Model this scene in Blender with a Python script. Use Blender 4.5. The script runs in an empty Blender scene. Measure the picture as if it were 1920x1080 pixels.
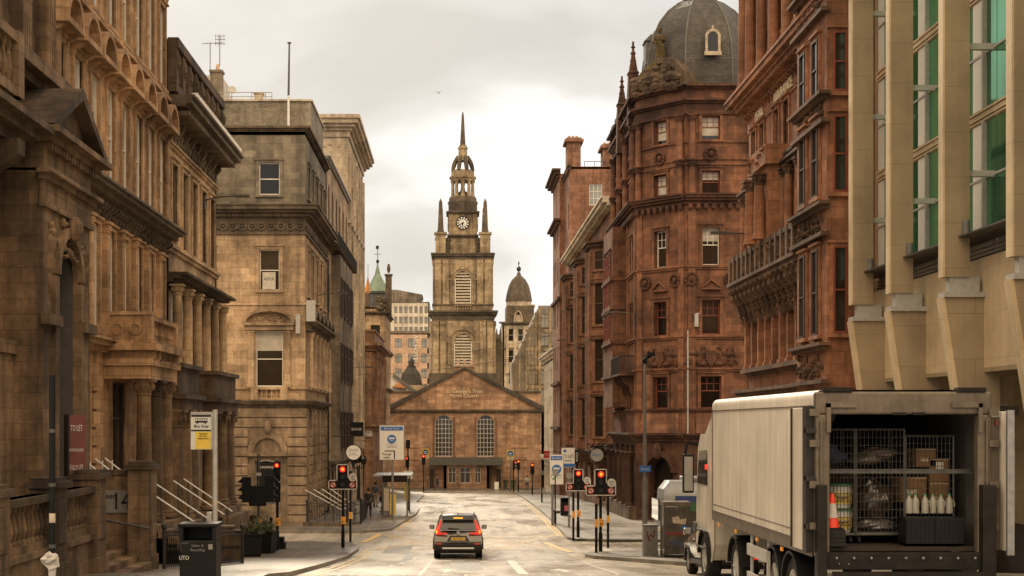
import bpy, bmesh, math, random
from mathutils import Vector, Matrix
R = math.radians
rnd = random.Random(7)
scn = bpy.context.scene
COL = scn.collection
CZ = 9.0            # height of the eye point above datum
FPX = 2700.0        # focal length of the photograph in its own pixels (about a 50 mm lens)
def PX(x, Y): return (x - 855.0) * Y / FPX
def PZ(y, Y): return CZ + (795.0 - y) * Y / FPX
def YS(x, X): return X * FPX / (x - 855.0)
PROF = [(-40,-2.9),(0,-2.95),(21,-3.05),(26,-3.15),(31,-3.35),(35,-3.72),(44,-4.38),(54,-5.06),(62,-5.36),(70,-5.58),(90,-5.93),(107,-6.25),(140,-7.15),(175,-8.3),(190,-8.6),(6000,-8.6)]
def gz(y):
    for (a, za), (b, zb) in zip(PROF, PROF[1:]):
        if y <= b:
            t = max(0, (y - a) / (b - a)); return CZ + za + (zb - za) * t
    return CZ - 8.6

# ---------------------------------------------------------------- materials
MATS = {}
def _new(name):
    m = bpy.data.materials.new(name); m.use_nodes = True
    nt = m.node_tree; nt.nodes.clear()
    out = nt.nodes.new('ShaderNodeOutputMaterial'); b = nt.nodes.new('ShaderNodeBsdfPrincipled')
    nt.links.new(b.outputs[0], out.inputs[0]); MATS[name] = m
    return m, nt, b
def _ramp(nt, src, p0, c0, p1, c1):
    r = nt.nodes.new('ShaderNodeValToRGB'); r.color_ramp.elements[0].position = p0; r.color_ramp.elements[1].position = p1
    r.color_ramp.elements[0].color = (*c0, 1); r.color_ramp.elements[1].color = (*c1, 1)
    nt.links.new(src, r.inputs[0]); return r.outputs[0]
def _mul(nt, a, b, fac=1.0, mode='MULTIPLY'):
    m = nt.nodes.new('ShaderNodeMix'); m.data_type = 'RGBA'; m.blend_type = mode; m.inputs[0].default_value = fac
    nt.links.new(a, m.inputs[6]); nt.links.new(b, m.inputs[7]); return m.outputs[2]
def _noise(nt, vec, scale, detail=5, rough=.6, sc=(1,1,1)):
    mp = nt.nodes.new('ShaderNodeMapping'); mp.inputs['Scale'].default_value = sc
    nt.links.new(vec, mp.inputs[0])
    n = nt.nodes.new('ShaderNodeTexNoise'); n.inputs['Scale'].default_value = scale
    n.inputs['Detail'].default_value = detail; n.inputs['Roughness'].default_value = rough
    nt.links.new(mp.outputs[0], n.inputs['Vector']); return n.outputs['Fac']
def g3(v): return (v, v, v)
def stone(name, a, b, bw=.8, bh=.36, mortar=.55, dirt=.45, streak=.35, rough=.85, bump=.35, msize=.012, soot=(.14,.11,.08), grain=1.0):
    m, nt, p = _new(name)
    uv = nt.nodes.new('ShaderNodeUVMap'); pos = nt.nodes.new('ShaderNodeNewGeometry').outputs['Position']
    br = nt.nodes.new('ShaderNodeTexBrick'); nt.links.new(uv.outputs[0], br.inputs['Vector'])
    br.inputs['Color1'].default_value = (*a, 1); br.inputs['Color2'].default_value = (*b, 1)
    br.inputs['Mortar'].default_value = (*[c * mortar for c in a], 1)
    br.inputs['Scale'].default_value = 1; br.inputs['Brick Width'].default_value = bw; br.inputs['Row Height'].default_value = bh
    br.inputs['Mortar Size'].default_value = msize; br.inputs['Mortar Smooth'].default_value = .3
    c = br.outputs['Color']
    n1 = _noise(nt, pos, .35, 6, .65); d = 1 - dirt
    c = _mul(nt, c, _ramp(nt, n1, .34, tuple(d * .8 + s * .5 * dirt for s in soot), .58, (1.1, 1.1, 1.1)))
    n2 = _noise(nt, pos, 1.0, 5, .6, (1.6, 1.6, .12))
    c = _mul(nt, c, _ramp(nt, n2, .36, g3(1 - streak), .56, g3(1.05)))
    n3 = _noise(nt, pos, 3.2, 8, .7)
    c = _mul(nt, c, _ramp(nt, n3, .28, g3(1-.36*grain), .7, g3(1+.24*grain)))
    nt.links.new(c, p.inputs['Base Color'])
    p.inputs['Roughness'].default_value = rough
    n4 = _noise(nt, pos, 14, 6, .7)
    ad = nt.nodes.new('ShaderNodeMath'); ad.operation = 'MULTIPLY_ADD'; ad.inputs[1].default_value = -1.0
    nt.links.new(br.outputs['Fac'], ad.inputs[0]); nt.links.new(n4, ad.inputs[2])
    bp = nt.nodes.new('ShaderNodeBump'); bp.inputs['Strength'].default_value = bump; bp.inputs['Distance'].default_value = .03
    nt.links.new(ad.outputs[0], bp.inputs['Height']); nt.links.new(bp.outputs[0], p.inputs['Normal'])
    return m
def plain(name, col, rough=.6, metal=0, var=.25, scale=3, bump=0, emit=None, es=0, spec=None, coat=0, streak=0):
    m, nt, p = _new(name)
    pos = nt.nodes.new('ShaderNodeNewGeometry').outputs['Position']
    rgb = nt.nodes.new('ShaderNodeRGB'); rgb.outputs[0].default_value = (*col, 1); c = rgb.outputs[0]
    if var:
        n = _noise(nt, pos, scale, 6, .65)
        c = _mul(nt, c, _ramp(nt, n, .3, g3(1 - var), .7, g3(1 + var * .5)))
    if streak:
        n = _noise(nt, pos, 2.2, 5, .6, (2, 2, .15)); c = _mul(nt, c, _ramp(nt, n, .38, g3(1 - streak), .6, g3(1)))
    nt.links.new(c, p.inputs['Base Color'])
    p.inputs['Roughness'].default_value = rough; p.inputs['Metallic'].default_value = metal
    if coat: p.inputs['Coat Weight'].default_value = coat; p.inputs['Coat Roughness'].default_value = .08
    if spec is not None: p.inputs['Specular IOR Level'].default_value = spec
    if emit: p.inputs['Emission Color'].default_value = (*emit, 1); p.inputs['Emission Strength'].default_value = es
    if bump:
        bp = nt.nodes.new('ShaderNodeBump'); bp.inputs['Strength'].default_value = bump; bp.inputs['Distance'].default_value = .03
        nt.links.new(_noise(nt, pos, scale * 5, 6, .7), bp.inputs['Height']); nt.links.new(bp.outputs[0], p.inputs['Normal'])
    return m
# left hand side stones
stone('st_portal', (.27,.17,.095), (.19,.118,.064), dirt=.7, streak=.55)
stone('st_amber', (.55,.34,.18), (.38,.225,.115), dirt=.45, streak=.4)
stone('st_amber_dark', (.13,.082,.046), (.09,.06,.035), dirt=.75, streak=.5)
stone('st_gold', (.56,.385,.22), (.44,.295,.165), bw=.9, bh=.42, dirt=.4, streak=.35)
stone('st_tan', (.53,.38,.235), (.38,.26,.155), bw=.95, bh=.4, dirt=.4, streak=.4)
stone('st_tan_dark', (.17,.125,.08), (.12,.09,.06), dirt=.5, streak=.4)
stone('st_attic', (.25,.21,.15), (.16,.135,.098), bw=1.0, bh=.42, dirt=.4, streak=.3)
stone('st_pale', (.60,.50,.36), (.52,.42,.30), bw=1.1, bh=.5, dirt=.3, streak=.3)
stone('st_grey', (.25,.205,.15), (.20,.16,.115), bw=1, bh=.45, dirt=.4, streak=.45)
stone('br_buff', (.33,.28,.2), (.23,.19,.135), bw=.24, bh=.085, dirt=.35, streak=.3, msize=.01)
# right hand side stones
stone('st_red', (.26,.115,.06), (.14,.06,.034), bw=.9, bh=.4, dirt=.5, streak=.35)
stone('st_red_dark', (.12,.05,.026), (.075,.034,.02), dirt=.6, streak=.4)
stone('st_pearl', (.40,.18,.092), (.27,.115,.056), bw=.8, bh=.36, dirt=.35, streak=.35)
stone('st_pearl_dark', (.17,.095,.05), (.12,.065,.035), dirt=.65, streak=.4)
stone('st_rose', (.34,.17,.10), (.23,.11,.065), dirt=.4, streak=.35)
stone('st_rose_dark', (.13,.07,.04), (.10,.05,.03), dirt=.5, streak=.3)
stone('st_cream', (.74,.66,.52), (.68,.60,.46), bw=1.2, bh=.6, dirt=.2, streak=.25, mortar=.8)
# centre
stone('st_church', (.52,.33,.21), (.31,.185,.115), bw=1.1, bh=.42, dirt=.35, streak=.3)
stone('st_tower', (.46,.355,.22), (.34,.255,.15), bw=1.2, bh=.5, dirt=.5, streak=.45)
stone('st_tower_dark', (.15,.115,.075), (.10,.08,.055), dirt=.4, streak=.3)
stone('br_hotel', (.58,.40,.28), (.52,.35,.24), bw=.5, bh=.2, dirt=.15, streak=.1)  # brick paled in colour to stand in for distance haze
stone('panel_beige', (.33,.255,.16), (.305,.235,.145), bw=2.4, bh=1.05, grain=.2, dirt=.03, streak=.1, mortar=.7, msize=.01, bump=.12, rough=.75)
stone('panel_sand', (.58,.46,.29), (.54,.42,.26), bw=1.5, bh=1.05, grain=.25, dirt=.04, streak=.08, mortar=.75, msize=.008, bump=.1, rough=.7)
stone('st_brown', (.36,.21,.13), (.27,.15,.09), dirt=.45, streak=.4)
stone('st_far', (.34,.31,.26), (.29,.26,.22), dirt=.2, streak=.3)
stone('st_base', (.34,.245,.155), (.24,.17,.105), bw=.95, bh=.56, dirt=.55, streak=.45)
stone('slate', (.105,.09,.07), (.062,.054,.044), bw=.26, bh=.13, dirt=.4, streak=.3, mortar=.5, msize=.014, rough=.6, bump=.6)
stone('moss_stone', (.14,.095,.03), (.095,.065,.025), dirt=.5, streak=.4)
plain('lead', (.12,.115,.10), .45, 0, .35, 2, .1)
plain('copper_green', (.20,.27,.20), .6, 0, .4, 1.5, .2)
plain('roof_felt', (.09,.08,.07), .8, 0, .3, 2)
plain('render_white', (.62,.58,.50), .8, 0, .2, 1, .1, streak=.2)
plain('orange_roof', (.5,.22,.09), .8, 0, .3, 1)
plain('soil', (.03,.025,.02), .95, 0, .3, 10)
# windows
plain('glass_dark', (.012,.010,.008), .06, 0, .3, 1, spec=.6)
plain('glass_warm', (.035,.026,.018), .09, 0, .35, .8, spec=.6)
plain('glass_sky', (.30,.30,.27), .08, 0, .3, .6, spec=.7)
plain('blind_cloth', (.50,.46,.38), .55, 0, .25, 3)
plain('frame_white', (.74,.70,.62), .45, 0, .1, 6)
plain('frame_dark', (.055,.035,.025), .45, 0, .2, 6)
plain('frame_red', (.22,.055,.03), .45, 0, .2, 6)
plain('frame_brown', (.14,.085,.05), .5, 0, .2, 6)
plain('louvre', (.55,.47,.34), .7, 0, .25, 2)
# street things
plain('black_paint', (.006,.006,.006), .35, 0, .3, 8, spec=.22)
plain('grey_paint', (.20,.19,.175), .5, .2, .3, 6, streak=.2)
plain('grey_light', (.42,.41,.38), .45, .1, .2, 6)
plain('galv', (.35,.34,.32), .4, .7, .25, 8)
plain('galv_dark', (.10,.095,.085), .5, .6, .35, 8)
plain('white_paint', (.78,.76,.70), .5, 0, .12, 8)
plain('sign_white', (.62,.60,.55), .45, 0, .1, 6)
plain('sign_blue', (.025,.12,.38), .4, 0, .1, 6)
plain('sign_yellow', (.70,.50,.06), .5, 0, .1, 6)
plain('sign_red', (.50,.03,.02), .45, 0, .1, 6)
plain('board_red', (.15,.035,.025), .5, 0, .25, 6)
plain('sign_green', (.05,.25,.12), .5, 0, .1, 6)
plain('sign_black', (.01,.01,.01), .5, 0, .1, 6, spec=.22)
plain('sign_grey', (.22,.21,.19), .5, 0, .15, 6)
plain('orange_box', (.85,.36,.03), .5, 0, .1, 6)
plain('rubber', (.02,.019,.018), .75, 0, .3, 8, spec=.22)
plain('plastic_black', (.009,.009,.009), .5, 0, .3, 6, spec=.22)
plain('lamp_red', (.6,.02,.01), .3, 0, 0, emit=(1,.02,.012), es=1.9)
plain('lamp_red_core', (.9,.3,.02), .3, 0, 0, emit=(1,.40,.03), es=1.5)
plain('lamp_red_dim', (.35,.02,.01), .3, 0, 0, emit=(1,.05,.02), es=.5)
plain('lens_off', (.03,.03,.025), .2, 0, 0)
plain('car_silver', (.105,.10,.092), .28, .6, .06, 2, coat=.6)
plain('car_grey', (.13,.12,.11), .28, .7, .06, 2, coat=.8)
plain('car_glass', (.05,.047,.042), .05, 0, .1, 1, spec=.8)
plain('car_trim', (.03,.028,.026), .45, 0, .2, 6, spec=.22)
plain('chrome', (.6,.58,.54), .18, 1, 0)
plain('plate_yellow', (.80,.50,.06), .4, 0, 0)
plain('truck_white', (.64,.58,.485), .5, 0, .2, .8, streak=.2, coat=.12)
plain('truck_frame', (.17,.135,.10), .5, .3, .35, 4, streak=.3)
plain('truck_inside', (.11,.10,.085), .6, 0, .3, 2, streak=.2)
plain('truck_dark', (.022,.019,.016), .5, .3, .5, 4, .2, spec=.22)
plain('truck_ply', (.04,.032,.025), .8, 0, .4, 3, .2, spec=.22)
plain('cage_wire', (.14,.13,.115), .5, .6, .3, 8)
plain('card_brown', (.20,.11,.05), .8, 0, .2, 5)
plain('milk_white', (.38,.36,.30), .35, 0, .08, 5)
plain('bucket_yellow', (.75,.58,.12), .45, 0, .1, 6)
plain('cone_red', (.75,.045,.015), .45, 0, .1, 6)
plain('bus_blue', (.03,.06,.20), .35, 0, .2, 2, coat=.4)
plain('bus_green', (.03,.13,.05), .35, 0, .2, 2, coat=.4)
plain('bus_silver', (.27,.28,.29), .4, .2, .2, 2)
plain('kiosk_grime', (.11,.095,.075), .35, .2, .6, 4, .2, streak=.3)
plain('poster', (.5,.42,.32), .7, 0, .5, 14)
plain('poster_pink', (.45,.12,.14), .7, 0, .4, 14)
plain('skin', (.42,.24,.16), .6, 0, .1, 6)
plain('hair_dark', (.02,.015,.012), .7, 0, .2, 20)
plain('cloth_black', (.018,.017,.018), .85, 0, .3, 10, .2)
plain('cloth_grey', (.10,.095,.09), .85, 0, .3, 10, .2)
plain('cloth_tan', (.28,.22,.15), .85, 0, .2, 10, .2)
plain('cloth_blue', (.05,.06,.10), .85, 0, .3, 10, .2)
plain('cloth_red', (.28,.04,.03), .85, 0, .2, 10, .2)
plain('cloth_white', (.45,.43,.40), .85, 0, .2, 10, .2)
plain('leaf', (.075,.095,.03), .5, 0, .4, 9)
plain('leaf_light', (.13,.15,.045), .5, 0, .4, 9)
plain('bark', (.06,.04,.025), .9, 0, .3, 9)
plain('feather', (.5,.48,.44), .7, 0, .2, 9)
plain('flag_orange', (.7,.32,.10), .7, 0, .15, 2)
plain('sun_gold', (.8,.68,.45), .5, 0, .1, 3)
def glass_green():
    m, nt, p = _new('glass_green')
    pos = nt.nodes.new('ShaderNodeNewGeometry').outputs['Position']
    n = _noise(nt, pos, .9, 3, .5, (1, 1, .1))
    nt.links.new(_ramp(nt, n, .4, (.06,.17,.09), .6, (.12,.40,.22)), p.inputs['Base Color']); p.inputs['Metallic'].default_value = .6
    p.inputs['Roughness'].default_value = .03; p.inputs['Specular IOR Level'].default_value = 1.0
    p.inputs['Specular Tint'].default_value = (.75, 1, .82, 1); p.inputs['IOR'].default_value = 1.7
glass_green()
plain('glass_painted_sky', (.86,.86,.82), .06, 0, .12, .6, spec=.8)  # pale base colour stands in for bright sky reflected in the glazing
def road_mat(name, base, dark, r0, r1, slab=None, bump=.25):
    m, nt, p = _new(name)
    pos = nt.nodes.new('ShaderNodeNewGeometry').outputs['Position']
    n1 = _noise(nt, pos, .22, 6, .6, (1, .35, 1)); n2 = _noise(nt, pos, 5, 8, .7); n3 = _noise(nt, pos, 1.5, 5, .7, (1.4, .06, 1)); n5 = _noise(nt, pos, 40, 3, .6)
    c = _ramp(nt, n1, .35, dark, .65, base)
    c = _mul(nt, c, _ramp(nt, n2, .3, g3(.75), .7, g3(1.2)))
    c = _mul(nt, c, _ramp(nt, n3, .35, g3(.66), .6, g3(1.12)))
    c = _mul(nt, c, _ramp(nt, n5, .3, g3(.7), .7, g3(1.25)))
    h = n2
    if slab:
        br = nt.nodes.new('ShaderNodeTexBrick'); nt.links.new(pos, br.inputs['Vector'])
        br.inputs['Color1'].default_value = (1,1,1,1); br.inputs['Color2'].default_value = (.55,.54,.52,1); br.inputs['Mortar'].default_value = (.16,.15,.13,1)
        br.inputs['Scale'].default_value = 1; br.inputs['Brick Width'].default_value = slab[0]; br.inputs['Row Height'].default_value = slab[1]
        br.inputs['Mortar Size'].default_value = .022
        c = _mul(nt, c, br.outputs['Color'])
        ad = nt.nodes.new('ShaderNodeMath'); ad.operation = 'MULTIPLY_ADD'; ad.inputs[1].default_value = -1.2
        nt.links.new(br.outputs['Fac'], ad.inputs[0]); nt.links.new(n2, ad.inputs[2]); h = ad.outputs[0]
    else:   # cracks and seams
        vo = nt.nodes.new('ShaderNodeTexVoronoi'); vo.feature = 'DISTANCE_TO_EDGE'; vo.inputs['Scale'].default_value = .28
        mp = nt.nodes.new('ShaderNodeMapping'); nt.links.new(pos, mp.inputs[0]); mp.inputs['Scale'].default_value = (1, .8, 1)
        nt.links.new(mp.outputs[0], vo.inputs['Vector'])
        c = _mul(nt, c, _ramp(nt, vo.outputs['Distance'], .0, g3(.6), .012, g3(1)), .8)
    nt.links.new(c, p.inputs['Base Color'])
    rr = _ramp(nt, _noise(nt, pos, .45, 6, .65, (1, .3, 1)), .38, g3(r0), .62, g3(r1)); nt.links.new(rr, p.inputs['Roughness'])
    p.inputs['Specular IOR Level'].default_value = .75
    bp = nt.nodes.new('ShaderNodeBump'); bp.inputs['Strength'].default_value = bump; bp.inputs['Distance'].default_value = .02
    nt.links.new(h, bp.inputs['Height']); nt.links.new(bp.outputs[0], p.inputs['Normal'])
road_mat('asphalt', (.43,.375,.285), (.33,.285,.215), .22, .46)
road_mat('paving', (.24,.195,.14), (.12,.098,.07), .30, .55, (.9, .6), .6)
road_mat('tactile', (.24,.205,.155), (.18,.15,.11), .4, .55, (.13, .13))
road_mat('kerbstone', (.30,.26,.20), (.19,.16,.125), .3, .5, (5, 1.0))
road_mat('asphalt_patch', (.38,.315,.225), (.29,.235,.165), .35, .5)
road_mat('earth', (.12,.10,.07), (.08,.07,.05), .8, .95)
plain('mark_white', (.66,.62,.54), .45, 0, .45, 5)
plain('mark_yellow', (.62,.42,.13), .5, 0, .4, 5)
plain('iron', (.03,.028,.025), .5, .3, .4, 8)

# ---------------------------------------------------------------- mesh helpers
class Fr:   # a wall frame: u along the wall, w outwards, z up
    def __init__(s, ox, oy, ux, uy, nx, ny): s.a = (ox, oy, ux, uy, nx, ny); s.th = math.atan2(nx, -ny)
    def pt(s, u, w, z):
        ox, oy, ux, uy, nx, ny = s.a; return (ox + u*ux + w*nx, oy + u*uy + w*ny, z)
LOC = Fr(0, 0, 1, 0, 0, -1)
def FL(X): return Fr(X, 0, 0, 1, 1, 0)      # left of the street, facing +X; u is the distance along it
def FR(X): return Fr(X, 0, 0, 1, -1, 0)     # right of the street, facing -X
def FY(Y): return Fr(0, Y, 1, 0, 0, -1)     # facing the viewer; u is X
class MB:
    def __init__(s): s.v = []; s.f = []; s.c = []
    def add(s, pts, faces):
        n = len(s.v); s.c.append((n, len(s.f))); s.v += [tuple(p) for p in pts]; s.f += [tuple(i + n for i in f) for f in faces]
    def poly(s, *pts): s.add(pts, [tuple(range(len(pts)))])
    def bx(s, fr, u0, u1, w0, w1, z0, z1):
        P = [fr.pt(u, w, z) for z in (z0, z1) for w in (w0, w1) for u in (u0, u1)]
        s.add(P, [(0,1,3,2),(4,6,7,5),(0,4,5,1),(2,3,7,6),(0,2,6,4),(1,5,7,3)])
    def b(s, x0, x1, y0, y1, z0, z1): s.bx(LOC, x0, x1, -y1, -y0, z0, z1)
    def prism(s, fr, pts, w0, w1):
        n = len(pts); P = [fr.pt(u, w0, z) for u, z in pts] + [fr.pt(u, w1, z) for u, z in pts]
        s.add(P, [tuple(range(n)), tuple(range(2*n-1, n-1, -1))] + [(i, (i+1) % n, (i+1) % n + n, i + n) for i in range(n)])
    def lathe(s, cx, cy, prof, n=12, a0=0.0, sx=1, sy=1):
        P = []; F = []
        for r, z in prof:
            for k in range(n):
                a = a0 + 2*math.pi*k/n; P.append((cx + r*sx*math.cos(a), cy + r*sy*math.sin(a), z))
        for j in range(len(prof)-1):
            for k in range(n): F.append((j*n+k, j*n+(k+1) % n, (j+1)*n+(k+1) % n, (j+1)*n+k))
        F.append(tuple(range(n-1, -1, -1))); F.append(tuple(range((len(prof)-1)*n, len(prof)*n))); s.add(P, F)
    def cyl(s, cx, cy, r, z0, z1, n=10, r2=None): s.lathe(cx, cy, [(r, z0), (r if r2 is None else r2, z1)], n)
    def tube(s, p, q, r, n=6, r2=None):
        p = Vector(p); q = Vector(q); d = (q-p).normalized()
        a = d.cross(Vector((0,0,1))) if abs(d.z) < .95 else d.cross(Vector((1,0,0))); a.normalize(); b = d.cross(a)
        r2 = r if r2 is None else r2; P = []
        for c, rr in ((p, r), (q, r2)):
            for k in range(n):
                t = 2*math.pi*k/n; P.append(c + a*(rr*math.cos(t)) + b*(rr*math.sin(t)))
        s.add(P, [(k, (k+1) % n, (k+1) % n + n, k+n) for k in range(n)] + [tuple(range(n)), tuple(range(2*n-1, n-1, -1))])
    def path(s, pts, r, n=6):
        for p, q in zip(pts, pts[1:]): s.tube(p, q, r, n)
    def blob(s, c, rr, n=7, m=5, jit=0):
        P = []; F = []
        for j in range(m+1):
            ph = math.pi*j/m - math.pi/2
            for k in range(n):
                t = 2*math.pi*k/n; q = 1 + (rnd.uniform(-jit, jit) if jit else 0)
                P.append((c[0]+rr[0]*q*math.cos(ph)*math.cos(t), c[1]+rr[1]*q*math.cos(ph)*math.sin(t), c[2]+rr[2]*q*math.sin(ph)))
        for j in range(m):
            for k in range(n): F.append((j*n+k, j*n+(k+1) % n, (j+1)*n+(k+1) % n, (j+1)*n+k))
        s.add(P, F)
    def relief(s, fr, u0, u1, z0, z1, n, r=(.05,.14), w=0.0, sym=False):
        for i in range(n):
            u = rnd.uniform(u0, u1); z = rnd.uniform(z0, z1); a = rnd.uniform(*r); b = rnd.uniform(*r)
            for uu in ((u, u0+u1-u) if sym else (u,)): s.blob(fr.pt(uu, w, z), (a, a, b), 6, 4)
    def disc(s, fr, u, z, r, w0, w1, n=20): s.prism(fr, [(u + r*math.cos(2*math.pi*k/n), z + r*math.sin(2*math.pi*k/n)) for k in range(n)], w0, w1)
    def ring(s, fr, u, z, r, ri, w0, w1, n=20, a0=0, a1=360):
        for k in range(n):
            p, q = R(a0 + (a1-a0)*k/n), R(a0 + (a1-a0)*(k+1)/n)
            s.prism(fr, [(u+ri*math.cos(p), z+ri*math.sin(p)), (u+r*math.cos(p), z+r*math.sin(p)), (u+r*math.cos(q), z+r*math.sin(q)), (u+ri*math.cos(q), z+ri*math.sin(q))], w0, w1)
    def loft(s, rings, cap=True):
        n = len(rings[0]); P = [p for r in rings for p in r]; F = []
        for j in range(len(rings)-1):
            for k in range(n): F.append((j*n+k, j*n+(k+1) % n, (j+1)*n+(k+1) % n, (j+1)*n+k))
        if cap: F.append(tuple(range(n-1, -1, -1))); F.append(tuple(range((len(rings)-1)*n, len(rings)*n)))
        s.add(P, F)
    def mesh(s, name, mat, off=(0,0,0), smooth=0):
        me = bpy.data.meshes.new(name)
        me.from_pydata([(x-off[0], y-off[1], z-off[2]) for x, y, z in s.v], [], s.f)
        uvl = me.uv_layers.new(name='UVMap'); me.update()
        V = me.vertices; data = uvl.data
        for p in me.polygons:
            nx, ny, nz = p.normal
            h = math.hypot(nx, ny)
            for li in p.loop_indices:
                x, y, z = V[me.loops[li].vertex_index].co; x += off[0]; y += off[1]; z += off[2]
                if abs(nz) > .75 or h < 1e-6: data[li].uv = (x, y)
                else: data[li].uv = ((-ny*x + nx*y)/h, z / max(.5, h))
        me.materials.append(MATS[mat])
        if smooth:
            me.shade_smooth(); me.set_sharp_from_angle(angle=R(smooth))
        return me
def wl(o):
    x = y = z = 0
    while o is not None: x += o.location.x; y += o.location.y; z += o.location.z; o = o.parent
    return (x, y, z)
def link(name, me, par=None):
    o = bpy.data.objects.new(name, me); COL.objects.link(o)
    if par is not None: o.parent = par
    return o
def tag(o, label, cat, group=None, kind=None):
    if label: o['label'] = label
    if cat: o['category'] = cat
    if group: o['group'] = group
    if kind: o['kind'] = kind
    return o
def thing(name, label, cat, loc, rz=0, group=None):
    o = link(name, None); o.location = loc; o.rotation_euler = (0, 0, rz); o.empty_display_size = .2
    return tag(o, label, cat, group)
def groups(mb, tol=.22, cap=16):     # pieces of a mesh that stand apart become objects of their own
    n = len(mb.c)
    if n < 2 or n > 600: return [mb]
    bb = []; ends = mb.c[1:] + [(len(mb.v), len(mb.f))]
    for (a, _), (b, _) in zip(mb.c, ends):
        P = mb.v[a:b]; bb.append([min(p[i] for p in P) for i in range(3)] + [max(p[i] for p in P) for i in range(3)])
    g = list(range(n))
    def fd(i):
        while g[i] != i: g[i] = g[g[i]]; i = g[i]
        return i
    for i in range(n):
        for j in range(i+1, n):
            A, B_ = bb[i], bb[j]
            if all(A[k]-tol <= B_[k+3] and B_[k]-tol <= A[k+3] for k in range(3)): g[fd(i)] = fd(j)
    roots = {}
    for i in range(n): roots.setdefault(fd(i), []).append(i)
    if len(roots) == 1 or len(roots) > cap: return [mb]
    out = []
    for ids in sorted(roots.values(), key=len, reverse=True):
        m = MB()
        for i in ids: (a, fa), (b, fb) = mb.c[i], ends[i]; m.add(mb.v[a:b], [tuple(q-a for q in f) for f in mb.f[fa:fb]])
        out.append(m)
    return out
def bld(mb, name, mat, par=None, smooth=0, bev=0):     # geometry given in world axes
    if par is not None:
        G = groups(mb)
        if len(G) > 1: return [bld(g, name, mat, par, smooth, bev) for g in G if not g.__setattr__('c', [])][0]
    o = link(name, mb.mesh(name, mat, wl(par) if par is not None else (0,0,0), smooth), par)
    if bev:
        m = o.modifiers.new('b', 'BEVEL'); m.width = bev; m.segments = 2; m.limit_method = 'ANGLE'
    return o
def sub(mb, name, mat, par, smooth=0, bev=0):          # geometry given in the parent's own axes
    G = groups(mb, .06, 12)
    if len(G) > 1: return [sub(g, name, mat, par, smooth, bev) for g in G if not g.__setattr__('c', [])][0]
    o = link(name, mb.mesh(name, mat, (0,0,0), smooth), par)
    if bev:
        m = o.modifiers.new('b', 'BEVEL'); m.width = bev; m.segments = 2; m.limit_method = 'ANGLE'
    return o
def struct(mb, name, mat, smooth=0):
    o = bld(mb, name, mat, None, smooth); o['kind'] = 'structure'; return o
CACHE = {}
def place(par, name, key, fn, mat, fr, u, w, z, smooth=0):
    if key not in CACHE:
        mb = MB(); fn(mb); CACHE[key] = mb.mesh(name, mat, (0,0,0), smooth)
    o = link(name, CACHE[key], par); p = fr.pt(u, w, z); q = wl(par)
    o.location = (p[0]-q[0], p[1]-q[1], p[2]-q[2]); o.rotation_euler = (0, 0, fr.th)
    return o
def copy_tree(o, par=None):
    c = o.copy(); COL.objects.link(c); c.parent = par
    for ch in [x for x in bpy.data.objects if x.parent == o]: copy_tree(ch, c)
    return c
def kids(o): return [x for x in COL.objects if x.parent == o]
def text_mesh(s, size, mat, ext=.004, align='CENTER', sx=1.0):
    cu = bpy.data.curves.new('t', 'FONT'); cu.body = s; cu.size = size; cu.extrude = ext; cu.align_x = align; cu.align_y = 'CENTER'; cu.resolution_u = 2
    o = bpy.data.objects.new('t', cu); COL.objects.link(o)
    me = bpy.data.meshes.new_from_object(o.evaluated_get(bpy.context.evaluated_depsgraph_get()))
    bpy.data.objects.remove(o)
    me.transform(Matrix.Diagonal((sx, 1, 1, 1)) ); me.transform(Matrix.Rotation(R(90), 4, 'X'))
    me.materials.clear(); me.materials.append(MATS[mat]); me.name = 'lettering'
    return me
def letter(par, s, size, mat, loc, sx=1.0, ext=.004, align='CENTER', name='lettering', rz=0):   # in the parent's own axes, readable from -Y
    o = link(name, text_mesh(s, size, mat, ext, align, sx), par); o.location = loc; o.rotation_euler = (0, 0, rz); return o

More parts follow.
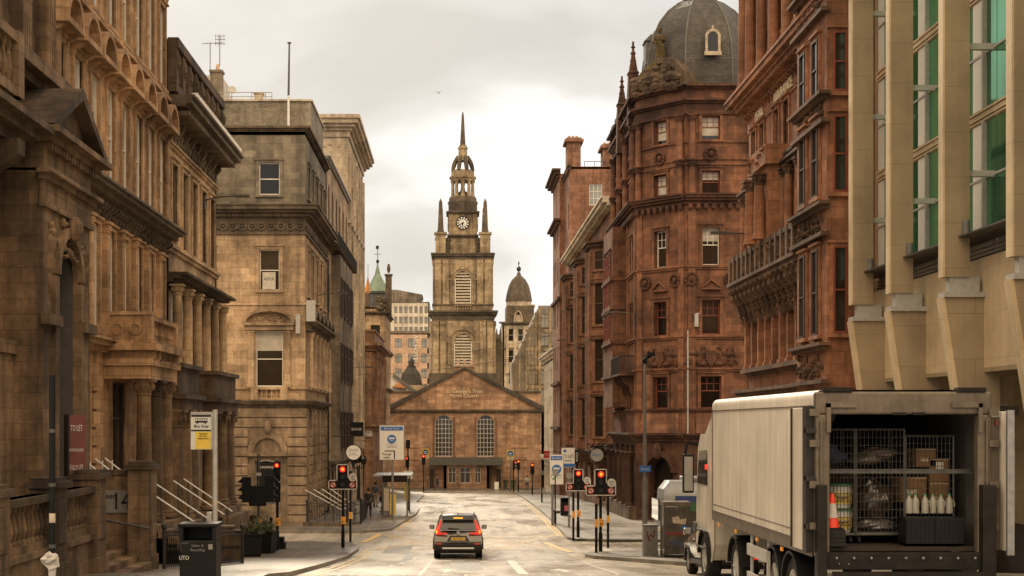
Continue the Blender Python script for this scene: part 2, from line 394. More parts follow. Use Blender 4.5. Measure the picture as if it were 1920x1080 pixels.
# ---------------------------------------------------------------- facade helpers
def arcpts(uc, zc, r, n=12, ry=None):
    ry = r if ry is None else ry
    return [(uc - r*math.cos(math.pi*k/n), zc + ry*math.sin(math.pi*k/n)) for k in range(n+1)]
def wallmesh(mb, fr, u0, u1, z0, z1, ops, rd):
    us = sorted({round(x, 4) for x in [u0, u1] + [o[0]-o[2]/2 for o in ops] + [o[0]+o[2]/2 for o in ops] if u0-1e-4 <= x <= u1+1e-4})
    zs = sorted({round(x, 4) for x in [z0, z1] + [o[1] for o in ops] + [o[1]+o[3] for o in ops] if z0-1e-4 <= x <= z1+1e-4})
    for a, b in zip(us, us[1:]):
        for c, d in zip(zs, zs[1:]):
            um, zm = (a+b)/2, (c+d)/2
            if any(abs(um-o[0]) < o[2]/2 and o[1] < zm < o[1]+o[3] for o in ops): continue
            mb.poly(fr.pt(a,0,c), fr.pt(b,0,c), fr.pt(b,0,d), fr.pt(a,0,d))
    for uc, zb, w, h, arch in ops:
        l, r, t = uc-w/2, uc+w/2, zb+h
        if arch: 
            ry = w/2 if arch is True else arch
            A = arcpts(uc, t-ry, w/2, 12, ry); sp = t-ry
            for p, q in zip(A, A[1:]):
                mb.poly(fr.pt(p[0],0,p[1]), fr.pt(q[0],0,q[1]), fr.pt(q[0],0,t), fr.pt(p[0],0,t))
                mb.poly(fr.pt(p[0],0,p[1]), fr.pt(q[0],0,q[1]), fr.pt(q[0],-rd,q[1]), fr.pt(p[0],-rd,p[1]))
        else:
            sp = t; mb.poly(fr.pt(l,0,t), fr.pt(r,0,t), fr.pt(r,-rd,t), fr.pt(l,-rd,t))
        mb.poly(fr.pt(l,0,zb), fr.pt(l,0,sp), fr.pt(l,-rd,sp), fr.pt(l,-rd,zb))
        mb.poly(fr.pt(r,0,zb), fr.pt(r,0,sp), fr.pt(r,-rd,sp), fr.pt(r,-rd,zb))
        mb.poly(fr.pt(l,0,zb), fr.pt(r,0,zb), fr.pt(r,-rd,zb), fr.pt(l,-rd,zb))
def winparts(w, h, arch, style, fmat, pmat, smat, rd, sw):
    key = ('win', round(w,2), round(h,2), arch, style, fmat, pmat, smat, rd, sw)
    if key in CACHE: return CACHE[key]
    res = []
    ry = 0 if not arch else (w/2 if arch is True else arch)
    outline = [(-w/2, 0), (w/2, 0)] + ([(w/2, h)] if not arch else []) + ([(-w/2, h)] if not arch else [(x, z) for x, z in reversed(arcpts(0, h-ry, w/2, 12, ry))])
    m = MB(); m.prism(LOC, outline, -rd-.02, -rd+.03); res.append(('window', m.mesh('window', pmat)))
    m = MB(); t = .055 if w < 1.6 else .07; F0, F1 = -rd+.03, -rd+.09
    m.bx(LOC, -w/2, -w/2+t, F0, F1, 0, h-ry); m.bx(LOC, w/2-t, w/2, F0, F1, 0, h-ry); m.bx(LOC, -w/2+t, w/2-t, F0, F1+.02, 0, t*1.3)
    if arch:
        A = arcpts(0, h-ry, w/2, 12, ry); B = arcpts(0, h-ry, w/2-t, 12, ry-t)
        for k in range(12): m.prism(LOC, [A[k], A[k+1], B[k+1], B[k]], F0, F1)
    else: m.bx(LOC, -w/2+t, w/2-t, F0, F1, h-t, h)
    if style in ('sash', 'sash4'): m.bx(LOC, -w/2+t, w/2-t, F0, F1-.01, h*.5-t*.5, h*.5+t*.5)
    if style == 'sash4': m.bx(LOC, -.014, .014, F0, F1-.02, t, h*.5); m.bx(LOC, -.014, .014, F0, F1-.02, h*.5, h-t)
    if style == 'case': m.bx(LOC, -t*.5, t*.5, F0, F1-.01, t, h-ry-t); m.bx(LOC, -w/2+t, w/2-t, F0, F1-.02, h*.68, h*.68+t)
    if style == 'up6':
        m.bx(LOC, -w/2+t, w/2-t, F0, F1-.01, h*.55-t*.5, h*.55+t*.5)
        for q in (-w/6, w/6): m.bx(LOC, q-.015, q+.015, F0, F1-.02, h*.55, h-t)
        m.bx(LOC, -w/2+t, w/2-t, F0, F1-.025, h*.76, h*.76+.03)
    if style == 'grid':
        nx = max(2, round(w/.45)); nz = max(3, round(h/.6))
        for i in range(1, nx): x = -w/2+w*i/nx; m.bx(LOC, x-.025, x+.025, F0, F1-.02, t, h-ry*.35)
        for i in range(1, nz): z = h*i/nz; m.bx(LOC, -w/2+t, w/2-t, F0, F1-.03, z-.025, z+.025) if z < h-ry*.5 else None
    res.append(('frame', m.mesh('frame', fmat)))
    if smat:
        m = MB(); s = sw
        m.bx(LOC, -w/2-s, -w/2, -.04, .07, -.0, h-ry); m.bx(LOC, w/2, w/2+s, -.04, .07, 0, h-ry)
        if arch:
            A = arcpts(0, h-ry, w/2+s, 12, ry+s); B = arcpts(0, h-ry, w/2, 12, ry)
            for k in range(12): m.prism(LOC, [A[k], A[k+1], B[k+1], B[k]], -.04, .07)
        else: m.bx(LOC, -w/2-s, w/2+s, -.04, .075, h, h+s); m.bx(LOC, -w/2-s-.06, w/2+s+.06, -.04, .15, h+s, h+s+.07)
        m.bx(LOC, -w/2-s-.05, w/2+s+.05, -.04, .14, -.12, 0)
        res.append(('surround', m.mesh('surround', smat)))
    CACHE[key] = res; return res
def window(par, fr, u, z, w, h, arch=False, style='sash', fmat='frame_dark', pmat=None, smat=None, rd=.28, sw=.16, blind=0):
    if pmat is None: pmat = rnd.choice(['glass_dark', 'glass_dark', 'glass_warm'])
    P = winparts(w, h, arch, style, fmat, pmat, smat, rd, sw)
    o = link('window', P[0][1], par); p = fr.pt(u, 0, z); q = wl(par)
    o.location = (p[0]-q[0], p[1]-q[1], p[2]-q[2]); o.rotation_euler = (0, 0, fr.th)
    for n, me in P[1:]: link(n, me, o)
    if blind and rnd.random() < blind:
        f = rnd.choice([.35, .5, .8]); k = ('blind', round(w,2), round(h,2), f, rd)
        top = h if not arch else h - w/2
        if k not in CACHE:
            m = MB(); m.bx(LOC, -w/2+.05, w/2-.05, -rd+.03, -rd+.045, top*(1-f), top-.05); CACHE[k] = m.mesh('blind', 'blind_cloth')
        link('blind', CACHE[k], o)
    return o
def facade(B, fr, u0, u1, z0, z1, mat, rows=(), rd=.28, name='wall', keep=None):
    mb = keep or MB(); ops = []
    for r in rows:
        r = dict(r); us = r.pop('us'); z = r.pop('z'); w = r.pop('w'); h = r.pop('h')
        for u in us:
            ops.append((u, z, w, h, r.get('arch', False))); window(B, fr, u, z, w, h, rd=rd, **r)
    wallmesh(mb, fr, u0, u1, z0, z1, ops, rd)
    if keep is None: return bld(mb, name, mat, B)
CJ = [0]
def cornice(mb, fr, u0, u1, z, steps, e0=0, e1=0):
    CJ[0] += 1; j = (CJ[0] % 9)*.0031; z += j; steps = [(hh, p + j*.7) for hh, p in steps]
    for h, p in steps:
        mb.bx(fr, u0 - p*e0, u1 + p*e1, -.06, p, z, z+h); z += h
    return z
def dentils(mb, fr, u0, u1, z0, z1, p, w, gap, w0=-.02):
    n = max(1, int((u1-u0)/(w+gap))); st = (u1-u0)/n
    for i in range(n): mb.bx(fr, u0+st*(i+.5)-w/2, u0+st*(i+.5)+w/2, w0, p, z0, z1)
def baluster(mb, x, y, z, h, r=.07):
    mb.lathe(x, y, [(r*.9, z), (r*.9, z+h*.08), (r*.5, z+h*.14), (r*1.05, z+h*.36), (r*.9, z+h*.5), (r*.45, z+h*.8), (r*.85, z+h*.9), (r*.85, z+h)], 7)
def balustrade(mb, fr, u0, u1, w, z, h, step=.3, piers=(), r=.07, t=.12):
    mb.bx(fr, u0, u1, w-t, w+t, z, z+h*.14); mb.bx(fr, u0, u1, w-t*1.2, w+t*1.2, z+h*.84, z+h)
    n = max(1, int((u1-u0)/step))
    for i in range(n):
        u = u0+(u1-u0)*(i+.5)/n
        if any(abs(u-p) < .28 for p in piers): continue
        p = fr.pt(u, w, 0); baluster(mb, p[0], p[1], z+h*.14, h*.7, r)
    for p in piers: mb.bx(fr, p-.2, p+.2, w-t*1.35, w+t*1.35, z, z+h*1.03)
def column(par, fr, u, w, z0, z1, r, mat, capmat=None, n=14, base=True):
    h = z1-z0
    def f(m):
        m.lathe(0, 0, ([(r*1.35, 0), (r*1.35, r*.4), (r*1.15, r*.5), (r*1.2, r*.8)] if base else []) + [(r, r*.95), (r*1.0, h*.3), (r*.86, h-r*2.1)], n)
    o = place(par, 'column', ('col', round(h,2), round(r,3), mat, base), f, mat, fr, u, w, z0, 40)
    def g(m):
        m.lathe(0, 0, [(r*.86, h-r*2.1), (r*1.0, h-r*2.0), (r*.88, h-r*1.9), (r*1.05, h-r*1.1), (r*1.3, h-r*.35)], n)
        m.b(-r*1.35, r*1.35, -r*1.35, r*1.35, h-r*.35, h)
        for k in range(8):
            a = k*math.pi/4; m.blob((r*1.12*math.cos(a), r*1.12*math.sin(a), h-r*1.0), (r*.26, r*.26, r*.45), 5, 4)
    c = ('cap', round(h,2), round(r,3), capmat or mat)
    if c not in CACHE: mb = MB(); g(mb); CACHE[c] = mb.mesh('capital', capmat or mat)
    link('capital', CACHE[c], o); return o
def pilaster(par, fr, u, z0, z1, w, d, mat, cap=True, flute=False, wb=0):
    h = z1-z0
    def f(m):
        m.bx(LOC, -w/2, w/2, -.02, d, 0, h)
        m.bx(LOC, -w/2-.05, w/2+.05, -.02, d+.05, 0, .22)
        if cap:
            m.bx(LOC, -w/2-.03, w/2+.03, -.02, d+.03, h-w*1.0, h-w*.93); m.bx(LOC, -w/2-.07, w/2+.07, -.02, d+.08, h-.09, h)
            for s in (-1, 0, 1): m.blob((s*w*.36, -d-.01, h-w*.5), (w*.16, w*.14, w*.36), 6, 4)
        if flute:
            for k in range(4): x = -w/2+w*(k+.5)/4; m.bx(LOC, x-w*.07, x+w*.07, d, d+.025, .3, h-w*1.1)
    return place(par, 'pilaster', ('pil', round(h,2), w, d, mat, cap, flute), f, mat, fr, u, wb, z0)
def console(mb, fr, u, z, w, h, d):    # scroll bracket under a ledge whose underside is at z
    prof = [(0,0),(d,0),(d,-h*.25),(d*.75,-h*.42),(d*.4,-h*.55),(d*.38,-h*.8),(d*.2,-h),(0,-h)]
    P = [fr.pt(u-w/2, -.02+a, z+b) for a, b in prof] + [fr.pt(u+w/2, -.02+a, z+b) for a, b in prof]; n = len(prof)
    mb.add(P, [tuple(range(n)), tuple(range(2*n-1, n-1, -1))] + [(i, (i+1) % n, (i+1) % n+n, i+n) for i in range(n)])
def pediment(mb, fr, uc, z, w, h, p, t=.12):
    mb.bx(fr, uc-w/2, uc+w/2, -.02, p, z, z+t)
    mb.prism(fr, [(uc-w/2+.05, z+t), (uc+w/2-.05, z+t), (uc, z+h-t*.6)], -.02, p*.35)
    for s in (-1, 1): mb.prism(fr, [(uc+s*w/2, z+t), (uc+s*(w/2-.02), z+t*2), (uc, z+h+t*.9), (uc, z+h-.02)], -.02, p)
def archhood(mb, fr, uc, z, w, h, p, t=.14):    # curved hood: ledge and arc
    mb.bx(fr, uc-w/2, uc+w/2, -.02, p, z, z+t)
    A = arcpts(uc, z+t, w/2, 10, h-t); B = arcpts(uc, z+t, w/2-t, 10, h-2*t)
    for k in range(10): mb.prism(fr, [A[k], A[k+1], B[k+1], B[k]], -.02, p)
def body(B, x0, x1, y0, y1, z1, mat='roof_felt', wall='st_grey', sides='', z0=None):
    """flat roof slab and plain party walls named by side letters L R F(ront, near) N(far)"""
    m = MB(); m.b(x0, x1, y0, y1, z1-.25, z1-.05); bld(m, 'roof', mat, B)
    if sides:
        z0 = z0 if z0 is not None else min(gz(y0), gz(y1)) - .5
        m = MB()
        if 'L' in sides: m.b(x0, x0+.3, y0, y1, z0, z1)
        if 'R' in sides: m.b(x1-.3, x1, y0, y1, z0, z1)
        if 'F' in sides: m.b(x0, x1, y0, y0+.3, z0, z1)
        if 'N' in sides: m.b(x0, x1, y1-.3, y1, z0, z1)
        bld(m, 'party_wall', wall, B)
def rng(a, b, n): return [a + (b-a)*i/(n-1) for i in range(n)]
# ================================================================= ground, road, pavements
def interp(tab, y):
    if y <= tab[0][0]: return tab[0][1]
    for (a, p), (b, q) in zip(tab, tab[1:]):
        if y <= b: return p + (q-p)*(y-a)/(b-a)
    return tab[-1][1]
def sheet(x0, x1, ys, dz):
    m = MB(); xs = x0 if isinstance(x0, (list, tuple)) else [x0, x1]
    for a, b in zip(ys, ys[1:]):
        for p, q in zip(xs, xs[1:]): m.poly((p, a, gz(a)+dz), (q, a, gz(a)+dz), (q, b, gz(b)+dz), (p, b, gz(b)+dz))
    return m
struct(sheet([-4000, -60, 60, 4000], 0, list(range(-40, 200, 4)) + [250, 400, 900, 2500, 6000], -.06), 'ground', 'earth')
struct(sheet(-60, 60, [y*1.0 for y in range(-30, 302, 1)], .0), 'road', 'asphalt', 20)
def pavement(tab, xin, y0, y1, name='pavement'):
    n = int((y1-y0)/.5)+1; ys = rng(y0, y1, n); s = 1 if xin < 0 else -1
    P = MB(); K = MB(); H = .125
    for a, b in zip(ys, ys[1:]):
        ka, kb = interp(tab, a), interp(tab, b); za, zb = gz(a)+H, gz(b)+H; ia, ib = ka-s*.16, kb-s*.16
        P.poly((xin, a, za), (ia, a, za), (ib, b, zb), (xin, b, zb))
        K.poly((ia, a, za+.003), (ka, a, za+.003), (kb, b, zb+.003), (ib, b, zb+.003))
        K.poly((ka, a, za+.003), (ka, a, za-H-.05), (kb, b, zb-H-.05), (kb, b, zb+.003))
    for e in (y0, y1):
        k = interp(tab, e); z = gz(e); K.poly((xin, e, z-.05), (k, e, z-.05), (k, e, z+H+.003), (xin, e, z+H+.003))
    struct(P, name, 'paving'); struct(K, 'kerb', 'kerbstone')
KL1 = [(60, -4.05), (63, -4.3), (64.5, -5.0), (65.5, -6.6)]
KL2 = [(74.5, -5.6), (75.3, -4.2), (77, -3.45), (88, -2.95), (95, -2.62), (104, -2.65), (112, -2.95), (120, -3.3), (150, -3.3), (168, -4.0), (172, -6)]
KR1 = [(41, 8.3), (46, 7.0), (52, 5.6), (55.3, 4.9), (56.6, 5.2), (57.6, 6.6)]
KR2 = [(67, 7.0), (68, 5.6), (69.5, 5.35), (83, 5.7), (130, 6.3), (165, 6.7), (169, 7.5), (171, 9)]
pavement(KL1, -30, -30, 65.5); pavement(KL2, -30, 74.5, 172)
pavement(KR1, 30, -30, 57.6); pavement(KR2, 30, 67, 171)
def slab(name, mat, x0, x1, y0, y1, dz, skew=0):
    m = MB(); ys = rng(y0, y1, max(2, int((y1-y0)/.6)+2))
    for a, b in zip(ys, ys[1:]):
        s0, s1 = skew*(a-y0)/(y1-y0), skew*(b-y0)/(y1-y0)
        m.poly((x0+s0, a, gz(a)+dz), (x1+s0, a, gz(a)+dz), (x1+s1, b, gz(b)+dz), (x0+s1, b, gz(b)+dz))
    return struct(m, name, mat)
m = MB(); 
m.b(-60, 60, 183, 189.7, gz(183)-.6, gz(186)+.13); struct(m, 'pavement', 'paving')
m = MB(); m.b(-60, 60, 182.85, 183, gz(183)-.6, gz(186)+.134); struct(m, 'kerb', 'kerbstone')
for (a, b, c, d) in ((-9.2, -4.6, 62.6, 64.6), (-8.4, -5.0, 75.3, 77.6), (5.6, 9.4, 67.6, 69.6), (6.0, 9.2, 54.5, 57.0), (-7.0, -4.4, 58.2, 60.2)):
    slab('tactile_paving', 'tactile', a, b, c, d, .131)
# painted markings, each a thin sheet on the asphalt
def mark(name, mat, quads, dz=.006):
    m = MB()
    for (x0, y0, x1, y1, w) in quads:     # a line from one point to another with width w
        L = math.hypot(x1-x0, y1-y0); nx, ny = -(y1-y0)/L*w/2, (x1-x0)/L*w/2; n = max(1, int(L/1.5))
        for i in range(n):
            a, b = i/n, (i+1)/n
            A = (x0+(x1-x0)*a, y0+(y1-y0)*a); Bp = (x0+(x1-x0)*b, y0+(y1-y0)*b)
            Q = [(A[0]+nx, A[1]+ny), (A[0]-nx, A[1]-ny), (Bp[0]-nx, Bp[1]-ny), (Bp[0]+nx, Bp[1]+ny)]
            m.poly(*[(x, y, gz(y)+dz) for x, y in Q])
    return struct(m, name, mat)
mark('yellow_line', 'mark_yellow', [(-3.75, 36, -3.75, 61, .11), (-3.5, 36, -3.5, 58.5, .11), (-3.2, 78, -2.45, 95, .1), (-2.45, 95, -2.5, 110, .1), (5.35, 72, 6.0, 128, .1), (5.15, 72, 5.8, 128, .1)])
mark('yellow_line', 'mark_yellow', [(5.0, 57.9, 7.4, 58.4, .1), (4.4, 56.3, 4.75, 53.8, .1), (4.75, 53.8, 6.9, 44, .1)])
box = []
for i in range(-4, 9): box.append((-3.4+i*1.6, 60.6, -3.4+i*1.6+4.5, 73, .12)); box.append((-3.4+i*1.6+4.5, 60.6, -3.4+i*1.6, 73, .12))
box = [(max(-3.6, min(5.0, a)), b, max(-3.6, min(5.0, c)), d, w) for a, b, c, d, w in box if abs(max(-3.6, min(5, a))-max(-3.6, min(5, c))) > 3]
mark('box_junction_marking', 'mark_yellow', box + [(-3.6, 60.6, 5.0, 60.6, .12), (-3.6, 73, 5.0, 73, .12)])
mark('yellow_line', 'mark_yellow', [(-4.3, 67.0, -3.9, 73.8, .3), (4.7, 58.8, 4.1, 66.5, .3)], .01)
mark('lane_line', 'mark_white', [(-2.35+i*.16, 37.5+i*3.1, -2.35+i*.16+.1, 39.4+i*3.1, .12) for i in range(6)])
mark('lane_line', 'mark_white', [(0.1, 74+i*6, 0.35, 76.5+i*6, .11) for i in range(16)])
mark('lane_line', 'mark_white', [(-.93, 36, -.85, 53, .1), (1.75, 37, 1.95, 51.5, .28), (4.2, 37, 4.4, 50, .1)])
mark('stop_line', 'mark_white', [(-3.2, 47.2, -1.1, 47.4, .22), (1.2, 52.6, 4.4, 52.6, .22)])
m = MB()
for sx in (-.25, 3.0):
    for pts in ([(sx-.1, 38.6), (sx+.1, 38.6), (sx+.1, 40.4), (sx-.1, 40.4)], [(sx-.42, 40.2), (sx+.42, 40.2), (sx, 42.2)]): m.poly(*[(x, y, gz(y)+.006) for x, y in pts])
struct(m, 'lane_arrow', 'mark_white')
def roadword(s, x, y, size, stretch):
    me = text_mesh(s, size, 'mark_white', 0, 'CENTER'); me.transform(Matrix.Rotation(R(-90), 4, 'X')); me.transform(Matrix.Diagonal((1, stretch, 1, 1)))
    for v in me.vertices: v.co.z = gz(y+v.co.y)+.006-0
    o = link('road_lettering', me); o.location = (x, y, 0); o['kind'] = 'structure'
for v, x in (('BUS', -2.2), ('GATE', -.2), ('ONLY', 3.0)): roadword(v, x, 36.35, 1.0, 1.5)
for x, y in ((0.3, 62), (1.6, 47), (2.2, 80), (-1.6, 86), (3.4, 98), (-1.2, 57), (.8, 118), (2.9, 66)):
    slab('manhole_cover', 'iron', x, x+.65, y, y+.7, .004)
for x, y, w, l in ((-2.4, 64, 3.2, .35), (1.4, 82, 2.2, 5), (-1.5, 108, 2, 8), (3.2, 74, 1.2, 7), (2.3, 55.3, 2.2, .5), (-.6, 100, .4, 10), (-2.0, 50, .35, 8), (-3.0, 58, 1.1, 6), (2.6, 60.5, 1.6, 3.2), (-1.0, 70, 4.8, 1.0), (.9, 92, 1.3, 14), (-2.2, 122, 1.5, 9), (-.2, 41, 1.0, 8)):
    o = slab('road_patch', 'tactile' if x < 0 else 'asphalt_patch', x, x+w, y, y+l, .003)

# ================================================================= buildings on the left
XL = -10.5; F = FL(XL)
def h(r): return CZ + r
# ---- near portal building
B = thing('sandstone_building', 'soot-stained sandstone building with a tall arched portal under a dark pediment, nearest on the left', 'building', (XL, 31, gz(31)))
facade(B, F, 22, 37.0, gz(24)-.3, h(17), 'st_portal', [dict(us=[24.2, 29.2], z=h(9.2), w=1.5, h=3.6, smat='st_portal', fmat='frame_white')])
body(B, XL-9, XL, 22, 37, h(17), sides='F', wall='st_portal')
m = MB(); m.bx(F, 22.2, 33.05, 0, .35, gz(24)-.3, h(1.6)); m.bx(F, 22.2, 33.05, 0, .45, h(1.6), h(1.9)); m.bx(F, 22.2, 31.2, .02, .25, h(1.9), h(6)); bld(m, 'plinth', 'st_portal', B)
for u in (24.6, 27.2, 30.6, 34.2, 36.3): pilaster(B, F, u, h(8.6), h(16.6), .75, .3, 'st_portal', flute=True)
for u in (26.9, 30.4): pilaster(B, F, u, h(1.9), h(6.2), .9, .45, 'st_portal', wb=.2)
m = MB(); cornice(m, F, 22, 31.2, h(6.1), [(.25,.9),(.2,1.15),(.15,1.4)], 0, 1); dentils(m, F, 22, 31, h(5.85), h(6.1), .8, .18, .14)
for u in (28.0, 30.9): console(m, F, u, h(6.1), .45, 1.3, 1.2)
m.bx(F, 22, 31, 0, 1.1, h(6.7), h(6.95)); bld(m, 'balcony_slab', 'st_amber_dark', B)
m = MB(); balustrade(m, F, 22.5, 30.9, 1.05, h(6.95), 1.35, .34, (24.5, 27.6, 30.7), .09, .14)
f2 = Fr(0, 30.7, 1, 0, 0, -1); balustrade(m, FY(30.75), XL+.1, XL+1.0, 0, h(6.95), 1.35, .34, (), .09, .14); bld(m, 'balcony', 'st_portal', B)
FP = FL(-9.5); m = MB()      # the portal block
wallmesh(m, FP, 33.1, 37.3, gz(34)-.2, h(5.0), [(35.15, gz(34)-.2, 2.0, h(4.55)-gz(34)+.2, True)], .12); J_ = MB(); J_.bx(FP, 36.16, 36.3, -.9, -.12, gz(34), h(4.6)); J_.bx(FP, 34.0, 34.14, -.9, -.12, gz(34), h(4.6)); J_.bx(FP, 34, 36.3, -.9, -.12, h(4.56), h(4.7)); bld(J_, 'jamb_painted_shade', 'roof_felt', B)  # jambs coloured dark to stand in for the shade inside the arch
wallmesh(m, FY(33.1), XL, -9.5, gz(34)-.2, h(5.0), [], .1); m.b(XL, -9.5, 37.25, 37.3, gz(34)-.2, h(5)); bld(m, 'portal', 'st_portal', B)
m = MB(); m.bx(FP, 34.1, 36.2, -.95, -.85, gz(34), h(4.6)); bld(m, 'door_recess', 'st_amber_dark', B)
m = MB(); m.bx(FP, 34.6, 35.8, -.85, -.78, gz(34), h(1.2)); o = bld(m, 'door', 'frame_dark', B)
m = MB(); m.bx(FP, 34.15, 36.15, -.84, -.7, h(1.3), h(1.6))
for i in range(5): m.bx(FP, 34.3+i*.4, 34.4+i*.4, -.84, -.76, h(1.6), h(4.3))
bld(m, 'fanlight', 'frame_brown', B)
m = MB(); A = arcpts(35.15, h(3.55), 1.22, 14); C = arcpts(35.15, h(3.55), .98, 14)
for k in range(14): m.prism(FP, [A[k], A[k+1], C[k+1], C[k]], -.02, .14)
m.bx(FP, 33.85, 34.15, 0, .1, gz(34), h(3.5)); m.bx(FP, 36.15, 36.45, 0, .1, gz(34), h(3.5))
m.bx(FP, 33.0, 34.1, -.02, .2, h(2.3), h(2.55)); m.bx(FP, 36.2, 37.35, -.02, .2, h(2.3), h(2.55)); bld(m, 'arch_moulding', 'st_portal', B)
m = MB()
for u in (33.75, 36.6):                       # reclining carved figures in the spandrels
    s = 1 if u > 35 else -1
    m.blob(FP.pt(u, .0, h(4.55)), (.12, .13, .15)); m.blob(FP.pt(u+s*.05, .0, h(4.2)), (.16, .2, .3)); m.blob(FP.pt(u+s*.1, .0, h(3.75)), (.14, .16, .35)); m.blob(FP.pt(u+s*.12, .0, h(3.35)), (.1, .12, .3)); m.blob(FP.pt(u-s*.2, .03, h(4.3)), (.1, .25, .09))
m.blob(FP.pt(35.15, .2, h(4.75)), (.22, .22, .32)); m.relief(FP, 33.4, 36.9, h(4.0), h(4.9), 26, (.05,.13), .05); bld(m, 'carved_figure', 'st_portal', B)
m = MB(); m.b(XL, -9.52, 33.1, 37.3, h(5.0)-.004, h(5.9)); cornice(m, FP, 33.1, 37.3, h(5.0), [(.12,.1),(.5,.04),(.12,.16),(.1,.3)], 1, 1); m.bx(FP, 33.1, 37.3, -1, .03, h(5.84), h(6.5))
cornice(m, FP, 33.1, 37.3, h(6.5), [(.14,.25),(.14,.5)], 1, 1); dentils(m, FP, 33.1, 37.3, h(6.35), h(6.5), .2, .12, .12); bld(m, 'entablature', 'st_portal', B)
m = MB(); m.prism(FP, [(33.0, h(6.78)), (37.4, h(6.78)), (35.2, h(7.9))], -1.0, .05)
for s in (-1, 1): m.prism(FP, [(35.2+s*2.3, h(6.78)), (35.2+s*2.6, h(6.82)), (35.2, h(8.2)), (35.2, h(7.92))], -1.0, .4)
bld(m, 'pediment', 'st_amber_dark', B)
m = MB(); cornice(m, F, 22, 37, h(15.6), [(.3,.3),(.3,.7),(.2,1.0)]); cornice(m, F, 33, 37.6, h(8.2), [(.2,.3),(.3,.6)]); bld(m, 'cornice', 'st_portal', B)
# ---- amber building with the row of curved hoods
B = thing('sandstone_building', 'amber sandstone office building with a row of curved hoods above its second floor windows', 'building', (XL, 45, gz(45)))
us = [38.0+1.9*k for k in range(8)]
S = dict(smat='st_amber', sw=.14)
facade(B, F, 37.3, 52.3, gz(40)-.4, h(17.2), 'st_amber', [
  dict(us=[38.6, 40.6, 49.0, 51.0], z=h(-2.2), w=1.05, h=3.6, arch=True, style='sash', **S),
  dict(us=[44.9], z=h(-2.3), w=1.7, h=3.6, style='case'),
  dict(us=us, z=h(2.75), w=.95, h=3.1, fmat='frame_white', blind=.3, **S),
  dict(us=us, z=h(7.25), w=.95, h=2.9, fmat='frame_white', blind=.3, **S),
  dict(us=us, z=h(12.0), w=.95, h=2.9, fmat='frame_white', **S)], rd=.15)
body(B, XL-9, XL, 37.3, 52.3, h(17.2), sides='FN', wall='st_amber')
m = MB(); cornice(m, F, 37.3, 52.3, h(2.1), [(.18,.12),(.14,.3),(.1,.42)], 0, 0); bld(m, 'string_course', 'st_amber', B)
m = MB(); cornice(m, F, 37.3, 52.35, h(6.5), [(.12,.14),(.14,.4),(.12,.62),(.08,.7)], 0, 0)
for u in us: m.bx(F, u-.75, u+.75, .0, .45, h(6.96), h(7.12)); m.bx(F, u-.6, u+.6, .0, .3, h(7.12), h(7.22))
for u in rng(37.9, 52.0, 34): console(m, F, u, h(6.5), .14, .34, .3)
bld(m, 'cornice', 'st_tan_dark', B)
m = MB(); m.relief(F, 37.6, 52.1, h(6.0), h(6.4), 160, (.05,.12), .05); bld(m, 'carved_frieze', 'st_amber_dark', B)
for u in rng(38.95, 50.35, 7): pilaster(B, F, u, h(2.6), h(6.0), .34, .2, 'st_amber')
for i, u in enumerate(us):
    o = place(B, 'hood', 'hoodL1', lambda m: (archhood(m, LOC, 0, 0, 1.62, .95, .5, .16), m.prism(LOC, arcpts(0, .14, .62, 10, .55), -.02, .08), console(m, LOC, -.62, 0, .18, .35, .35), console(m, LOC, .62, 0, .18, .35, .35), m.relief(LOC, -.35, .35, .2, .5, 8, (.06,.12), .08)), 'st_amber', F, u, 0, h(10.42))
m = MB(); cornice(m, F, 37.3, 52.3, h(11.45), [(.14,.1),(.12,.22)]); bld(m, 'string_course', 'st_amber', B)
m = MB(); cornice(m, F, 37.3, 52.35, h(15.9), [(.25,.2),(.2,.55),(.2,.9),(.15,1.05)], 0, 0); m.relief(F, 37.5, 52.1, h(15.15), h(15.8), 170, (.08,.18), .04); dentils(m, F, 37.3, 52.2, h(15.95), h(16.1), .5, .16, .16); bld(m, 'cornice', 'st_amber', B)
for u in (37.6, 52.0): pilaster(B, F, u, h(7.2), h(11.4), .45, .14, 'st_amber', cap=False)
m = MB()   # rusticated piers on the ground floor
for u in (37.7, 39.6, 41.6, 48.0, 50.0, 51.9):
    for k in range(9): m.bx(F, u-.38, u+.38, -.02, .13, h(-3.2+k*.52), h(-3.2+k*.52+.44))
bld(m, 'rusticated_pier', 'st_amber', B)
m = MB(); m.b(XL, XL+1.4, 42.9, 47.0, h(1.35), h(1.75)); m.b(XL, XL+1.5, 42.8, 47.1, h(1.75), h(1.95)); m.b(XL, XL+1.35, 42.95, 46.95, h(1.95), h(2.2)); m.b(XL, XL+1.62, 42.7, 47.2, h(2.2), h(2.4))
for y in (43.1, 43.9, 46.7): m.b(XL+1.35, XL+1.5, y-.12, y+.12, h(1.9), h(2.2))
bld(m, 'portico_entablature', 'st_amber', B)
m = MB()
FPW = FY(42.9); balustrade(m, FL(XL+1.3), 43.0, 46.9, 0, h(2.4), .85, .22, (43.05, 46.85), .05, .1)
m.bx(FPW, XL+.05, XL+1.3, -.1, .02, h(2.4), h(3.25)); m.bx(FPW, XL, XL+1.45, -.14, .08, h(3.25), h(3.36)); m.ring(FPW, XL+.4, h(2.85), .2, .13, .0, .06, 12); m.ring(FPW, XL+.95, h(2.85), .2, .13, .0, .06, 12)
bld(m, 'balcony', 'st_amber', B)
FPC = FL(-9.38)
for u in (43.3, 44.9, 46.5): column(B, FPC, u, 0, h(-3.0), h(1.35), .24, 'st_portal')
m = MB()
for i in range(7): m.b(XL, -8.5+.28*i-.4, 43.0, 46.9, gz(45)-.2, h(-3.05-.18*i))
bld(m, 'entrance_step', 'st_portal', B)
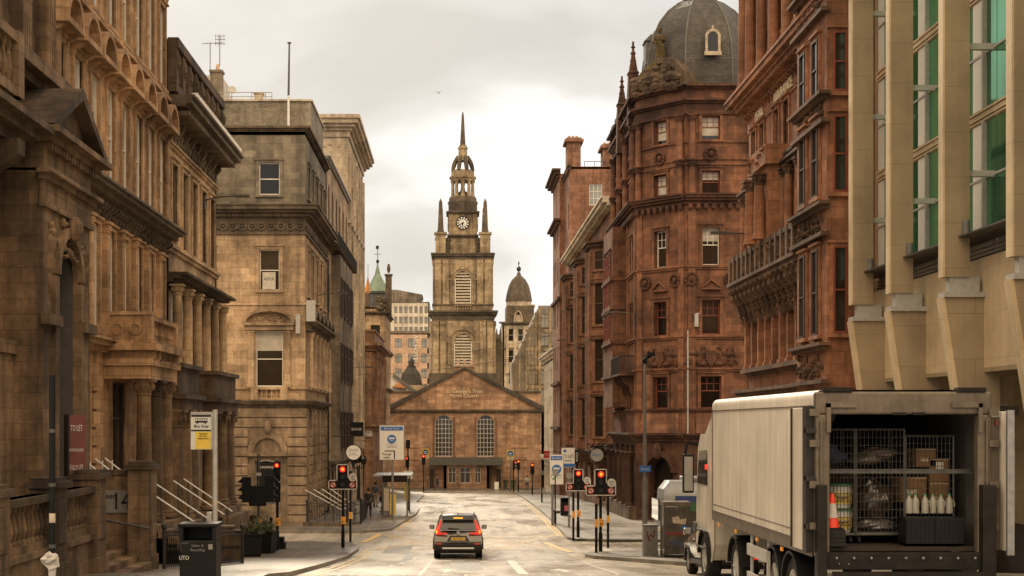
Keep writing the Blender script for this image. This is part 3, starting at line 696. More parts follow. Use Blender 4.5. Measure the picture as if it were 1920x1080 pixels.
# ---- building with the deep bracketed eaves
B = thing('sandstone_building', 'golden sandstone building with a deep bracketed eaves cornice and a dark carved parapet, left side', 'building', (XL, 57.5, gz(57)))
us = rng(53.6, 61.8, 5)
facade(B, F, 52.3, 63.0, gz(54)-.6, h(14.0), 'st_gold', [
  dict(us=us, z=h(6.65), w=1.05, h=3.0, smat='st_gold', sw=.15, style='case', fmat='frame_brown'),
  dict(us=us, z=h(2.2), w=1.05, h=2.9, style='case', fmat='frame_white', blind=.3),
  dict(us=[53.5, 60.2, 62.2], z=h(-3.4), w=1.2, h=3.2, style='case')], rd=.14)
body(B, XL-8, XL, 52.3, 63, h(14.0), sides='FN', wall='st_gold')
m = MB(); z = cornice(m, F, 52.0, 63.1, h(11.35), [(.14,.3),(.1,.75),(.22,.95),(.1,1.05)], 0, 1)
for u in rng(52.3, 62.9, 28): m.bx(F, u-.09, u+.09, 0, .85, h(11.2), h(11.36))
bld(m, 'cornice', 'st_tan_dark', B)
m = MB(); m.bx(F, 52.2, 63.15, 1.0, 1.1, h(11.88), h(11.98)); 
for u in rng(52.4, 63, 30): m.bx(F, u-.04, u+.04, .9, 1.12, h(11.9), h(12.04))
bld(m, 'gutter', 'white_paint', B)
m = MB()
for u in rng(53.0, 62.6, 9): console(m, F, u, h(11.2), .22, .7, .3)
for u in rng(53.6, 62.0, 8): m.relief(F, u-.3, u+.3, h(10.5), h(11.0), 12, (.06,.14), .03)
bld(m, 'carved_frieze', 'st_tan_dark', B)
m = MB(); cornice(m, F, 52.3, 63, h(10.15), [(.1,.08),(.08,.16)]); cornice(m, F, 52.3, 63, h(6.3), [(.14,.1),(.12,.2)]); cornice(m, F, 52.3, 63, h(1.55), [(.2,.2),(.15,.4)]); bld(m, 'string_course', 'st_gold', B)
m = MB(); m.bx(F, 52.3, 62.8, .02, .35, h(12.1), h(12.4))
for u in rng(52.5, 62.6, 9): m.bx(F, u-.22, u+.22, .02, .36, h(12.4), h(13.7)); m.blob(F.pt(u, .3, h(13.2)), (.2,.2,.35))
m.bx(F, 52.3, 62.8, .02, .42, h(13.7), h(14.05)); m.relief(F, 52.6, 62.6, h(12.45), h(13.6), 120, (.08,.2), .1); bld(m, 'parapet', 'st_amber_dark', B)
m = MB(); cornice(m, F, 52.3, 63.05, h(5.15), [(.15,.2),(.12,.5),(.1,.75)], 0, 1); m.relief(F, 52.5, 62.9, h(4.75), h(5.1), 60, (.05,.13), .1); bld(m, 'ledge', 'st_amber_dark', B)
for u in rng(52.6, 62.8, 6): column(B, F, u, .32, h(1.95), h(5.1), .19, 'st_gold')
for (a, b) in ((48.2, 51.9), (55.4, 60.4)):
    m = MB(); m.b(XL+.02, XL+1.35, a, b, h(.5), h(.85)); m.b(XL+.02, XL+1.5, a-.1, b+.1, h(.85), h(1.0)); m.b(XL+.02, XL+1.25, a, b, h(1.0), h(1.9)); m.b(XL+.02, XL+1.4, a-.1, b+.1, h(1.9), h(2.05)); bld(m, 'porch', 'st_amber_dark', B)
    for u in (a+.4, (a+b)/2+.2, b-.4): column(B, FL(XL+1.0), u, 0, h(-3.3), h(.5), .3, 'st_portal')
    m = MB(); m.b(XL, XL+1.5, a, b, gz(b)-.2, h(-3.35)); m.b(XL, XL+1.9, a, b, gz(b)-.2, h(-3.6)); bld(m, 'entrance_step', 'st_portal', B)
m = MB(); m.bx(F, 52.4, 63, -.3, -.2, gz(58), h(1.5)); bld(m, 'shopfront', 'frame_dark', B)
# ---- corner building facing the viewer across the side street
Y3, X3 = 83.0, -8.7; F1 = FY(Y3); F2 = FL(X3)
B = thing('sandstone_corner_building', 'tan sandstone corner building with a grey attic storey and scrolled frieze, on the left', 'building', (X3, Y3, gz(Y3)))
g0 = gz(96)-.4
c1 = [-18.2, -14.6, -10.75]; c2 = rng(84.8, 95.0, 5)
facade(B, F1, -22, X3, h(1.3), h(12.6), 'st_tan', [
  dict(us=c1, z=h(2.15), w=1.55, h=3.2, fmat='frame_white', pmat='glass_warm', blind=1), dict(us=c1, z=h(7.7), w=1.15, h=2.35, fmat='frame_white', smat='st_tan', sw=.2, blind=.4)], rd=.22)
facade(B, F2, Y3, 96.5, h(1.3), h(12.6), 'st_tan', [
  dict(us=c2, z=h(2.15), w=1.2, h=3.2, fmat='frame_white'), dict(us=c2, z=h(7.5), w=1.1, h=2.7, smat='st_tan', sw=.2, fmat='frame_brown')], rd=.12)
facade(B, F1, -22, X3, h(12.6), h(16.95), 'st_attic', [dict(us=c1, z=h(13.2), w=1.2, h=1.85, fmat='frame_white', smat='st_attic', sw=.16)], rd=.15)
facade(B, F2, Y3, 96.5, h(12.6), h(16.95), 'st_attic', [dict(us=c2, z=h(13.2), w=1.0, h=1.9, smat='st_attic', sw=.16)], rd=.12)
facade(B, F1, -22, X3, g0, h(1.3), 'st_base', [dict(us=[-10.85], z=h(-4.6), w=1.5, h=2.5, pmat='glass_dark', fmat='frame_white'), dict(us=[-14.6, -18.2], z=h(-4.3), w=1.6, h=3.2, arch=True)], rd=.4)
facade(B, F2, Y3, 96.5, g0, h(1.3), 'st_base', [dict(us=c2, z=h(-4.4), w=1.3, h=3.6, arch=True)], rd=.4)
body(B, -22, X3, Y3, 96.5, h(16.9), sides='N', wall='st_tan')
m = MB()      # banded rustication of the base
for k in range(12):
    za = h(-5.75+k*.56)
    for a, b in ((-13.7, -12.0), (-9.7, X3+.12), (-17.2, -15.5)): m.bx(F1, a, b, -.02, .12, za, za+.48)
    if za > h(-1.9):  m.bx(F1, -12.0, -9.7, -.02, .10, za, za+.48) if za > h(-.2) else None
    for u in [Y3+.35]+[x+1.27 for x in c2]: m.bx(F2, u-.45, u+.45, -.02, .12, za, za+.48)
bld(m, 'rusticated_base', 'st_base', B)
m = MB(); A = arcpts(-10.85, h(-1.6), 1.15, 12); C = arcpts(-10.85, h(-1.6), .8, 12)
for k in range(12): m.prism(F1, [A[k], A[k+1], C[k+1], C[k]], -.02, .16)
m.bx(F1, -12, -9.7, -.02, .2, h(-1.85), h(-1.62)); m.blob(F1.pt(-10.85, .15, h(-.2)), (.22,.2,.4)); bld(m, 'arch_moulding', 'st_base', B)
for fr, a, b, e in ((F1, -22, X3, 1), (F2, Y3, 96.5, 0)):
    e0 = 0 if fr is F1 else 1
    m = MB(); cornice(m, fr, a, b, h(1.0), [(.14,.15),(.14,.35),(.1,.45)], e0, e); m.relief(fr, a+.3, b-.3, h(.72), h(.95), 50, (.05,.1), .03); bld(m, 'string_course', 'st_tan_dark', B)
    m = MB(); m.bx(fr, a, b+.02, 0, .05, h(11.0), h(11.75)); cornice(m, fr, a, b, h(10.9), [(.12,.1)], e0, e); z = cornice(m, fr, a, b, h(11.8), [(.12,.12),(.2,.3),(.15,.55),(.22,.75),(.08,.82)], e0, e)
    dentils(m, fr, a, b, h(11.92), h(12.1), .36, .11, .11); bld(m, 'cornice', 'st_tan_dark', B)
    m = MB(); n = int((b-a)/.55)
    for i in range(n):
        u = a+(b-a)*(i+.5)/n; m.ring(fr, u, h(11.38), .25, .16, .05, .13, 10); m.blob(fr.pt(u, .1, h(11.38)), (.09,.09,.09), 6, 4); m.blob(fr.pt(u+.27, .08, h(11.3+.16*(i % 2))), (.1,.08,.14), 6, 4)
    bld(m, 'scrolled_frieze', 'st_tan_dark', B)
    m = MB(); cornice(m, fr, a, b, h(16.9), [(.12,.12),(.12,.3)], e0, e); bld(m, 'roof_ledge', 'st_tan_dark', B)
    m = MB(); cornice(m, fr, a, b, h(6.85), [(.12,.08)], e0, e); cornice(m, fr, a, b, h(2.0), [(.12,.12)], e0, e); bld(m, 'string_course', 'st_tan', B)
for u in c1:
    for s in (-1, 1): pilaster(B, F1, u+s*1.05, h(2.1), h(5.35), .34, .16, 'st_tan')
    o = place(B, 'pediment', 'pedL3', lambda m: (m.bx(LOC, -1.4, 1.4, -.02, .24, 0, .28), archhood(m, LOC, 0, .28, 2.95, .95, .42, .16), m.prism(LOC, arcpts(0, .42, 1.3, 10, .7), -.02, .1), m.relief(LOC, -.8, .8, .5, .85, 14, (.06,.14), .1)), 'st_tan', F1, u, 0, h(5.4))
    o = place(B, 'balconette', 'balL3', lambda m: balustrade(m, LOC, -.85, .85, .12, 0, .72, .26, (-.85, .85), .06, .1), 'st_tan', F1, u, 0, h(1.38))
for u in c2:
    for s in (-1, 1): column(B, F2, u+s*.95, .25, h(2.1), h(5.3), .16, 'st_tan')
m = MB(); cornice(m, F2, Y3+.2, 96.5, h(5.4), [(.3,.3),(.14,.6),(.1,.75)]); 
for u in c2: pediment(m, F2, u, h(5.94), 2.3, .7, .6)
bld(m, 'pediment', 'st_tan_dark', B)
m = MB(); m.bx(F1, -11.42, -10.28, .01, .05, h(-4.5), h(-2.2)); p = bld(m, 'window_poster', 'sign_black', B); letter(p, 'UNWIND', .2, 'sign_white', (-10.85-X3, -.06, h(-2.5)-gz(Y3)))
m = MB(); m.bx(F1, -11.15, -10.4, .01, .03, h(7.75), h(8.75)); p = bld(m, 'window_notice', 'blind_cloth', B); letter(p, 'AMA', .3, 'sign_grey', (-10.77-X3, -.04, h(8.35)-gz(Y3)))
m = MB(); m.tube((X3+.15, 96.2, g0), (X3+.15, 96.2, h(11)), .06); bld(m, 'drainpipe', 'black_paint', B)
m = MB(); m.b(-9.2, -8.95, Y3-.35, Y3-.08, h(5.2), h(6.3)); m.b(-8.6, -8.1, Y3-.3, Y3+.1, h(5.9), h(7.1)); bld(m, 'telecom_box', 'grey_light', B)
# buff brick block and white stair head behind it
B = thing('brick_rooftop_building', 'buff brick building top rising behind the grey attic with a railing on its flat roof', 'building', (-14, 100, gz(100)))
Yb = 97.2; m = MB(); x0, x1 = -22, PX(583, Yb); m.b(x0, x1, Yb, Yb+9, gz(100), PZ(190, Yb)); bld(m, 'wall', 'br_buff', B)
m = MB(); m.b(x0-.1, x1+.1, Yb-.1, Yb+9.1, PZ(190, Yb), PZ(186.5, Yb)); bld(m, 'coping', 'st_pale', B)
m = MB(); za, zb = PZ(186, Yb), PZ(170, Yb)
for zz in (zb, (za+zb)/2): m.tube((PX(400, Yb), Yb+.5, zz), (PX(508, Yb), Yb+.5, zz), .03)
for x in (400, 432, 470, 496, 508): m.tube((PX(x, Yb), Yb+.5, za), (PX(x, Yb), Yb+.5, zb), .03)
bld(m, 'railing', 'galv', B)
m = MB(); a, b = PX(473, Yb), PX(488, Yb); m.b(a, b, Yb+1, Yb+1.6, za, PZ(169, Yb)); m.b(a-.08, b+.08, Yb+.92, Yb+1.68, PZ(169, Yb), PZ(166.5, Yb)); bld(m, 'vent_stack', 'st_pale', B)
m = MB(); m.lathe(PX(430, Yb), Yb+1, [(.05, PZ(186, Yb)), (.05, PZ(173, Yb))], 8); bld(m, 'dish_mast', 'galv', B)
m = MB(); fr = FY(Yb+.9); m.lathe(0, 0, [(.02, 0), (.2, .04), (.3, .12), (.3, .13)], 12)
o = bld(m, 'satellite_dish', 'grey_light', None); o.rotation_euler = (R(75), 0, R(20)); o.location = (PX(430, Yb), Yb+1.1, PZ(163, Yb)); tag(o, 'small pale satellite dish on the buff brick roof', 'satellite dish')
m = MB(); m.b(PX(380, 104)-5, PX(415, 104), 104, 108, gz(104), PZ(141, 104)); Bw = thing('stair_tower', 'white rendered stair head above the left roofs with a small chimney beside it', 'building', (-17, 106, gz(104))); bld(m, 'wall', 'render_white', Bw)
m = MB(); m.b(PX(398, 104), PX(419, 104), 103.2, 104.0, PZ(190, 104), PZ(140, 104)); m.b(PX(396, 104), PX(421, 104), 103.1, 104.1, PZ(140, 104), PZ(136, 104)); bld(m, 'chimney', 'st_grey', Bw)
m = MB(); m.cyl(PX(410, 104), 103.6, .16, PZ(136, 104), PZ(123, 104), 8, .12); bld(m, 'chimney_pot', 'br_hotel', Bw)
def aerial(x, y0, y1, Y, label, kind):
    t = thing('television_aerial', label, 'aerial', (PX(x, Y), Y, PZ(y0, Y))); H = (y0-y1)*Y/FPX
    m = MB(); m.tube((0,0,0), (0,0,H), .03); sub(m, 'mast', 'galv_dark', t)
    m = MB()
    if kind: 
        for q in (.72, .86, .97): m.tube((-.35,0,H*q), (.4,0,H*q), .018); [m.tube((s,0,H*q-.14), (s,0,H*q+.14), .012) for s in (-.3,-.1,.1,.3)]
    else: m.tube((-.55,0,H*.97), (.9,0,H), .02); [m.tube((s,-.15,H*.98-.1), (s,.15,H*.98+.1), .012) for s in (-.5,-.2,.1,.4,.7)]
    sub(m, 'antenna', 'galv_dark', t)
aerial(394, 141, 80, 104, 'thin T-shaped television aerial on the white stair head', 0)
aerial(412, 123, 66, 103.6, 'stacked television aerial above the clay chimney pot', 1)
o = thing('flagpole', 'tall bare flagpole standing on the attic roof of the tan corner building', 'flagpole', (PX(541, 90), 90, PZ(250, 90)))
m = MB(); H = (250-82)*90/FPX; m.tube((0,0,-.6), (0,0,H*.42), .08, 8, .07); sub(m, 'lower_mast', 'white_paint', o); m = MB(); m.tube((0,0,H*.42), (.05,0,H), .07, 8, .05); sub(m, 'upper_mast', 'galv_dark', o); m = MB(); m.lathe(.05,0,[(.02,H),(.13,H+.02),(.13,H+.08),(.02,H+.1)],8); sub(m, 'finial', 'galv_dark', o)
# ---- building with the arched attic windows
B = thing('narrow_stone_building', 'grey-brown stone building with round-headed attic windows between the corner building and the tall pale block', 'building', (X3, 106, gz(106)))
us = rng(98.6, 114.2, 6)
facade(B, F2, 96.5, 116, gz(116)-.3, h(18.0), 'st_tan', [dict(us=us, z=h(12.6), w=1.1, h=3.8, arch=True), dict(us=us, z=h(7.6), w=1.3, h=2.7), dict(us=us, z=h(2.9), w=1.3, h=2.9), dict(us=us, z=h(-2), w=1.4, h=2.9), dict(us=us, z=h(-6.2), w=1.8, h=3.0, pmat='glass_dark')], rd=.12)
body(B, -20, X3, 96.5, 116, h(17.95), sides='F', wall='st_tan', mat='lead')
m = MB(); cornice(m, F2, 96.5, 116, h(17.8), [(.12,.15),(.1,.3)], 1, 1); bld(m, 'gutter', 'grey_light', B)
m = MB(); cornice(m, F2, 96.5, 116, h(11.9), [(.2,.2),(.12,.7)], 0, 0); cornice(m, F2, 96.5, 116, h(-3), [(.3,.3),(.2,.6)]); bld(m, 'string_course', 'st_tan_dark', B)
m = MB()
for u in us[1:5]: m.bx(F2, u-1.2, u+1.2, .0, .62, h(-2.6), h(11.8))
bld(m, 'bay', 'st_grey', B)
for u in us[1:5]:
    for z in (-1.8, 3.0, 7.6): window(B, FL(X3+.86), u, h(z), 1.8, 2.7, rd=.22, pmat='glass_dark', style='case')
    for z in (-1.8, 3.0, 7.6): window(B, FY(0), 0, 0, .01, .01) if 0 else None
m = MB(); m.bx(F2, 97, 115.6, .72, .76, h(12.95), h(13.0))
for u in rng(97, 115.6, 60): m.bx(F2, u-.015, u+.015, .72, .75, h(12.1), h(12.95))
bld(m, 'balcony_railing', 'iron', B)
# ---- tall pale block with a big cornice
B = thing('pale_office_block', 'tall pale stone block with a heavy projecting cornice on the left skyline', 'building', (X3, 125, gz(125)))
us = rng(118, 132.6, 6)
facade(B, F2, 116, 134.5, gz(134)-.3, h(23.4), 'st_pale', [dict(us=us, z=h(z), w=1.15, h=hh, style='case', fmat='frame_brown') for z, hh in ((17.5, 3.4), (12.8, 3.0), (8.2, 3.0), (3.6, 3.0), (-1, 3.0), (-6, 3.2))], rd=.13)
wm = MB(); wallmesh(wm, FY(116), -24, X3, gz(116), h(23.4), [], .1); wm.b(-24, X3, 134.2, 134.5, gz(134), h(23.4)); bld(wm, 'wall', 'st_pale', B)
body(B, -24, X3, 116, 134.5, h(23.35))
m = MB()
for fr, a, b, e0, e1 in ((FY(116), PX(586, 115), X3, 0, 1), (F2, 116, 134.5, 1, 1)):
    cornice(m, fr, a, b, h(23.1), [(.5,.12),(.25,.3),(.25,.6),(.35,.85),(.3,1.0)], e0, e1)
m.bx(F2, 116, 134.5, .0, .2, h(16.2), h(16.5)); m.bx(F2, 116, 134.5, .0, .2, h(-2.2), h(-1.6)); bld(m, 'cornice', 'st_pale', B)
for u in rng(116.7, 133.9, 7): pilaster(B, F2, u, h(-1.5), h(22.4), .5, .2, 'st_pale', cap=False)
m = MB(); m.relief(FY(116), PX(590, 115), X3-.4, h(22.3), h(22.6), 6, (.1,.15), 0); bld(m, 'wall_ornament', 'st_pale', B)
# ---- small red-brown classical building
B = thing('classical_stone_building', 'low red-brown classical building with pilasters and a panelled parapet beyond the pale block', 'building', (-8.4, 140, gz(140)))
Fa, Fb = FY(140), FL(-8.0); zt = PZ(618, 140)
facade(B, Fa, -16, -8.0, gz(140)-.5, zt-2, 'st_brown', [dict(us=[-9.6, -12], z=h(1.5), w=1.2, h=3.6), dict(us=[-9.6, -12], z=h(-6), w=1.3, h=3.4)], rd=.3)
facade(B, Fb, 140, 158, gz(158)-.3, zt-2, 'st_brown', [dict(us=rng(142, 156, 6), z=h(1.5), w=1.3, h=3.6), dict(us=rng(142, 156, 6), z=h(-6.6), w=1.5, h=3.4, arch=True)], rd=.3)
m = MB()
for fr, a, b, e0, e1 in ((Fa, -16, -8.0, 0, 1), (Fb, 140, 158, 1, 1)):
    cornice(m, fr, a, b, zt-2.1, [(.3,.2),(.2,.5),(.25,.8)], e0, e1); cornice(m, fr, a, b, h(-.6), [(.35,.2),(.25,.5)], e0, e1); m.bx(fr, a, b, -.3, .1, zt-1.35, zt-.2); m.bx(fr, a-.1, b+.2, -.3, .2, zt-.2, zt)
bld(m, 'entablature', 'st_brown', B); body(B, -16, -8.0, 140, 158, zt-1.9, sides='N', wall='st_brown')
for u in rng(140.7, 157.3, 8): pilaster(B, Fb, u, h(-.2), zt-2.2, .6, .35, 'st_brown')
for u in (-8.5, -10.8): pilaster(B, Fa, u, h(-.2), zt-2.2, .6, .35, 'st_brown')
# ---- turreted building with the green copper ogee
B = thing('turreted_building', 'tan stone building with a green copper ogee turret and weathervane, left of the church tower', 'building', (-9, 170, gz(170)))
Fa, Fb = FY(166), FL(-8.1); zt = PZ(575, 166)
facade(B, Fa, -18, -8.1, gz(166)-.5, zt, 'st_tan', [dict(us=[-9.3, -11.3, -13.3], z=h(z), w=1.1, h=2.4) for z in (9.0, 4.8, .5)], rd=.25)
facade(B, Fb, 166, 178, gz(178)-.3, zt, 'st_tan', [dict(us=rng(167.5, 176.5, 4), z=h(z), w=1.2, h=2.6) for z in (9.0, 4.8, .5, -6.5)], rd=.25)
body(B, -18, -8.1, 166, 178, zt, sides='N', wall='st_tan')
m = MB()
for z in (12.6, 8.2, 3.8): cornice(m, Fa, -18, -8.1, h(z), [(.2,.2),(.15,.4)], 0, 1); cornice(m, Fb, 166, 178, h(z), [(.2,.2),(.15,.4)], 1, 1)
bld(m, 'string_course', 'st_tan_dark', B)
tx = PX(708, 170); tz = PZ(548, 170); k_ = 170/FPX
m = MB(); m.lathe(tx, 170, [(1.3, zt-1), (1.3, tz-.3), (1.5, tz-.2), (1.5, tz)], 8, R(22.5)); bld(m, 'turret', 'lead', B)
m = MB(); m.lathe(tx, 170, [(1.6, tz), (1.45, tz+.35), (.85, tz+1.2), (.35, tz+2.1), (.14, tz+3.0), (.1, tz+3.4)], 8, R(22.5)); bld(m, 'turret_roof', 'copper_green', B)
m = MB(); t0 = tz+3.3; m.tube((tx,170,t0),(tx,170,t0+2.1),.04); m.blob((tx,170,t0+.35),(.2,.2,.25)); m.tube((tx-.4,170,t0+1.2),(tx+.4,170,t0+1.2),.03); m.b(tx-.2,tx+.15,169.98,170.02,t0+1.8,t0+2.2); bld(m, 'weathervane', 'iron', B)
m = MB(); px_ = PX(729, 167); m.b(px_-.35, px_+.35, 166.2, 167, zt-1, PZ(515, 167)); m.b(px_-.45, px_+.45, 166.1, 167.1, PZ(518, 167), PZ(515, 167)); m.blob((px_, 166.6, PZ(505, 167)), (.22,.2,.5)); m.blob((px_, 166.6, PZ(498, 167)), (.15,.15,.18)); bld(m, 'statue_pier', 'st_tan_dark', B)
m = MB()
for i in range(5): m.b(-8.5, -7.9, 166.3+i*1.2, 166.7+i*1.2, zt, zt+.9)
m.relief(Fa, -9, -8.2, zt-.5, zt+1.2, 20, (.15,.35), .1); bld(m, 'gable_carving', 'st_tan_dark', B)
m = MB(); m.b(PX(678,165), PX(692,165), 165.5, 167, zt, PZ(540, 166)); bld(m, 'dormer', 'st_tan_dark', B)
o = thing('flag', 'furled orange flag on a thin pole beside the copper turret', 'flag', (PX(690, 164), 164, PZ(545, 164)))
m = MB(); m.tube((0,0,-2),(0,0,3.0),.03); sub(m, 'pole', 'galv_dark', o); m = MB(); m.add([(0,0,1.8),(.08,0,0),(-.6,.05,-.4),(-.3,0,.4)], [(0,1,2,3)]); m.add([(0,.02,1.7),(.3,.1,0),(-.1,.12,-.5)], [(0,1,2)]); sub(m, 'cloth', 'flag_orange', o)
# ---- hotel and the tower beyond, low roofs
B = thing('brick_hotel', 'orange brick hotel slab with a vertical white sign left of the church tower', 'building', (-10, 300, gz(300)))
Yh = 300; fr = FY(Yh); x0, x1 = PX(700, Yh), PX(804, Yh); zt = PZ(625, Yh); us = rng(PX(747, Yh), PX(797, Yh), 3)
facade(B, fr, x0, x1, gz(300), zt, 'br_hotel', [dict(us=us, z=zt-2.6-3.15*k-.5, w=1.5 if k % 2 else 1.5, h=1.9, rd=.15, pmat='glass_sky', style='case') for k in range(6)][:6] and [dict(us=us, z=zt-3.0-3.15*k, w=1.5, h=1.9, pmat='glass_sky', style='case') for k in range(6)], rd=.15)
body(B, x0, x1, Yh, Yh+15, zt, sides='R', wall='br_hotel'); letter(B, 'AC HOTEL', .001, 'sign_white', (0,0,-5)) if 0 else None
sg = link('sign', None, B); sg.location = (PX(779, Yh)-wl(B)[0], -.15, PZ(655, Yh)-gz(300))
me = text_mesh('AC HOTEL', 1.25, 'white_paint', .05); me.transform(Matrix.Rotation(R(90), 4, 'Y')); link('lettering', me, sg)
m = MB(); m.b(x0, x1+.2, Yh-.1, Yh+15, zt, zt+.5); bld(m, 'coping', 'st_grey', B)
B = thing('office_tower', 'distant pale high-rise with a grid of windows above the brick hotel', 'building', (-15, 380, gz(300)))
Yh = 380; fr = FY(Yh); x0, x1 = PX(700, Yh), PX(805, Yh); zt = PZ(566, Yh)
facade(B, fr, x0, x1, gz(300), zt, 'st_cream', [dict(us=rng(PX(742, Yh), PX(799, Yh), 7), z=zt-3.0-2.7*k, w=.85, h=1.8, pmat='glass_sky', style='case', fmat='frame_brown') for k in range(5)], rd=.2)
body(B, x0, x1, Yh, Yh+20, zt, sides='R', wall='st_cream')
m = MB(); m.prism(fr, [(x0, zt), (PX(786, Yh), zt), (PX(792, Yh), PZ(552, Yh)), (PX(744, Yh), PZ(543, Yh)), (x0, PZ(543, Yh))], -14, -.3); bld(m, 'plant_storey', 'st_grey', B)
B = thing('mansard_building', 'dark slate mansard roof with a small square cupola behind the church, below the hotel', 'building', (-10, 215, gz(215)))
Yh = 215; c = PX(770, Yh); q = Yh/FPX; m = MB(); m.b(PX(735, Yh), PX(806, Yh), Yh, Yh+6, gz(215), PZ(722, Yh)); bld(m, 'wall', 'st_tan', B)
m = MB(); m.lathe(c, Yh+3, [(30*q, PZ(722, Yh)), (24*q, PZ(700, Yh)), (12*q, PZ(688, Yh)), (12*q, PZ(685, Yh))], 4, R(45)); bld(m, 'roof', 'slate', B); m = MB(); m.b(c-.45, c+.45, Yh+2.5, Yh+3.5, PZ(686, Yh), PZ(676, Yh)); m.lathe(c, Yh+3, [(.6, PZ(676, Yh)), (.05, PZ(668, Yh))], 8); bld(m, 'cupola', 'slate', B)
B = thing('low_gabled_house', 'small pale gable with an orange roof edge just left of the church wing', 'house', (-11, 205, gz(205)))
Yh = 205; m = MB(); m.prism(FY(Yh), [(PX(728,Yh), gz(205)), (PX(775,Yh), gz(205)), (PX(775,Yh), PZ(733,Yh)), (PX(738,Yh), PZ(704,Yh)), (PX(728,Yh), PZ(710,Yh))], -4, 0); bld(m, 'wall', 'render_white', B)
m = MB(); m.prism(FY(Yh), [(PX(775,Yh), PZ(735,Yh)), (PX(782,Yh), PZ(733,Yh)), (PX(738,Yh), PZ(700,Yh)), (PX(736,Yh), PZ(706,Yh))], -4, .3); bld(m, 'roof', 'lead', B)
m = MB(); m.prism(FY(Yh-1), [(PX(736,Yh), PZ(726,Yh)), (PX(762,Yh), PZ(728,Yh)), (PX(748,Yh), PZ(717,Yh))], -2, 0); bld(m, 'orange_gable', 'orange_roof', B)
# ================================================================= church and its tower
YC = 190.0; FC = FY(YC); q = YC/FPX
B = thing('church', 'red-brown gabled stone church with two tall arched windows closing the street', 'church', (1.2, YC, gz(YC)))
x0, x1 = PX(724, YC), PX(1021, YC); ze = PZ(768, YC); za = PZ(692, YC)
W1, W2 = PX(832, YC), PX(910.5, YC); ww = 33*q; wz = PZ(856, YC); wh = (856-778)*q
facade(B, FC, x0, x1, gz(YC)-.2, ze, 'st_church', [dict(us=[W1, W2], z=wz, w=ww, h=wh, arch=True, style='grid', fmat='frame_white', pmat='glass_warm')], rd=.35)
m = MB(); cx = PX(871, YC); m.prism(FC, [(x0, ze+.02), (x1, ze+.02), (cx, za)], -.5, 0); bld(m, 'gable', 'st_church', B)
m = MB()
for s, e in ((x0, 1), (x1, -1)): m.prism(FC, [(s-.5*e, ze-.15), (s-.5*e, ze+.12), (cx, za+.28), (cx, za+.02), (s+.6*e, ze+.02)], -16, .3)
bld(m, 'roof', 'slate', B)
m = MB(); cornice(m, FC, x0, x1, ze-.45, [(.2,.15),(.22,.3)], 1, 1); bld(m, 'cornice', 'st_tower_dark', B)
m = MB()
for a, b, c, d in ((755, 785, 777, 838), (955, 990, 777, 838), (757, 785, 862, 905), (955, 990, 862, 905)):
    X0, X1, Z0, Z1 = PX(a, YC), PX(b, YC), PZ(d, YC), PZ(c, YC)
    m.bx(FC, X0-.12, X0, 0, .07, Z0, Z1); m.bx(FC, X1, X1+.12, 0, .07, Z0, Z1); m.bx(FC, X0-.12, X1+.12, 0, .09, Z1, Z1+.12); m.bx(FC, X0-.12, X1+.12, 0, .09, Z0-.12, Z0)
bld(m, 'blind_panel', 'st_church', B)
m = MB()
for w in (W1, W2): m.bx(FC, w-ww/2-.3, w-ww/2, -.02, .05, wz, wz+wh-.3); m.bx(FC, w+ww/2, w+ww/2+.3, -.02, .05, wz, wz+wh-.3); m.bx(FC, w-ww/2-.35, w+ww/2+.35, -.02, .12, wz-.16, wz)
bld(m, 'window_dressing', 'st_rose', B)
m = MB(); m.b(x0+.02, x0+.4, YC, YC+15, gz(YC), ze); m.b(x1-.4, x1-.02, YC, YC+15, gz(YC), ze); bld(m, 'side_wall', 'st_church', B)
# side wings
m = MB(); m.b(PX(722,195), PX(790,195), YC+6, YC+14, gz(YC), PZ(736,196)); m.b(PX(955,195), PX(1014,195), YC+6, YC+14, gz(YC), PZ(736,196)); bld(m, 'wing', 'st_church', B)
m = MB(); m.b(PX(721,195), PX(791,195), YC+5.8, YC+14, PZ(736,196), PZ(733,196)); m.b(PX(954,195), PX(1016,195), YC+5.8, YC+14, PZ(736,196), PZ(733,196)); bld(m, 'wing_coping', 'st_tower_dark', B)
# low porch with felt roof
Yp = YC-2.4; fp = FY(Yp); a, b = PX(833, Yp), PX(917, Yp); zp = PZ(872, Yp)
wins = [(PX(848, Yp), .95), (PX(872, Yp), 1.35), (PX(896, Yp), .75)]
mb = MB()
facade(B, fp, a, b, gz(YC), zp, 'st_church', [dict(us=[u], z=PZ(906, Yp), w=w, h=2.05, fmat='frame_white', style='case', pmat='glass_warm') for u, w in wins], rd=.2, name='porch_wall')
m = MB(); m.b(a, a+.3, Yp, YC, gz(YC), zp); m.b(b-.3, b, Yp, YC, gz(YC), zp)
for s, e in ((806, 833), (917, 941)): m.b(PX(s, Yp), PX(e, Yp), Yp+1.4, YC-.02, gz(YC), zp)
bld(m, 'porch_side', 'st_church', B)
m = MB(); m.b(PX(803, Yp), PX(944, Yp), Yp-.5, YC-.03, zp, zp+.25); m.b(PX(805, Yp), PX(942, Yp), Yp-.2, YC-.05, zp+.25, PZ(858, Yp)); bld(m, 'porch_roof', 'lead', B)
m = MB(); 
for x in (832.5, 919): m.tube((PX(x, Yp), Yp-.15, gz(YC)), (PX(x, Yp), Yp-.15, zp), .06)
bld(m, 'drainpipe', 'black_paint', B)
for x in (809, 936): m = MB(); m.b(PX(x-4, Yp), PX(x+4, Yp), Yp+1.3, Yp+1.42, gz(YC), PZ(880, Yp)); bld(m, 'door', 'frame_dark', B)
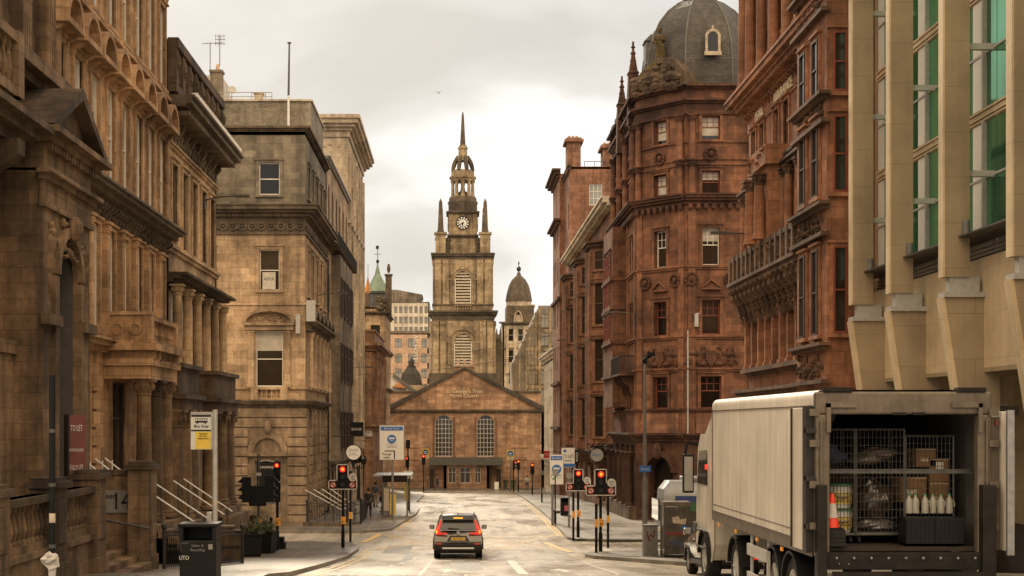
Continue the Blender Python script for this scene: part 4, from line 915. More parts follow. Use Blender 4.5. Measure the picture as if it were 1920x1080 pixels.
# chimney block on the gable
m = MB(); m.b(PX(855, YC), PX(889, YC), YC+1, YC+2.2, za-1, PZ(688, YC)); m.b(PX(853, YC), PX(891, YC), YC+.9, YC+2.3, PZ(688, YC), PZ(685, YC)); bld(m, 'chimney', 'st_church', B)
for x in (859, 871, 884): m = MB(); m.cyl(PX(x, YC), YC+1.6, .2, PZ(685, YC), PZ(674, YC), 8, .16); bld(m, 'chimney_pot', 'br_hotel', B)
sg = link('sign', None, B); sg.location = (PX(871, YC)-1.2, -.08, 0)
letter(sg, "St George's Tron", .72, 'sun_gold', (0, 0, PZ(734, YC)-gz(YC)), .95, .02); letter(sg, 'Parish Church', .66, 'sun_gold', (-.05, 0, PZ(742.5, YC)-gz(YC)), 1.0, .04)
# tower
YT = 207.0; FT = FY(YT); q = YT/FPX; XT = PX(868, YT); cy = YT+57*q
def tz(y): return PZ(y, YT)
T = thing('church_tower', 'tall buff stone church steeple with clock, colonnaded lantern and obelisk tip', 'church tower', (XT, cy, gz(200)))
def sq(m, hw, y0, y1, mat=None): m.b(XT-hw*q, XT+hw*q, cy-hw*q, cy+hw*q, tz(y1), tz(y0))
SIDES = [FY(cy-56*q), Fr(XT-56*q, cy, 0, -1, -1, 0), Fr(XT+56*q, cy, 0, 1, 1, 0), Fr(XT, cy+56*q, -1, 0, 0, 1)]
def towerwall(hw, y0, y1, op=None, name='wall', mat='st_tower', fm='louvre'):
    for k, (ux, uy, nx, ny) in enumerate(((1,0,0,-1), (0,-1,-1,0), (0,1,1,0), (-1,0,0,1))):
        fr = Fr(XT+nx*hw*q, cy+ny*hw*q, ux, uy, nx, ny); m = MB(); ops = []
        if op: ops = [(0, tz(op[1]), op[2]*q, (op[1]-op[0])*q, True)]
        wallmesh(m, fr, -hw*q, hw*q, tz(y1), tz(y0), ops, .9); bld(m, name, mat, T)
        if op:
            L = MB(); w = op[2]*q; n = 11; H = (op[1]-op[0])*q
            L.bx(fr, -w/2, w/2, -.92, -.88, tz(op[1]), tz(op[0])); lo = bld(L, 'louvre_backing', 'frame_dark', T)
            L = MB()
            for i in range(n):
                z = tz(op[1])+H*(i+.15)/n; zr = z-(tz(op[0])-w/2); half = w/2 if zr < 0 else math.sqrt(max(.02, w*w/4-zr*zr))
                p = [fr.pt(-half, -.12, z), fr.pt(half, -.12, z), fr.pt(half, -.6, z+H/n*.85), fr.pt(-half, -.6, z+H/n*.85)]; L.poly(*p)
                L.bx(fr, -half, half, -.16, -.12, z-.05, z+H/n*.42)
            bld(L, 'louvre', 'louvre', T)
            L = MB(); L.bx(fr, -w/2-.05, -w/2+.1, -.12, -.04, tz(op[1]), tz(op[0])-w/2); L.bx(fr, w/2-.1, w/2+.05, -.12, -.04, tz(op[1]), tz(op[0])-w/2); bld(L, 'louvre_frame', 'white_paint', T)
towerwall(57.5, 600, 700, (626, 686, 33))
towerwall(53, 485, 572, (508, 569, 30))
def ring_cornice(name, hw, y, steps, mat='st_tower_dark'):
    m = MB(); z = tz(y)
    for hh, p in steps: m.b(XT-hw*q-p, XT+hw*q+p, cy-hw*q-p, cy+hw*q+p, z, z+hh); z += hh
    bld(m, name, mat, T)
m = MB(); m.b(XT-64*q, XT+64*q, cy-64*q, cy+64*q, gz(200)-.3, tz(700)); bld(m, 'base', 'st_tower_dark', T)
ring_cornice('cornice', 57.5, 600, [(.5,.12),(.3,.05),(.3,.4),(.25,.62)])
m = MB(); sq(m, 56, 571, 585); bld(m, 'pedestal', 'st_tower', T)
ring_cornice('cornice', 56, 572.5, [(.2,.15)])
m = MB(); balustrade(m, FY(cy-56.5*q), XT-17*q, XT+17*q, .1, tz(584), 12*q, .35, (), .12, .14); bld(m, 'balustrade', 'st_tower', T)
ring_cornice('cornice', 53.5, 485, [(.2,.1),(.2,.05),(.25,.35),(.2,.5)])
for hw, y0, y1, xs in ((57.5, 602, 700, (-51, -37, 37, 51)), (53, 486, 571, (-47, -32, 32, 47))):
    for k, (ux, uy, nx, ny) in enumerate(((1,0,0,-1), (0,-1,-1,0), (0,1,1,0))):
        fr = Fr(XT+nx*hw*q, cy+ny*hw*q, ux, uy, nx, ny)
        for x in xs: pilaster(T, fr, x*q, tz(y1), tz(y0), .85, .28, 'st_tower')
for hw, yy, r in ((57.5, 642, 24), (53, 523, 20)):
    fr = FY(cy-hw*q); m = MB(); r = r*q; zc = tz(yy)
    m.ring(fr, XT, zc, r+.25, r, -.02, .2, 16, 0, 180)
    for s in (-1, 1): m.bx(fr, XT+s*r-.0 if s > 0 else XT-r-.3, XT+s*r+.3 if s > 0 else XT-r, -.02, .16, tz(yy+42), zc)
    m.bx(fr, XT-.2, XT+.2, -.02, .35, zc+r-.1, zc+r+.6); m.bx(fr, XT-r-.6, XT-r+.1, -.02, .22, zc-.12, zc+.12); m.bx(fr, XT+r-.1, XT+r+.6, -.02, .22, zc-.12, zc+.12); bld(m, 'arch_moulding', 'st_tower', T)
# obelisks at the corners
for sx in (-1, 1):
    for sy in (-1, 1):
        X, Y = XT+sx*42*q, cy+sy*42*q
        m = MB(); m.b(X-9.5*q, X+9.5*q, Y-9.5*q, Y+9.5*q, tz(479), tz(438)); m.b(X-11.5*q, X+11.5*q, Y-11.5*q, Y+11.5*q, tz(479), tz(473)); m.b(X-12*q, X+12*q, Y-12*q, Y+12*q, tz(438), tz(434.5)); p = bld(m, 'corner_pedestal', 'st_tower', T)
        m = MB(); m.lathe(X, Y, [(6.5*q*1.41, tz(434)), (6.5*q*1.41, tz(431)), (5.4*q*1.41, tz(430)), (3.2*q*1.41, tz(377)), (.1*q, tz(369))], 4, R(45)); bld(m, 'obelisk', 'st_tower_dark', p)
m = MB(); sq(m, 24, 438, 480); m.b(XT-33*q, XT+33*q, cy-33*q, cy+33*q, tz(480), tz(474)); bld(m, 'clock_base', 'st_tower', T)
m = MB()
for sx in (-1, 1):
    for sy in (-1, 1):
        for k in range(5): m.blob((XT+sx*(27+k*1.6)*q, cy+sy*(22+k)*q, tz(446+k*7)), (.45+.06*k, .45, .5))
bld(m, 'scroll_buttress', 'st_tower_dark', T)
ring_cornice('cornice', 25, 441, [(.2,.15),(.2,.35)])
m = MB(); sq(m, 27, 397, 438); bld(m, 'clock_stage', 'st_tower', T)
m = MB()
for s in (-23, 23): m.bx(FY(cy-27*q), XT+s*q-.3, XT+s*q+.3, 0, .12, tz(437), tz(397))
bld(m, 'clock_pilaster', 'st_tower', T)
for ux, uy, nx, ny in ((1,0,0,-1), (0,-1,-1,0), (0,1,1,0)):
    fr = Fr(XT+nx*27*q, cy+ny*27*q, ux, uy, nx, ny); c = link('clock', None, T); o_ = fr.pt(0, 0, tz(414)); w_ = wl(T); c.location = tuple(o_[i]-w_[i] for i in range(3)); c.rotation_euler = (0, 0, fr.th)
    m = MB(); m.disc(LOC, 0, 0, 13.5*q, 0, .08, 32); sub(m, 'surround', 'st_tower_dark', c)
    m = MB(); m.disc(LOC, 0, 0, 12*q, .08, .11, 32); sub(m, 'dial', 'white_paint', c)
    m = MB(); m.ring(LOC, 0, 0, 12*q, 11.3*q, .11, .14, 32); m.ring(LOC, 0, 0, 7.4*q, 7.0*q, .11, .14, 24)
    for k in range(12):
        a = R(k*30); ca, sa = math.cos(a), math.sin(a)
        P = [(7.6*q, -.06), (11.2*q, -.09), (11.2*q, .09), (7.6*q, .06)]; m.prism(LOC, [(x*ca-y*sa, x*sa+y*ca) for x, y in P], .11, .135)
    for a, L, w in ((R(-100), 5.6, .11), (R(206), 9, .07)):
        ca, sa = math.cos(a), math.sin(a); m.prism(LOC, [(x*ca-y*sa, x*sa+y*ca) for x, y in ((-1.5*q, -w), (L*q, -w*.5), (L*q, w*.5), (-1.5*q, w))], .14, .16)
    sub(m, 'numerals_and_hands', 'sign_black', c)
m = MB(); z = tz(397)
for hh, p in ((.2,.15),(.2,.35)): m.b(XT-27*q-p, XT+27*q+p, cy-27*q-p, cy+27*q+p, z, z+hh); z += hh
m.lathe(XT, cy, [(27.5*q, tz(392)), (27.5*q, tz(376)), (28.5*q, tz(374)), (29*q, tz(371)), (27*q, tz(370)), (26*q, tz(363)), (24.5*q, tz(361.5))], 28); bld(m, 'drum', 'st_tower_dark', T, 35)
for k in range(10):
    a = R(k*36+18); X, Y = XT+20*q*math.cos(a), cy+20*q*math.sin(a)
    m = MB(); m.lathe(X, Y, [(.34, tz(362)), (.34, tz(359)), (.25, tz(358)), (.22, tz(334)), (.34, tz(332)), (.34, tz(330))], 8); bld(m, 'column', 'st_tower', T, 35)
m = MB(); m.lathe(XT, cy, [(6*q, tz(362)), (5*q, tz(350)), (3.5*q, tz(341)), (5*q, tz(330))], 8)
for k in range(4): a = R(k*90+45); m.blob((XT+8*q*math.cos(a), cy+8*q*math.sin(a), tz(358)), (.3,.3,.6))
bld(m, 'urn', 'st_tower_dark', T)
m = MB(); m.lathe(XT, cy, [(22*q, tz(331)), (23*q, tz(328)), (25.5*q, tz(326)), (26*q, tz(323)), (22.5*q, tz(322)), (21.5*q, tz(312)), (19.5*q, tz(310)), (17*q, tz(310.5))], 28); bld(m, 'lantern_cornice', 'st_tower', T, 35)
for k in range(8):
    a = R(k*45+22.5); pts = []
    for t in rng(0, 1, 7): r = 19.2*q*math.cos(t*1.12)+1*q; pts.append((XT+r*math.cos(a), cy+r*math.sin(a), tz(311)+t*(311-284)*q*1.0))
    m = MB(); m.path(pts, .3, 6); bld(m, 'dome_rib', 'st_tower_dark', T)
m = MB(); m.lathe(XT, cy, [(13*q, tz(292)), (12.5*q, tz(287)), (10*q, tz(283)), (8.6*q, tz(281)), (8*q, tz(270)), (9.4*q, tz(269)), (10*q, tz(266.5)), (8*q, tz(265.5)), (7.4*q, tz(262))], 16); bld(m, 'neck', 'st_tower', T, 35)
m = MB(); m.lathe(XT, cy, [(6.8*q*1.2, tz(264)), (6*q*1.2, tz(260)), (2.6*q*1.2, tz(206)), (.1, tz(198))], 4, R(45)); bld(m, 'spire', 'st_tower_dark', T)

# ================================================================= far right of the church
B = thing('domed_building', 'distant tan building with a small round dome and ball finial behind the church', 'building', (11, 262, gz(262)))
Yd = 262; q2 = Yd/FPX; dx = PX(975, Yd)
facade(B, FY(Yd), PX(942, Yd), PX(1010, Yd), gz(300), PZ(606, Yd), 'st_pale', [dict(us=[PX(958, Yd), PX(976, Yd), PX(994, Yd)], z=PZ(y, Yd), w=.95, h=2.3, fmat='frame_white') for y in (640, 680, 720)], rd=.25)  # paler stone on this far front, haze put into the colour
body(B, PX(942, Yd), PX(1010, Yd), Yd, Yd+12, PZ(606, Yd), sides='L', wall='st_pale')
m = MB(); cornice(m, FY(Yd), PX(942, Yd), PX(1010, Yd), PZ(610, Yd), [(.3,.2),(.3,.6)], 1, 1); cornice(m, FY(Yd), PX(942, Yd), PX(1010, Yd), PZ(655, Yd), [(.3,.3)], 1, 1); bld(m, 'cornice', 'st_tan_dark', B)
for x in (951, 966, 984, 1001): pilaster(B, FY(Yd), PX(x, Yd), PZ(700, Yd), PZ(612, Yd), .5, .35, 'st_pale')
m = MB(); m.b(PX(950,Yd), PX(1002,Yd), Yd+1, Yd+9, PZ(606,Yd), PZ(572,Yd)); bld(m, 'attic', 'st_tan_dark', B)
m = MB(); archhood(m, FY(Yd+1), PX(972,Yd), PZ(604,Yd), 1.7, 2.2, .4, .25); m.bx(FY(Yd+1), PX(967,Yd), PX(977,Yd), 0, .2, PZ(604,Yd), PZ(590,Yd)); bld(m, 'dormer', 'st_pale', B)
m = MB(); m.lathe(dx, Yd+5, [(24*q2, PZ(574,Yd)), (24*q2, PZ(560,Yd))], 12); bld(m, 'drum', 'st_pale', B)
m = MB(); m.lathe(dx, Yd+5, [(25.5*q2, PZ(561,Yd)), (25*q2, PZ(556,Yd)), (23*q2, PZ(545,Yd)), (19*q2, PZ(530,Yd)), (13*q2, PZ(519,Yd)), (5*q2, PZ(512,Yd)), (2.5*q2, PZ(505,Yd))], 20); bld(m, 'dome', 'st_tower_dark', B, 40)
m = MB(); m.blob((dx, Yd+5, PZ(499,Yd)), (.42,.42,.5), 10, 8); m.tube((dx,Yd+5,PZ(510,Yd)), (dx,Yd+5,PZ(484,Yd)), .08); m.blob((dx, Yd+5, PZ(488,Yd)), (.15,.1,.3)); bld(m, 'finial', 'iron', B)
for x in (933, 940): m = MB(); m.lathe(PX(x,Yd), Yd+6, [(.9, PZ(640,Yd)), (.9, PZ(632,Yd)), (.2, PZ(622,Yd)), (.05, PZ(612,Yd))], 8); bld(m, 'pinnacle', 'st_tower_dark', B)
m = MB(); m.b(PX(930,Yd), PX(943,Yd), Yd+2, Yd+10, gz(300), PZ(640,Yd)); bld(m, 'side_block', 'st_tan_dark', B)
m = MB()
for i in range(6): m.cyl(PX(985+i*4,Yd), Yd+6, .2, PZ(572,Yd), PZ(566,Yd), 6)
bld(m, 'chimney_pots', 'st_pale', B)
B = thing('modern_office_building', 'grey modern office with a sloping ribbed side wall right of the church', 'building', (17, 232, gz(232)))
Ym = 232
m = MB(); m.prism(FY(Ym), [(PX(962,Ym), gz(300)), (PX(1060,Ym), gz(300)), (PX(1060,Ym), PZ(573,Ym)), (PX(1012,Ym), PZ(573,Ym)), (PX(962,Ym), PZ(680,Ym))], -14, 0); bld(m, 'wall', 'st_far', B)
m = MB()
for k in range(9):
    t = k/8; m.tube((PX(1012-50*t,Ym)-.1, Ym-.12, PZ(573+107*t,Ym)), (PX(1012-50*t,Ym)-.1, Ym-.12, gz(300)), .16, 4)
for x in (1012, 1031, 1050): m.bx(FY(Ym), PX(x,Ym)-.2, PX(x,Ym)+.2, 0, .3, gz(300), PZ(574,Ym))
for y in (620, 655, 690, 725): m.bx(FY(Ym), PX(985,Ym), PX(1060,Ym), 0, .2, PZ(y+3,Ym), PZ(y-3,Ym))
bld(m, 'fin', 'st_tower', B)
for x in (1000, 1021.5, 1041):
    for y in (618, 652, 688, 724): window(B, FY(Ym+.3), PX(x,Ym), PZ(y-3,Ym), 1.35, 2.3, rd=-.35, pmat='glass_sky', style='case') if not (x < 1001 and y < 640) else None
B = thing('cream_building', 'bright cream fronted building catching the light far down the right side', 'building', (11.2, 166, gz(166)))
fr = FR(11.0); us = rng(157.6, 178.4, 9)
facade(B, fr, 156.4, 180, gz(180)-.3, PZ(668, 158), 'st_cream', [dict(us=us, z=h(z), w=1.2, h=2.4, arch=z > 2, fmat='frame_white', pmat='glass_sky') for z in (4.2, .8, -2.8)] + [dict(us=us, z=h(-7.6), w=1.8, h=2.6, pmat='glass_dark')], rd=.25)
m = MB(); cornice(m, fr, 156.4, 180, PZ(668, 158), [(.3,.2),(.3,.5),(.25,.7)], 1, 1); cornice(m, fr, 156.4, 180, h(-4.4), [(.3,.3),(.3,.5)], 1, 1); bld(m, 'cornice', 'st_cream', B); body(B, 11, 22, 156.4, 180, PZ(666, 158), sides='FN', wall='st_cream')

# ================================================================= tall red building with chimneys
X5 = 11.0; F5 = FR(X5); Y5 = 138.5
B = thing('red_tenement', 'tall red stone tenement with two chimneys rising above the cream eaves, right side', 'building', (X5, 147, gz(147)))
zt = PZ(312, Y5); zb = PZ(338, 150)
wx = PX(1117, Y5)
facade(B, FY(Y5), PX(1068, Y5), 24, gz(150)-.3, zt, 'st_rose', [dict(us=[wx, wx+6], z=PZ(385, Y5), w=1.25, h=2.0, style='grid', fmat='frame_white', pmat='glass_sky')], rd=.12)
facade(B, F5, Y5, 146, gz(150)-.3, zt, 'st_rose', [dict(us=[141, 144], z=h(z), w=1.1, h=2.5) for z in (19, 14.6, 10, 5.6, 1.2, -3)], rd=.3)
facade(B, FR(X5-.5), 146, 156, gz(156)-.3, zb, 'st_rose', [dict(us=[148.5, 151.5, 154], z=h(z), w=1.1, h=2.4) for z in (18.5, 14.6, 10, 5.6, 1.2, -3)], rd=.3)
m = MB(); wallmesh(m, FY(146), X5-.5, X5+1, gz(150), zb, [], .1); bld(m, 'wall', 'st_rose', B)
body(B, X5, 24, Y5, 156, zt, sides='N', wall='st_rose')
m = MB(); cornice(m, F5, Y5, 146, zt-.3, [(.3,.15),(.15,.3)], 1, 0); cornice(m, FR(X5-.5), 146, 156, zb-.4, [(.3,.2),(.3,.55),(.2,.8)], 1, 1); cornice(m, FR(X5-.5), 146, 156, PZ(430,150), [(.3,.3),(.2,.6)], 1, 1)
for z in (12.6, 4, -.6): cornice(m, FR(X5-.5), 146, 156, h(z), [(.3,.25)], 1, 1)
bld(m, 'cornice', 'st_rose_dark', B)
for x0_, x1_, y0_ in ((1064, 1089, 258), (1131, 1156, 270)):
    m = MB(); m.b(PX(x0_, 139), PX(x1_, 139), 139, 141.5, zt-.3, PZ(y0_+8, 139)); m.b(PX(x0_-5, 139), PX(x1_+5, 139), 138.7, 141.8, PZ(y0_+8, 139), PZ(y0_+3, 139)); m.b(PX(x0_-2, 139), PX(x1_+2, 139), 138.9, 141.6, PZ(y0_+3, 139), PZ(y0_, 139)); c = bld(m, 'chimney', 'st_rose', B)
    m = MB(); 
    for i in range(3): m.cyl(PX(x0_+5+i*7, 139), 140, .17, PZ(y0_, 139), PZ(y0_-7, 139), 8, .13)
    bld(m, 'chimney_pot', 'br_hotel', c)
m = MB(); m.tube((PX(1096,139),138.9,PZ(303,139)), (PX(1134,139),138.9,PZ(303,139)), .035); [m.tube((PX(x,139),138.9,zt), (PX(x,139),138.9,PZ(303,139)), .035) for x in (1096, 1115, 1134)]; bld(m, 'roof_railing', 'galv_dark', B)
# ================================================================= bay-windowed building
B = thing('bay_window_building', 'rose sandstone building with stacked canted bay windows and a cream eaves band, right side', 'building', (X5, 119, gz(119)))
zt = h(15.3)
facade(B, F5, 100, Y5-.02, gz(138)-.3, zt, 'st_rose', [dict(us=[102, 111.2, 123.5, 134.8], z=h(z), w=1.1, h=2.6, fmat='frame_brown') for z in (9.2, 4.8, .8)] + [dict(us=rng(102, 136, 8), z=h(-5.8), w=2.4, h=3.2, pmat='glass_dark')], rd=.3)
body(B, X5, 22, 100, Y5-.05, zt+.1, sides='F', wall='st_rose')
m = MB(); cornice(m, F5, 100, Y5-.05, h(13.3), [(.14,.2)]); cornice(m, F5, 100, Y5-.05, h(-2.0), [(.3,.3),(.3,.6)]); bld(m, 'string_course', 'st_rose_dark', B)
m = MB(); cornice(m, F5, 100, Y5-.05, zt-.1, [(.22,.5),(.28,.8),(.15,.95)], 0, 1); bld(m, 'eaves', 'st_cream', B)
for yc, hw in ((106.6, 2.6), (117.4, 2.6), (129.5, 2.8)):
    b_ = [ (yc-hw, 0), (yc-hw*.55, 1.15), (yc+hw*.55, 1.15), (yc+hw, 0) ]   # (u, w)
    def ringp(m, z0, z1, ex=0.0):
        P = [(X5+.1, b_[0][0]-ex), (X5-ex, b_[0][0]-ex), (X5-1.15-ex, b_[1][0]-ex*.5), (X5-1.15-ex, b_[2][0]+ex*.5), (X5-ex, b_[3][0]+ex), (X5+.1, b_[3][0]+ex)]
        n = len(P); m.add([(x, y, z0) for x, y in P]+[(x, y, z1) for x, y in P], [tuple(range(n)), tuple(range(2*n-1, n-1, -1))]+[(i, (i+1) % n, (i+1) % n+n, i+n) for i in range(n)])
    bay = None; m = MB()
    for zf in (-1.9, 2.1, 6.2, 10.3): ringp(m, h(zf), h(zf+1.0))
    ringp(m, h(12.4) , h(12.9))
    for x, y in ((X5-.03, b_[0][0]), (X5-1.15, b_[1][0]), (X5-1.15, b_[2][0]), (X5-.03, b_[3][0]), (X5-1.15, yc)): m.b(x-.16, x+.16, y-.18, y+.18, h(-1.9), h(12.6))
    bay = bld(m, 'bay', 'st_rose', B)
    m = MB()
    for zf in (-2.05, 2.0, 6.1, 10.2): ringp(m, h(zf), h(zf+.16), .16)
    ringp(m, h(12.9), h(13.15), .25); ringp(m, h(13.15), h(13.3), .4); bld(m, 'bay_ledge', 'st_rose_dark', B)
    for zf in (-.95, 3.1, 7.2, 11.2):
        hh = 3.1 if zf < 11 else 1.4
        for frw, w_ in ((Fr(X5-1.05, 0, 0, 1, -1, 0), None),):
            for u in (yc-hw*.28, yc+hw*.28): window(B, frw, u, h(zf), hw*.46, hh, rd=.06, fmat='frame_white', pmat='glass_warm', blind=.7)
        for s in (0, 1):
            (ua, wa), (ub, wb_) = (b_[0], b_[1]) if s == 0 else (b_[2], b_[3]); xa, xb = X5-wa, X5-wb_
            L = math.hypot(ub-ua, xb-xa); ux, uy = (xb-xa)/L, (ub-ua)/L; nx, ny = -uy, ux
            frs = Fr(xa, ua, ux, uy, nx, ny); window(B, frs, L/2, h(zf), L*.5, hh, rd=.02, fmat='frame_brown', pmat='glass_warm', smat='st_rose', sw=.22)
    m = MB(); 
    for k in range(4): ringp(m, h(-2.5-k*.3), h(-2.2-k*.3), -.12-.2*k)
    bld(m, 'bay_corbel', 'st_rose_dark', B)
# ================================================================= red domed corner building
YD = 84.0; XD = 10.9; q3 = YD/FPX
B = thing('domed_corner_building', 'dark red sandstone corner building under a big grey slate dome, right of the street', 'building', (XD, YD, gz(YD)))
FD = FY(YD); XC = 13.4; YCc = 86.9; g0 = gz(100)-.4
LC = math.hypot(XC-XD, YCc-YD); FCn = Fr(XD, YCc, (XC-XD)/LC, (YD-YCc)/LC, -(YCc-YD)/LC, -(XC-XD)/LC)   # canted corner
FS = FR(XD); uD = PX(1333, YD); uc = LC/2; zt = h(19.6)
def dz(y): return PZ(y, YD)
rows = [(217, 262, 1.05), (320, 366, 1.05), (427, 497, 1.0), (562, 627, 1.05), (705, 766, 1.2)]
def drow(us, wf=1.0, st='up6', **k): return [dict(us=us, z=dz(b), w=w*wf, h=(b-a)*q3, style=st, fmat='frame_red' if i not in (2,) else 'frame_white', smat='st_red', sw=.17, blind=.5, **k) for i, (a, b, w) in enumerate(rows)]
facade(B, FD, XC, 24, dz(822), zt, 'st_red', drow([uD, uD+4.6, uD+8.2]), rd=.3)
facade(B, FCn, 0, LC, dz(822), zt, 'st_red', drow([uc], .95), rd=.34)
sus = [89.4, 92.8, 96.4]
facade(B, FS, YCc, 100, dz(822), zt, 'st_red', drow(sus, 1.0), rd=.13)
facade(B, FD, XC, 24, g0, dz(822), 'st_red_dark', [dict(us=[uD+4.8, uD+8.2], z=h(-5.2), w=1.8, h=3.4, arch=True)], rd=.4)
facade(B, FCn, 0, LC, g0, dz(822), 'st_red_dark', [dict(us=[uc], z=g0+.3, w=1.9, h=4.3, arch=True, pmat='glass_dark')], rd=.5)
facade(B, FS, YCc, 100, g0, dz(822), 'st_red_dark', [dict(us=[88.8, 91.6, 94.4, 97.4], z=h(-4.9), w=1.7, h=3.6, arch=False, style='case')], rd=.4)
FACES = ((FD, XC, 24, 0, 0), (FCn, 0, LC, 0, 0), (FS, YCc, 100, 0, 0))
mS = MB(); mC = MB(); mR = MB()
for fr, a, b, e0, e1 in FACES:
    for y in (505, 636, 697): cornice(mS, fr, a-.02, b+.02, dz(y), [(.12,.08),(.1,.16)])
    for y in (268, 300, 310): cornice(mS, fr, a, b, dz(y), [(.1,.07)])
    cornice(mC, fr, a-.05, b+.05, dz(383), [(.2,.12),(.16,.3),(.14,.45),(.1,.52)]); dentils(mC, fr, a, b, dz(392), dz(383), .3, .22, .24)
    cornice(mC, fr, a-.05, b+.05, dz(828), [(.2,.15),(.15,.35),(.12,.5)]); cornice(mC, fr, a-.05, b+.05, dz(770), [(.12,.15)])
    cornice(mC, fr, a-.02, b+.02, dz(215), [(.15,.15),(.5,.06),(.12,.2),(.14,.38)]); cornice(mC, fr, a-.05, b+.05, dz(168), [(.12,.2),(.14,.45)])
bld(mS, 'string_course', 'st_red', B); bld(mC, 'cornice', 'st_red_dark', B)
def roundel(m): m.ring(LOC, 0, 0, .42, .3, -.02, .14, 14); m.disc(LOC, 0, 0, .3, -.02, .04, 12); m.blob((0, -.12, 0), (.15,.12,.19)); [m.blob((.34*math.cos(R(k*40)), -.14, .34*math.sin(R(k*40))), (.08,.06,.08), 5, 4) for k in range(9)]
for fr, us_ in ((FD, [uD]), (FCn, [uc])):
    for u in us_:
        place(B, 'roundel', 'rnd', roundel, 'st_red_dark', fr, u, 0, dz(289))
        for s in (-1.15, 1.15): place(B, 'roundel', 'rnd', roundel, 'st_red_dark', fr, u+s, 0, dz(524))
        place(B, 'small_pediment', 'sped', lambda m: pediment(m, LOC, 0, 0, 1.1, .55, .22, .09), 'st_red', fr, u, 0, dz(543))
def carved(m):
    for s in (-1, 1):
        m.blob((s*.75, -.08, .75), (.16,.14,.2)); m.blob((s*.72, -.06, .4), (.22,.14,.32)); m.blob((s*.5, -.06, .2), (.32,.12,.14)); m.blob((s*1.1, -.05, .75), (.32,.1,.14)); m.blob((s*1.2, -.05, .3), (.16,.1,.3)); m.ring(LOC, s*1.05, .5, .32, .22, -.01, .07, 10)
    m.prism(LOC, [(-.3,.95), (.3,.95), (.3,.4), (0,0), (-.3,.4)], -.01, .12); m.relief(LOC, -1.5, 1.5, .05, 1.15, 46, (.05,.12), 0, True)
for fr, u in ((FD, uD), (FCn, uc), (FD, uD+6)): place(B, 'carved_panel', 'carv', carved, 'st_red_dark', fr, u, 0, dz(688))
for fr, us_ in ((FD, [XC+.35, XC+3.9, XC+7.5]), (FCn, [.3, LC-.3]), (FS, [YCc+.4, 91.1, 94.6, 98.2])):
    for u in us_:
        column(B, fr, u, .18, dz(370), dz(300), .2, 'st_red', 'st_red_dark'); column(B, fr, u, .18, dz(300), dz(216), .2, 'st_red', 'st_red_dark')
        pilaster(B, fr, u, dz(770), dz(392), .42, .1, 'st_red', cap=False)
m = MB()
for fr, a, b in ((FD, XC+.6, XC+3.5), (FD, XC+4.2, XC+7), (FCn, .5, LC-.5)): m.bx(fr, a, b, -.02, .06, dz(812), dz(775))
bld(m, 'panel', 'st_rose', B)
m = MB(); m.ring(FCn, uc, g0+.3+4.3-.95, 1.3, .97, -.02, .25, 16, 0, 180); m.blob(FCn.pt(uc, .3, h(-1.6)), (.3,.25,.5)); bld(m, 'door_arch', 'st_red_dark', B)
for u in (88, 90.2, 93, 95.9, 99.2): column(B, FS, u, .3, gz(90)+.9, dz(850), .22, 'st_red_dark')
m = MB(); m.bx(FS, YCc, 100, 0, .5, g0, gz(88)+.9); m.bx(FD, XC, 24, 0, .3, g0, gz(88)+.9); bld(m, 'plinth', 'st_portal', B)
body(B, XD+.1, 24, YCc, 100, zt+.05, sides='N', wall='st_red'); m = MB(); m.b(XC, 24, YD+.02, YCc, zt-.2, zt); bld(m, 'roof', 'lead', B)
# slate dome
cxd, cyd = PX(1311, 88), 88.0; rr = 3.62
prof = [(rr*.98, 0), (rr*1.0, .9), (rr*.995, 1.9), (rr*.96, 2.9), (rr*.885, 3.8), (rr*.77, 4.65), (rr*.6, 5.4), (rr*.4, 5.95), (rr*.28, 6.15)]
m = MB(); m.lathe(cxd, cyd, [(r, zt+z) for r, z in prof], 8, R(22.5)); D = bld(m, 'dome', 'slate', B)
m = MB(); m.lathe(cxd, cyd, [(rr*1.03, zt-.4), (rr*1.05, zt), (rr*1.03, zt+.06)], 8, R(22.5)); m.lathe(cxd, cyd, [(rr*.29, zt+6.1), (rr*.31, zt+6.25), (rr*.27, zt+6.4), (rr*.2, zt+6.9), (.3, zt+7.1)], 8, R(22.5))
for k in range(8):
    a = R(22.5+45*k); m.path([(cxd+(r+.01)*math.cos(a), cyd+(r+.01)*math.sin(a), zt+z) for r, z in prof], .05, 5)
bld(m, 'dome_leadwork', 'lead', B)
dxm = PX(1333, 85); yfd = cyd-rr*.94; 
m = MB(); m.bx(FY(yfd), dxm-.42, dxm+.42, -1.2, .22, zt+2.2, zt+3.1); m.prism(FY(yfd), arcpts(dxm, zt+3.1, .42, 10), -1.2, .22); dm = bld(m, 'dormer', 'lead', B)
m = MB(); m.ring(FY(yfd-.22), dxm, zt+3.1, .46, .3, -.02, .06, 12, 0, 180); m.bx(FY(yfd-.22), dxm-.44, dxm-.3, -.02, .06, zt+2.2, zt+3.1); m.bx(FY(yfd-.22), dxm+.3, dxm+.44, -.02, .06, zt+2.2, zt+3.1); m.bx(FY(yfd-.22), dxm-.5, dxm+.5, -.02, .12, zt+2.0, zt+2.22); m.blob((dxm, yfd-.25, zt+3.65), (.08,.06,.12)); bld(m, 'dormer_frame', 'st_pale', dm)
m = MB(); m.prism(FY(yfd-.225), [(dxm-.3, zt+2.2), (dxm+.3, zt+2.2), (dxm+.3, zt+3.1)]+[(x, z) for x, z in reversed(arcpts(dxm, zt+3.1, .3, 8))]+[(dxm-.3, zt+3.1)], 0, .01); bld(m, 'dormer_louvre', 'glass_dark', dm)
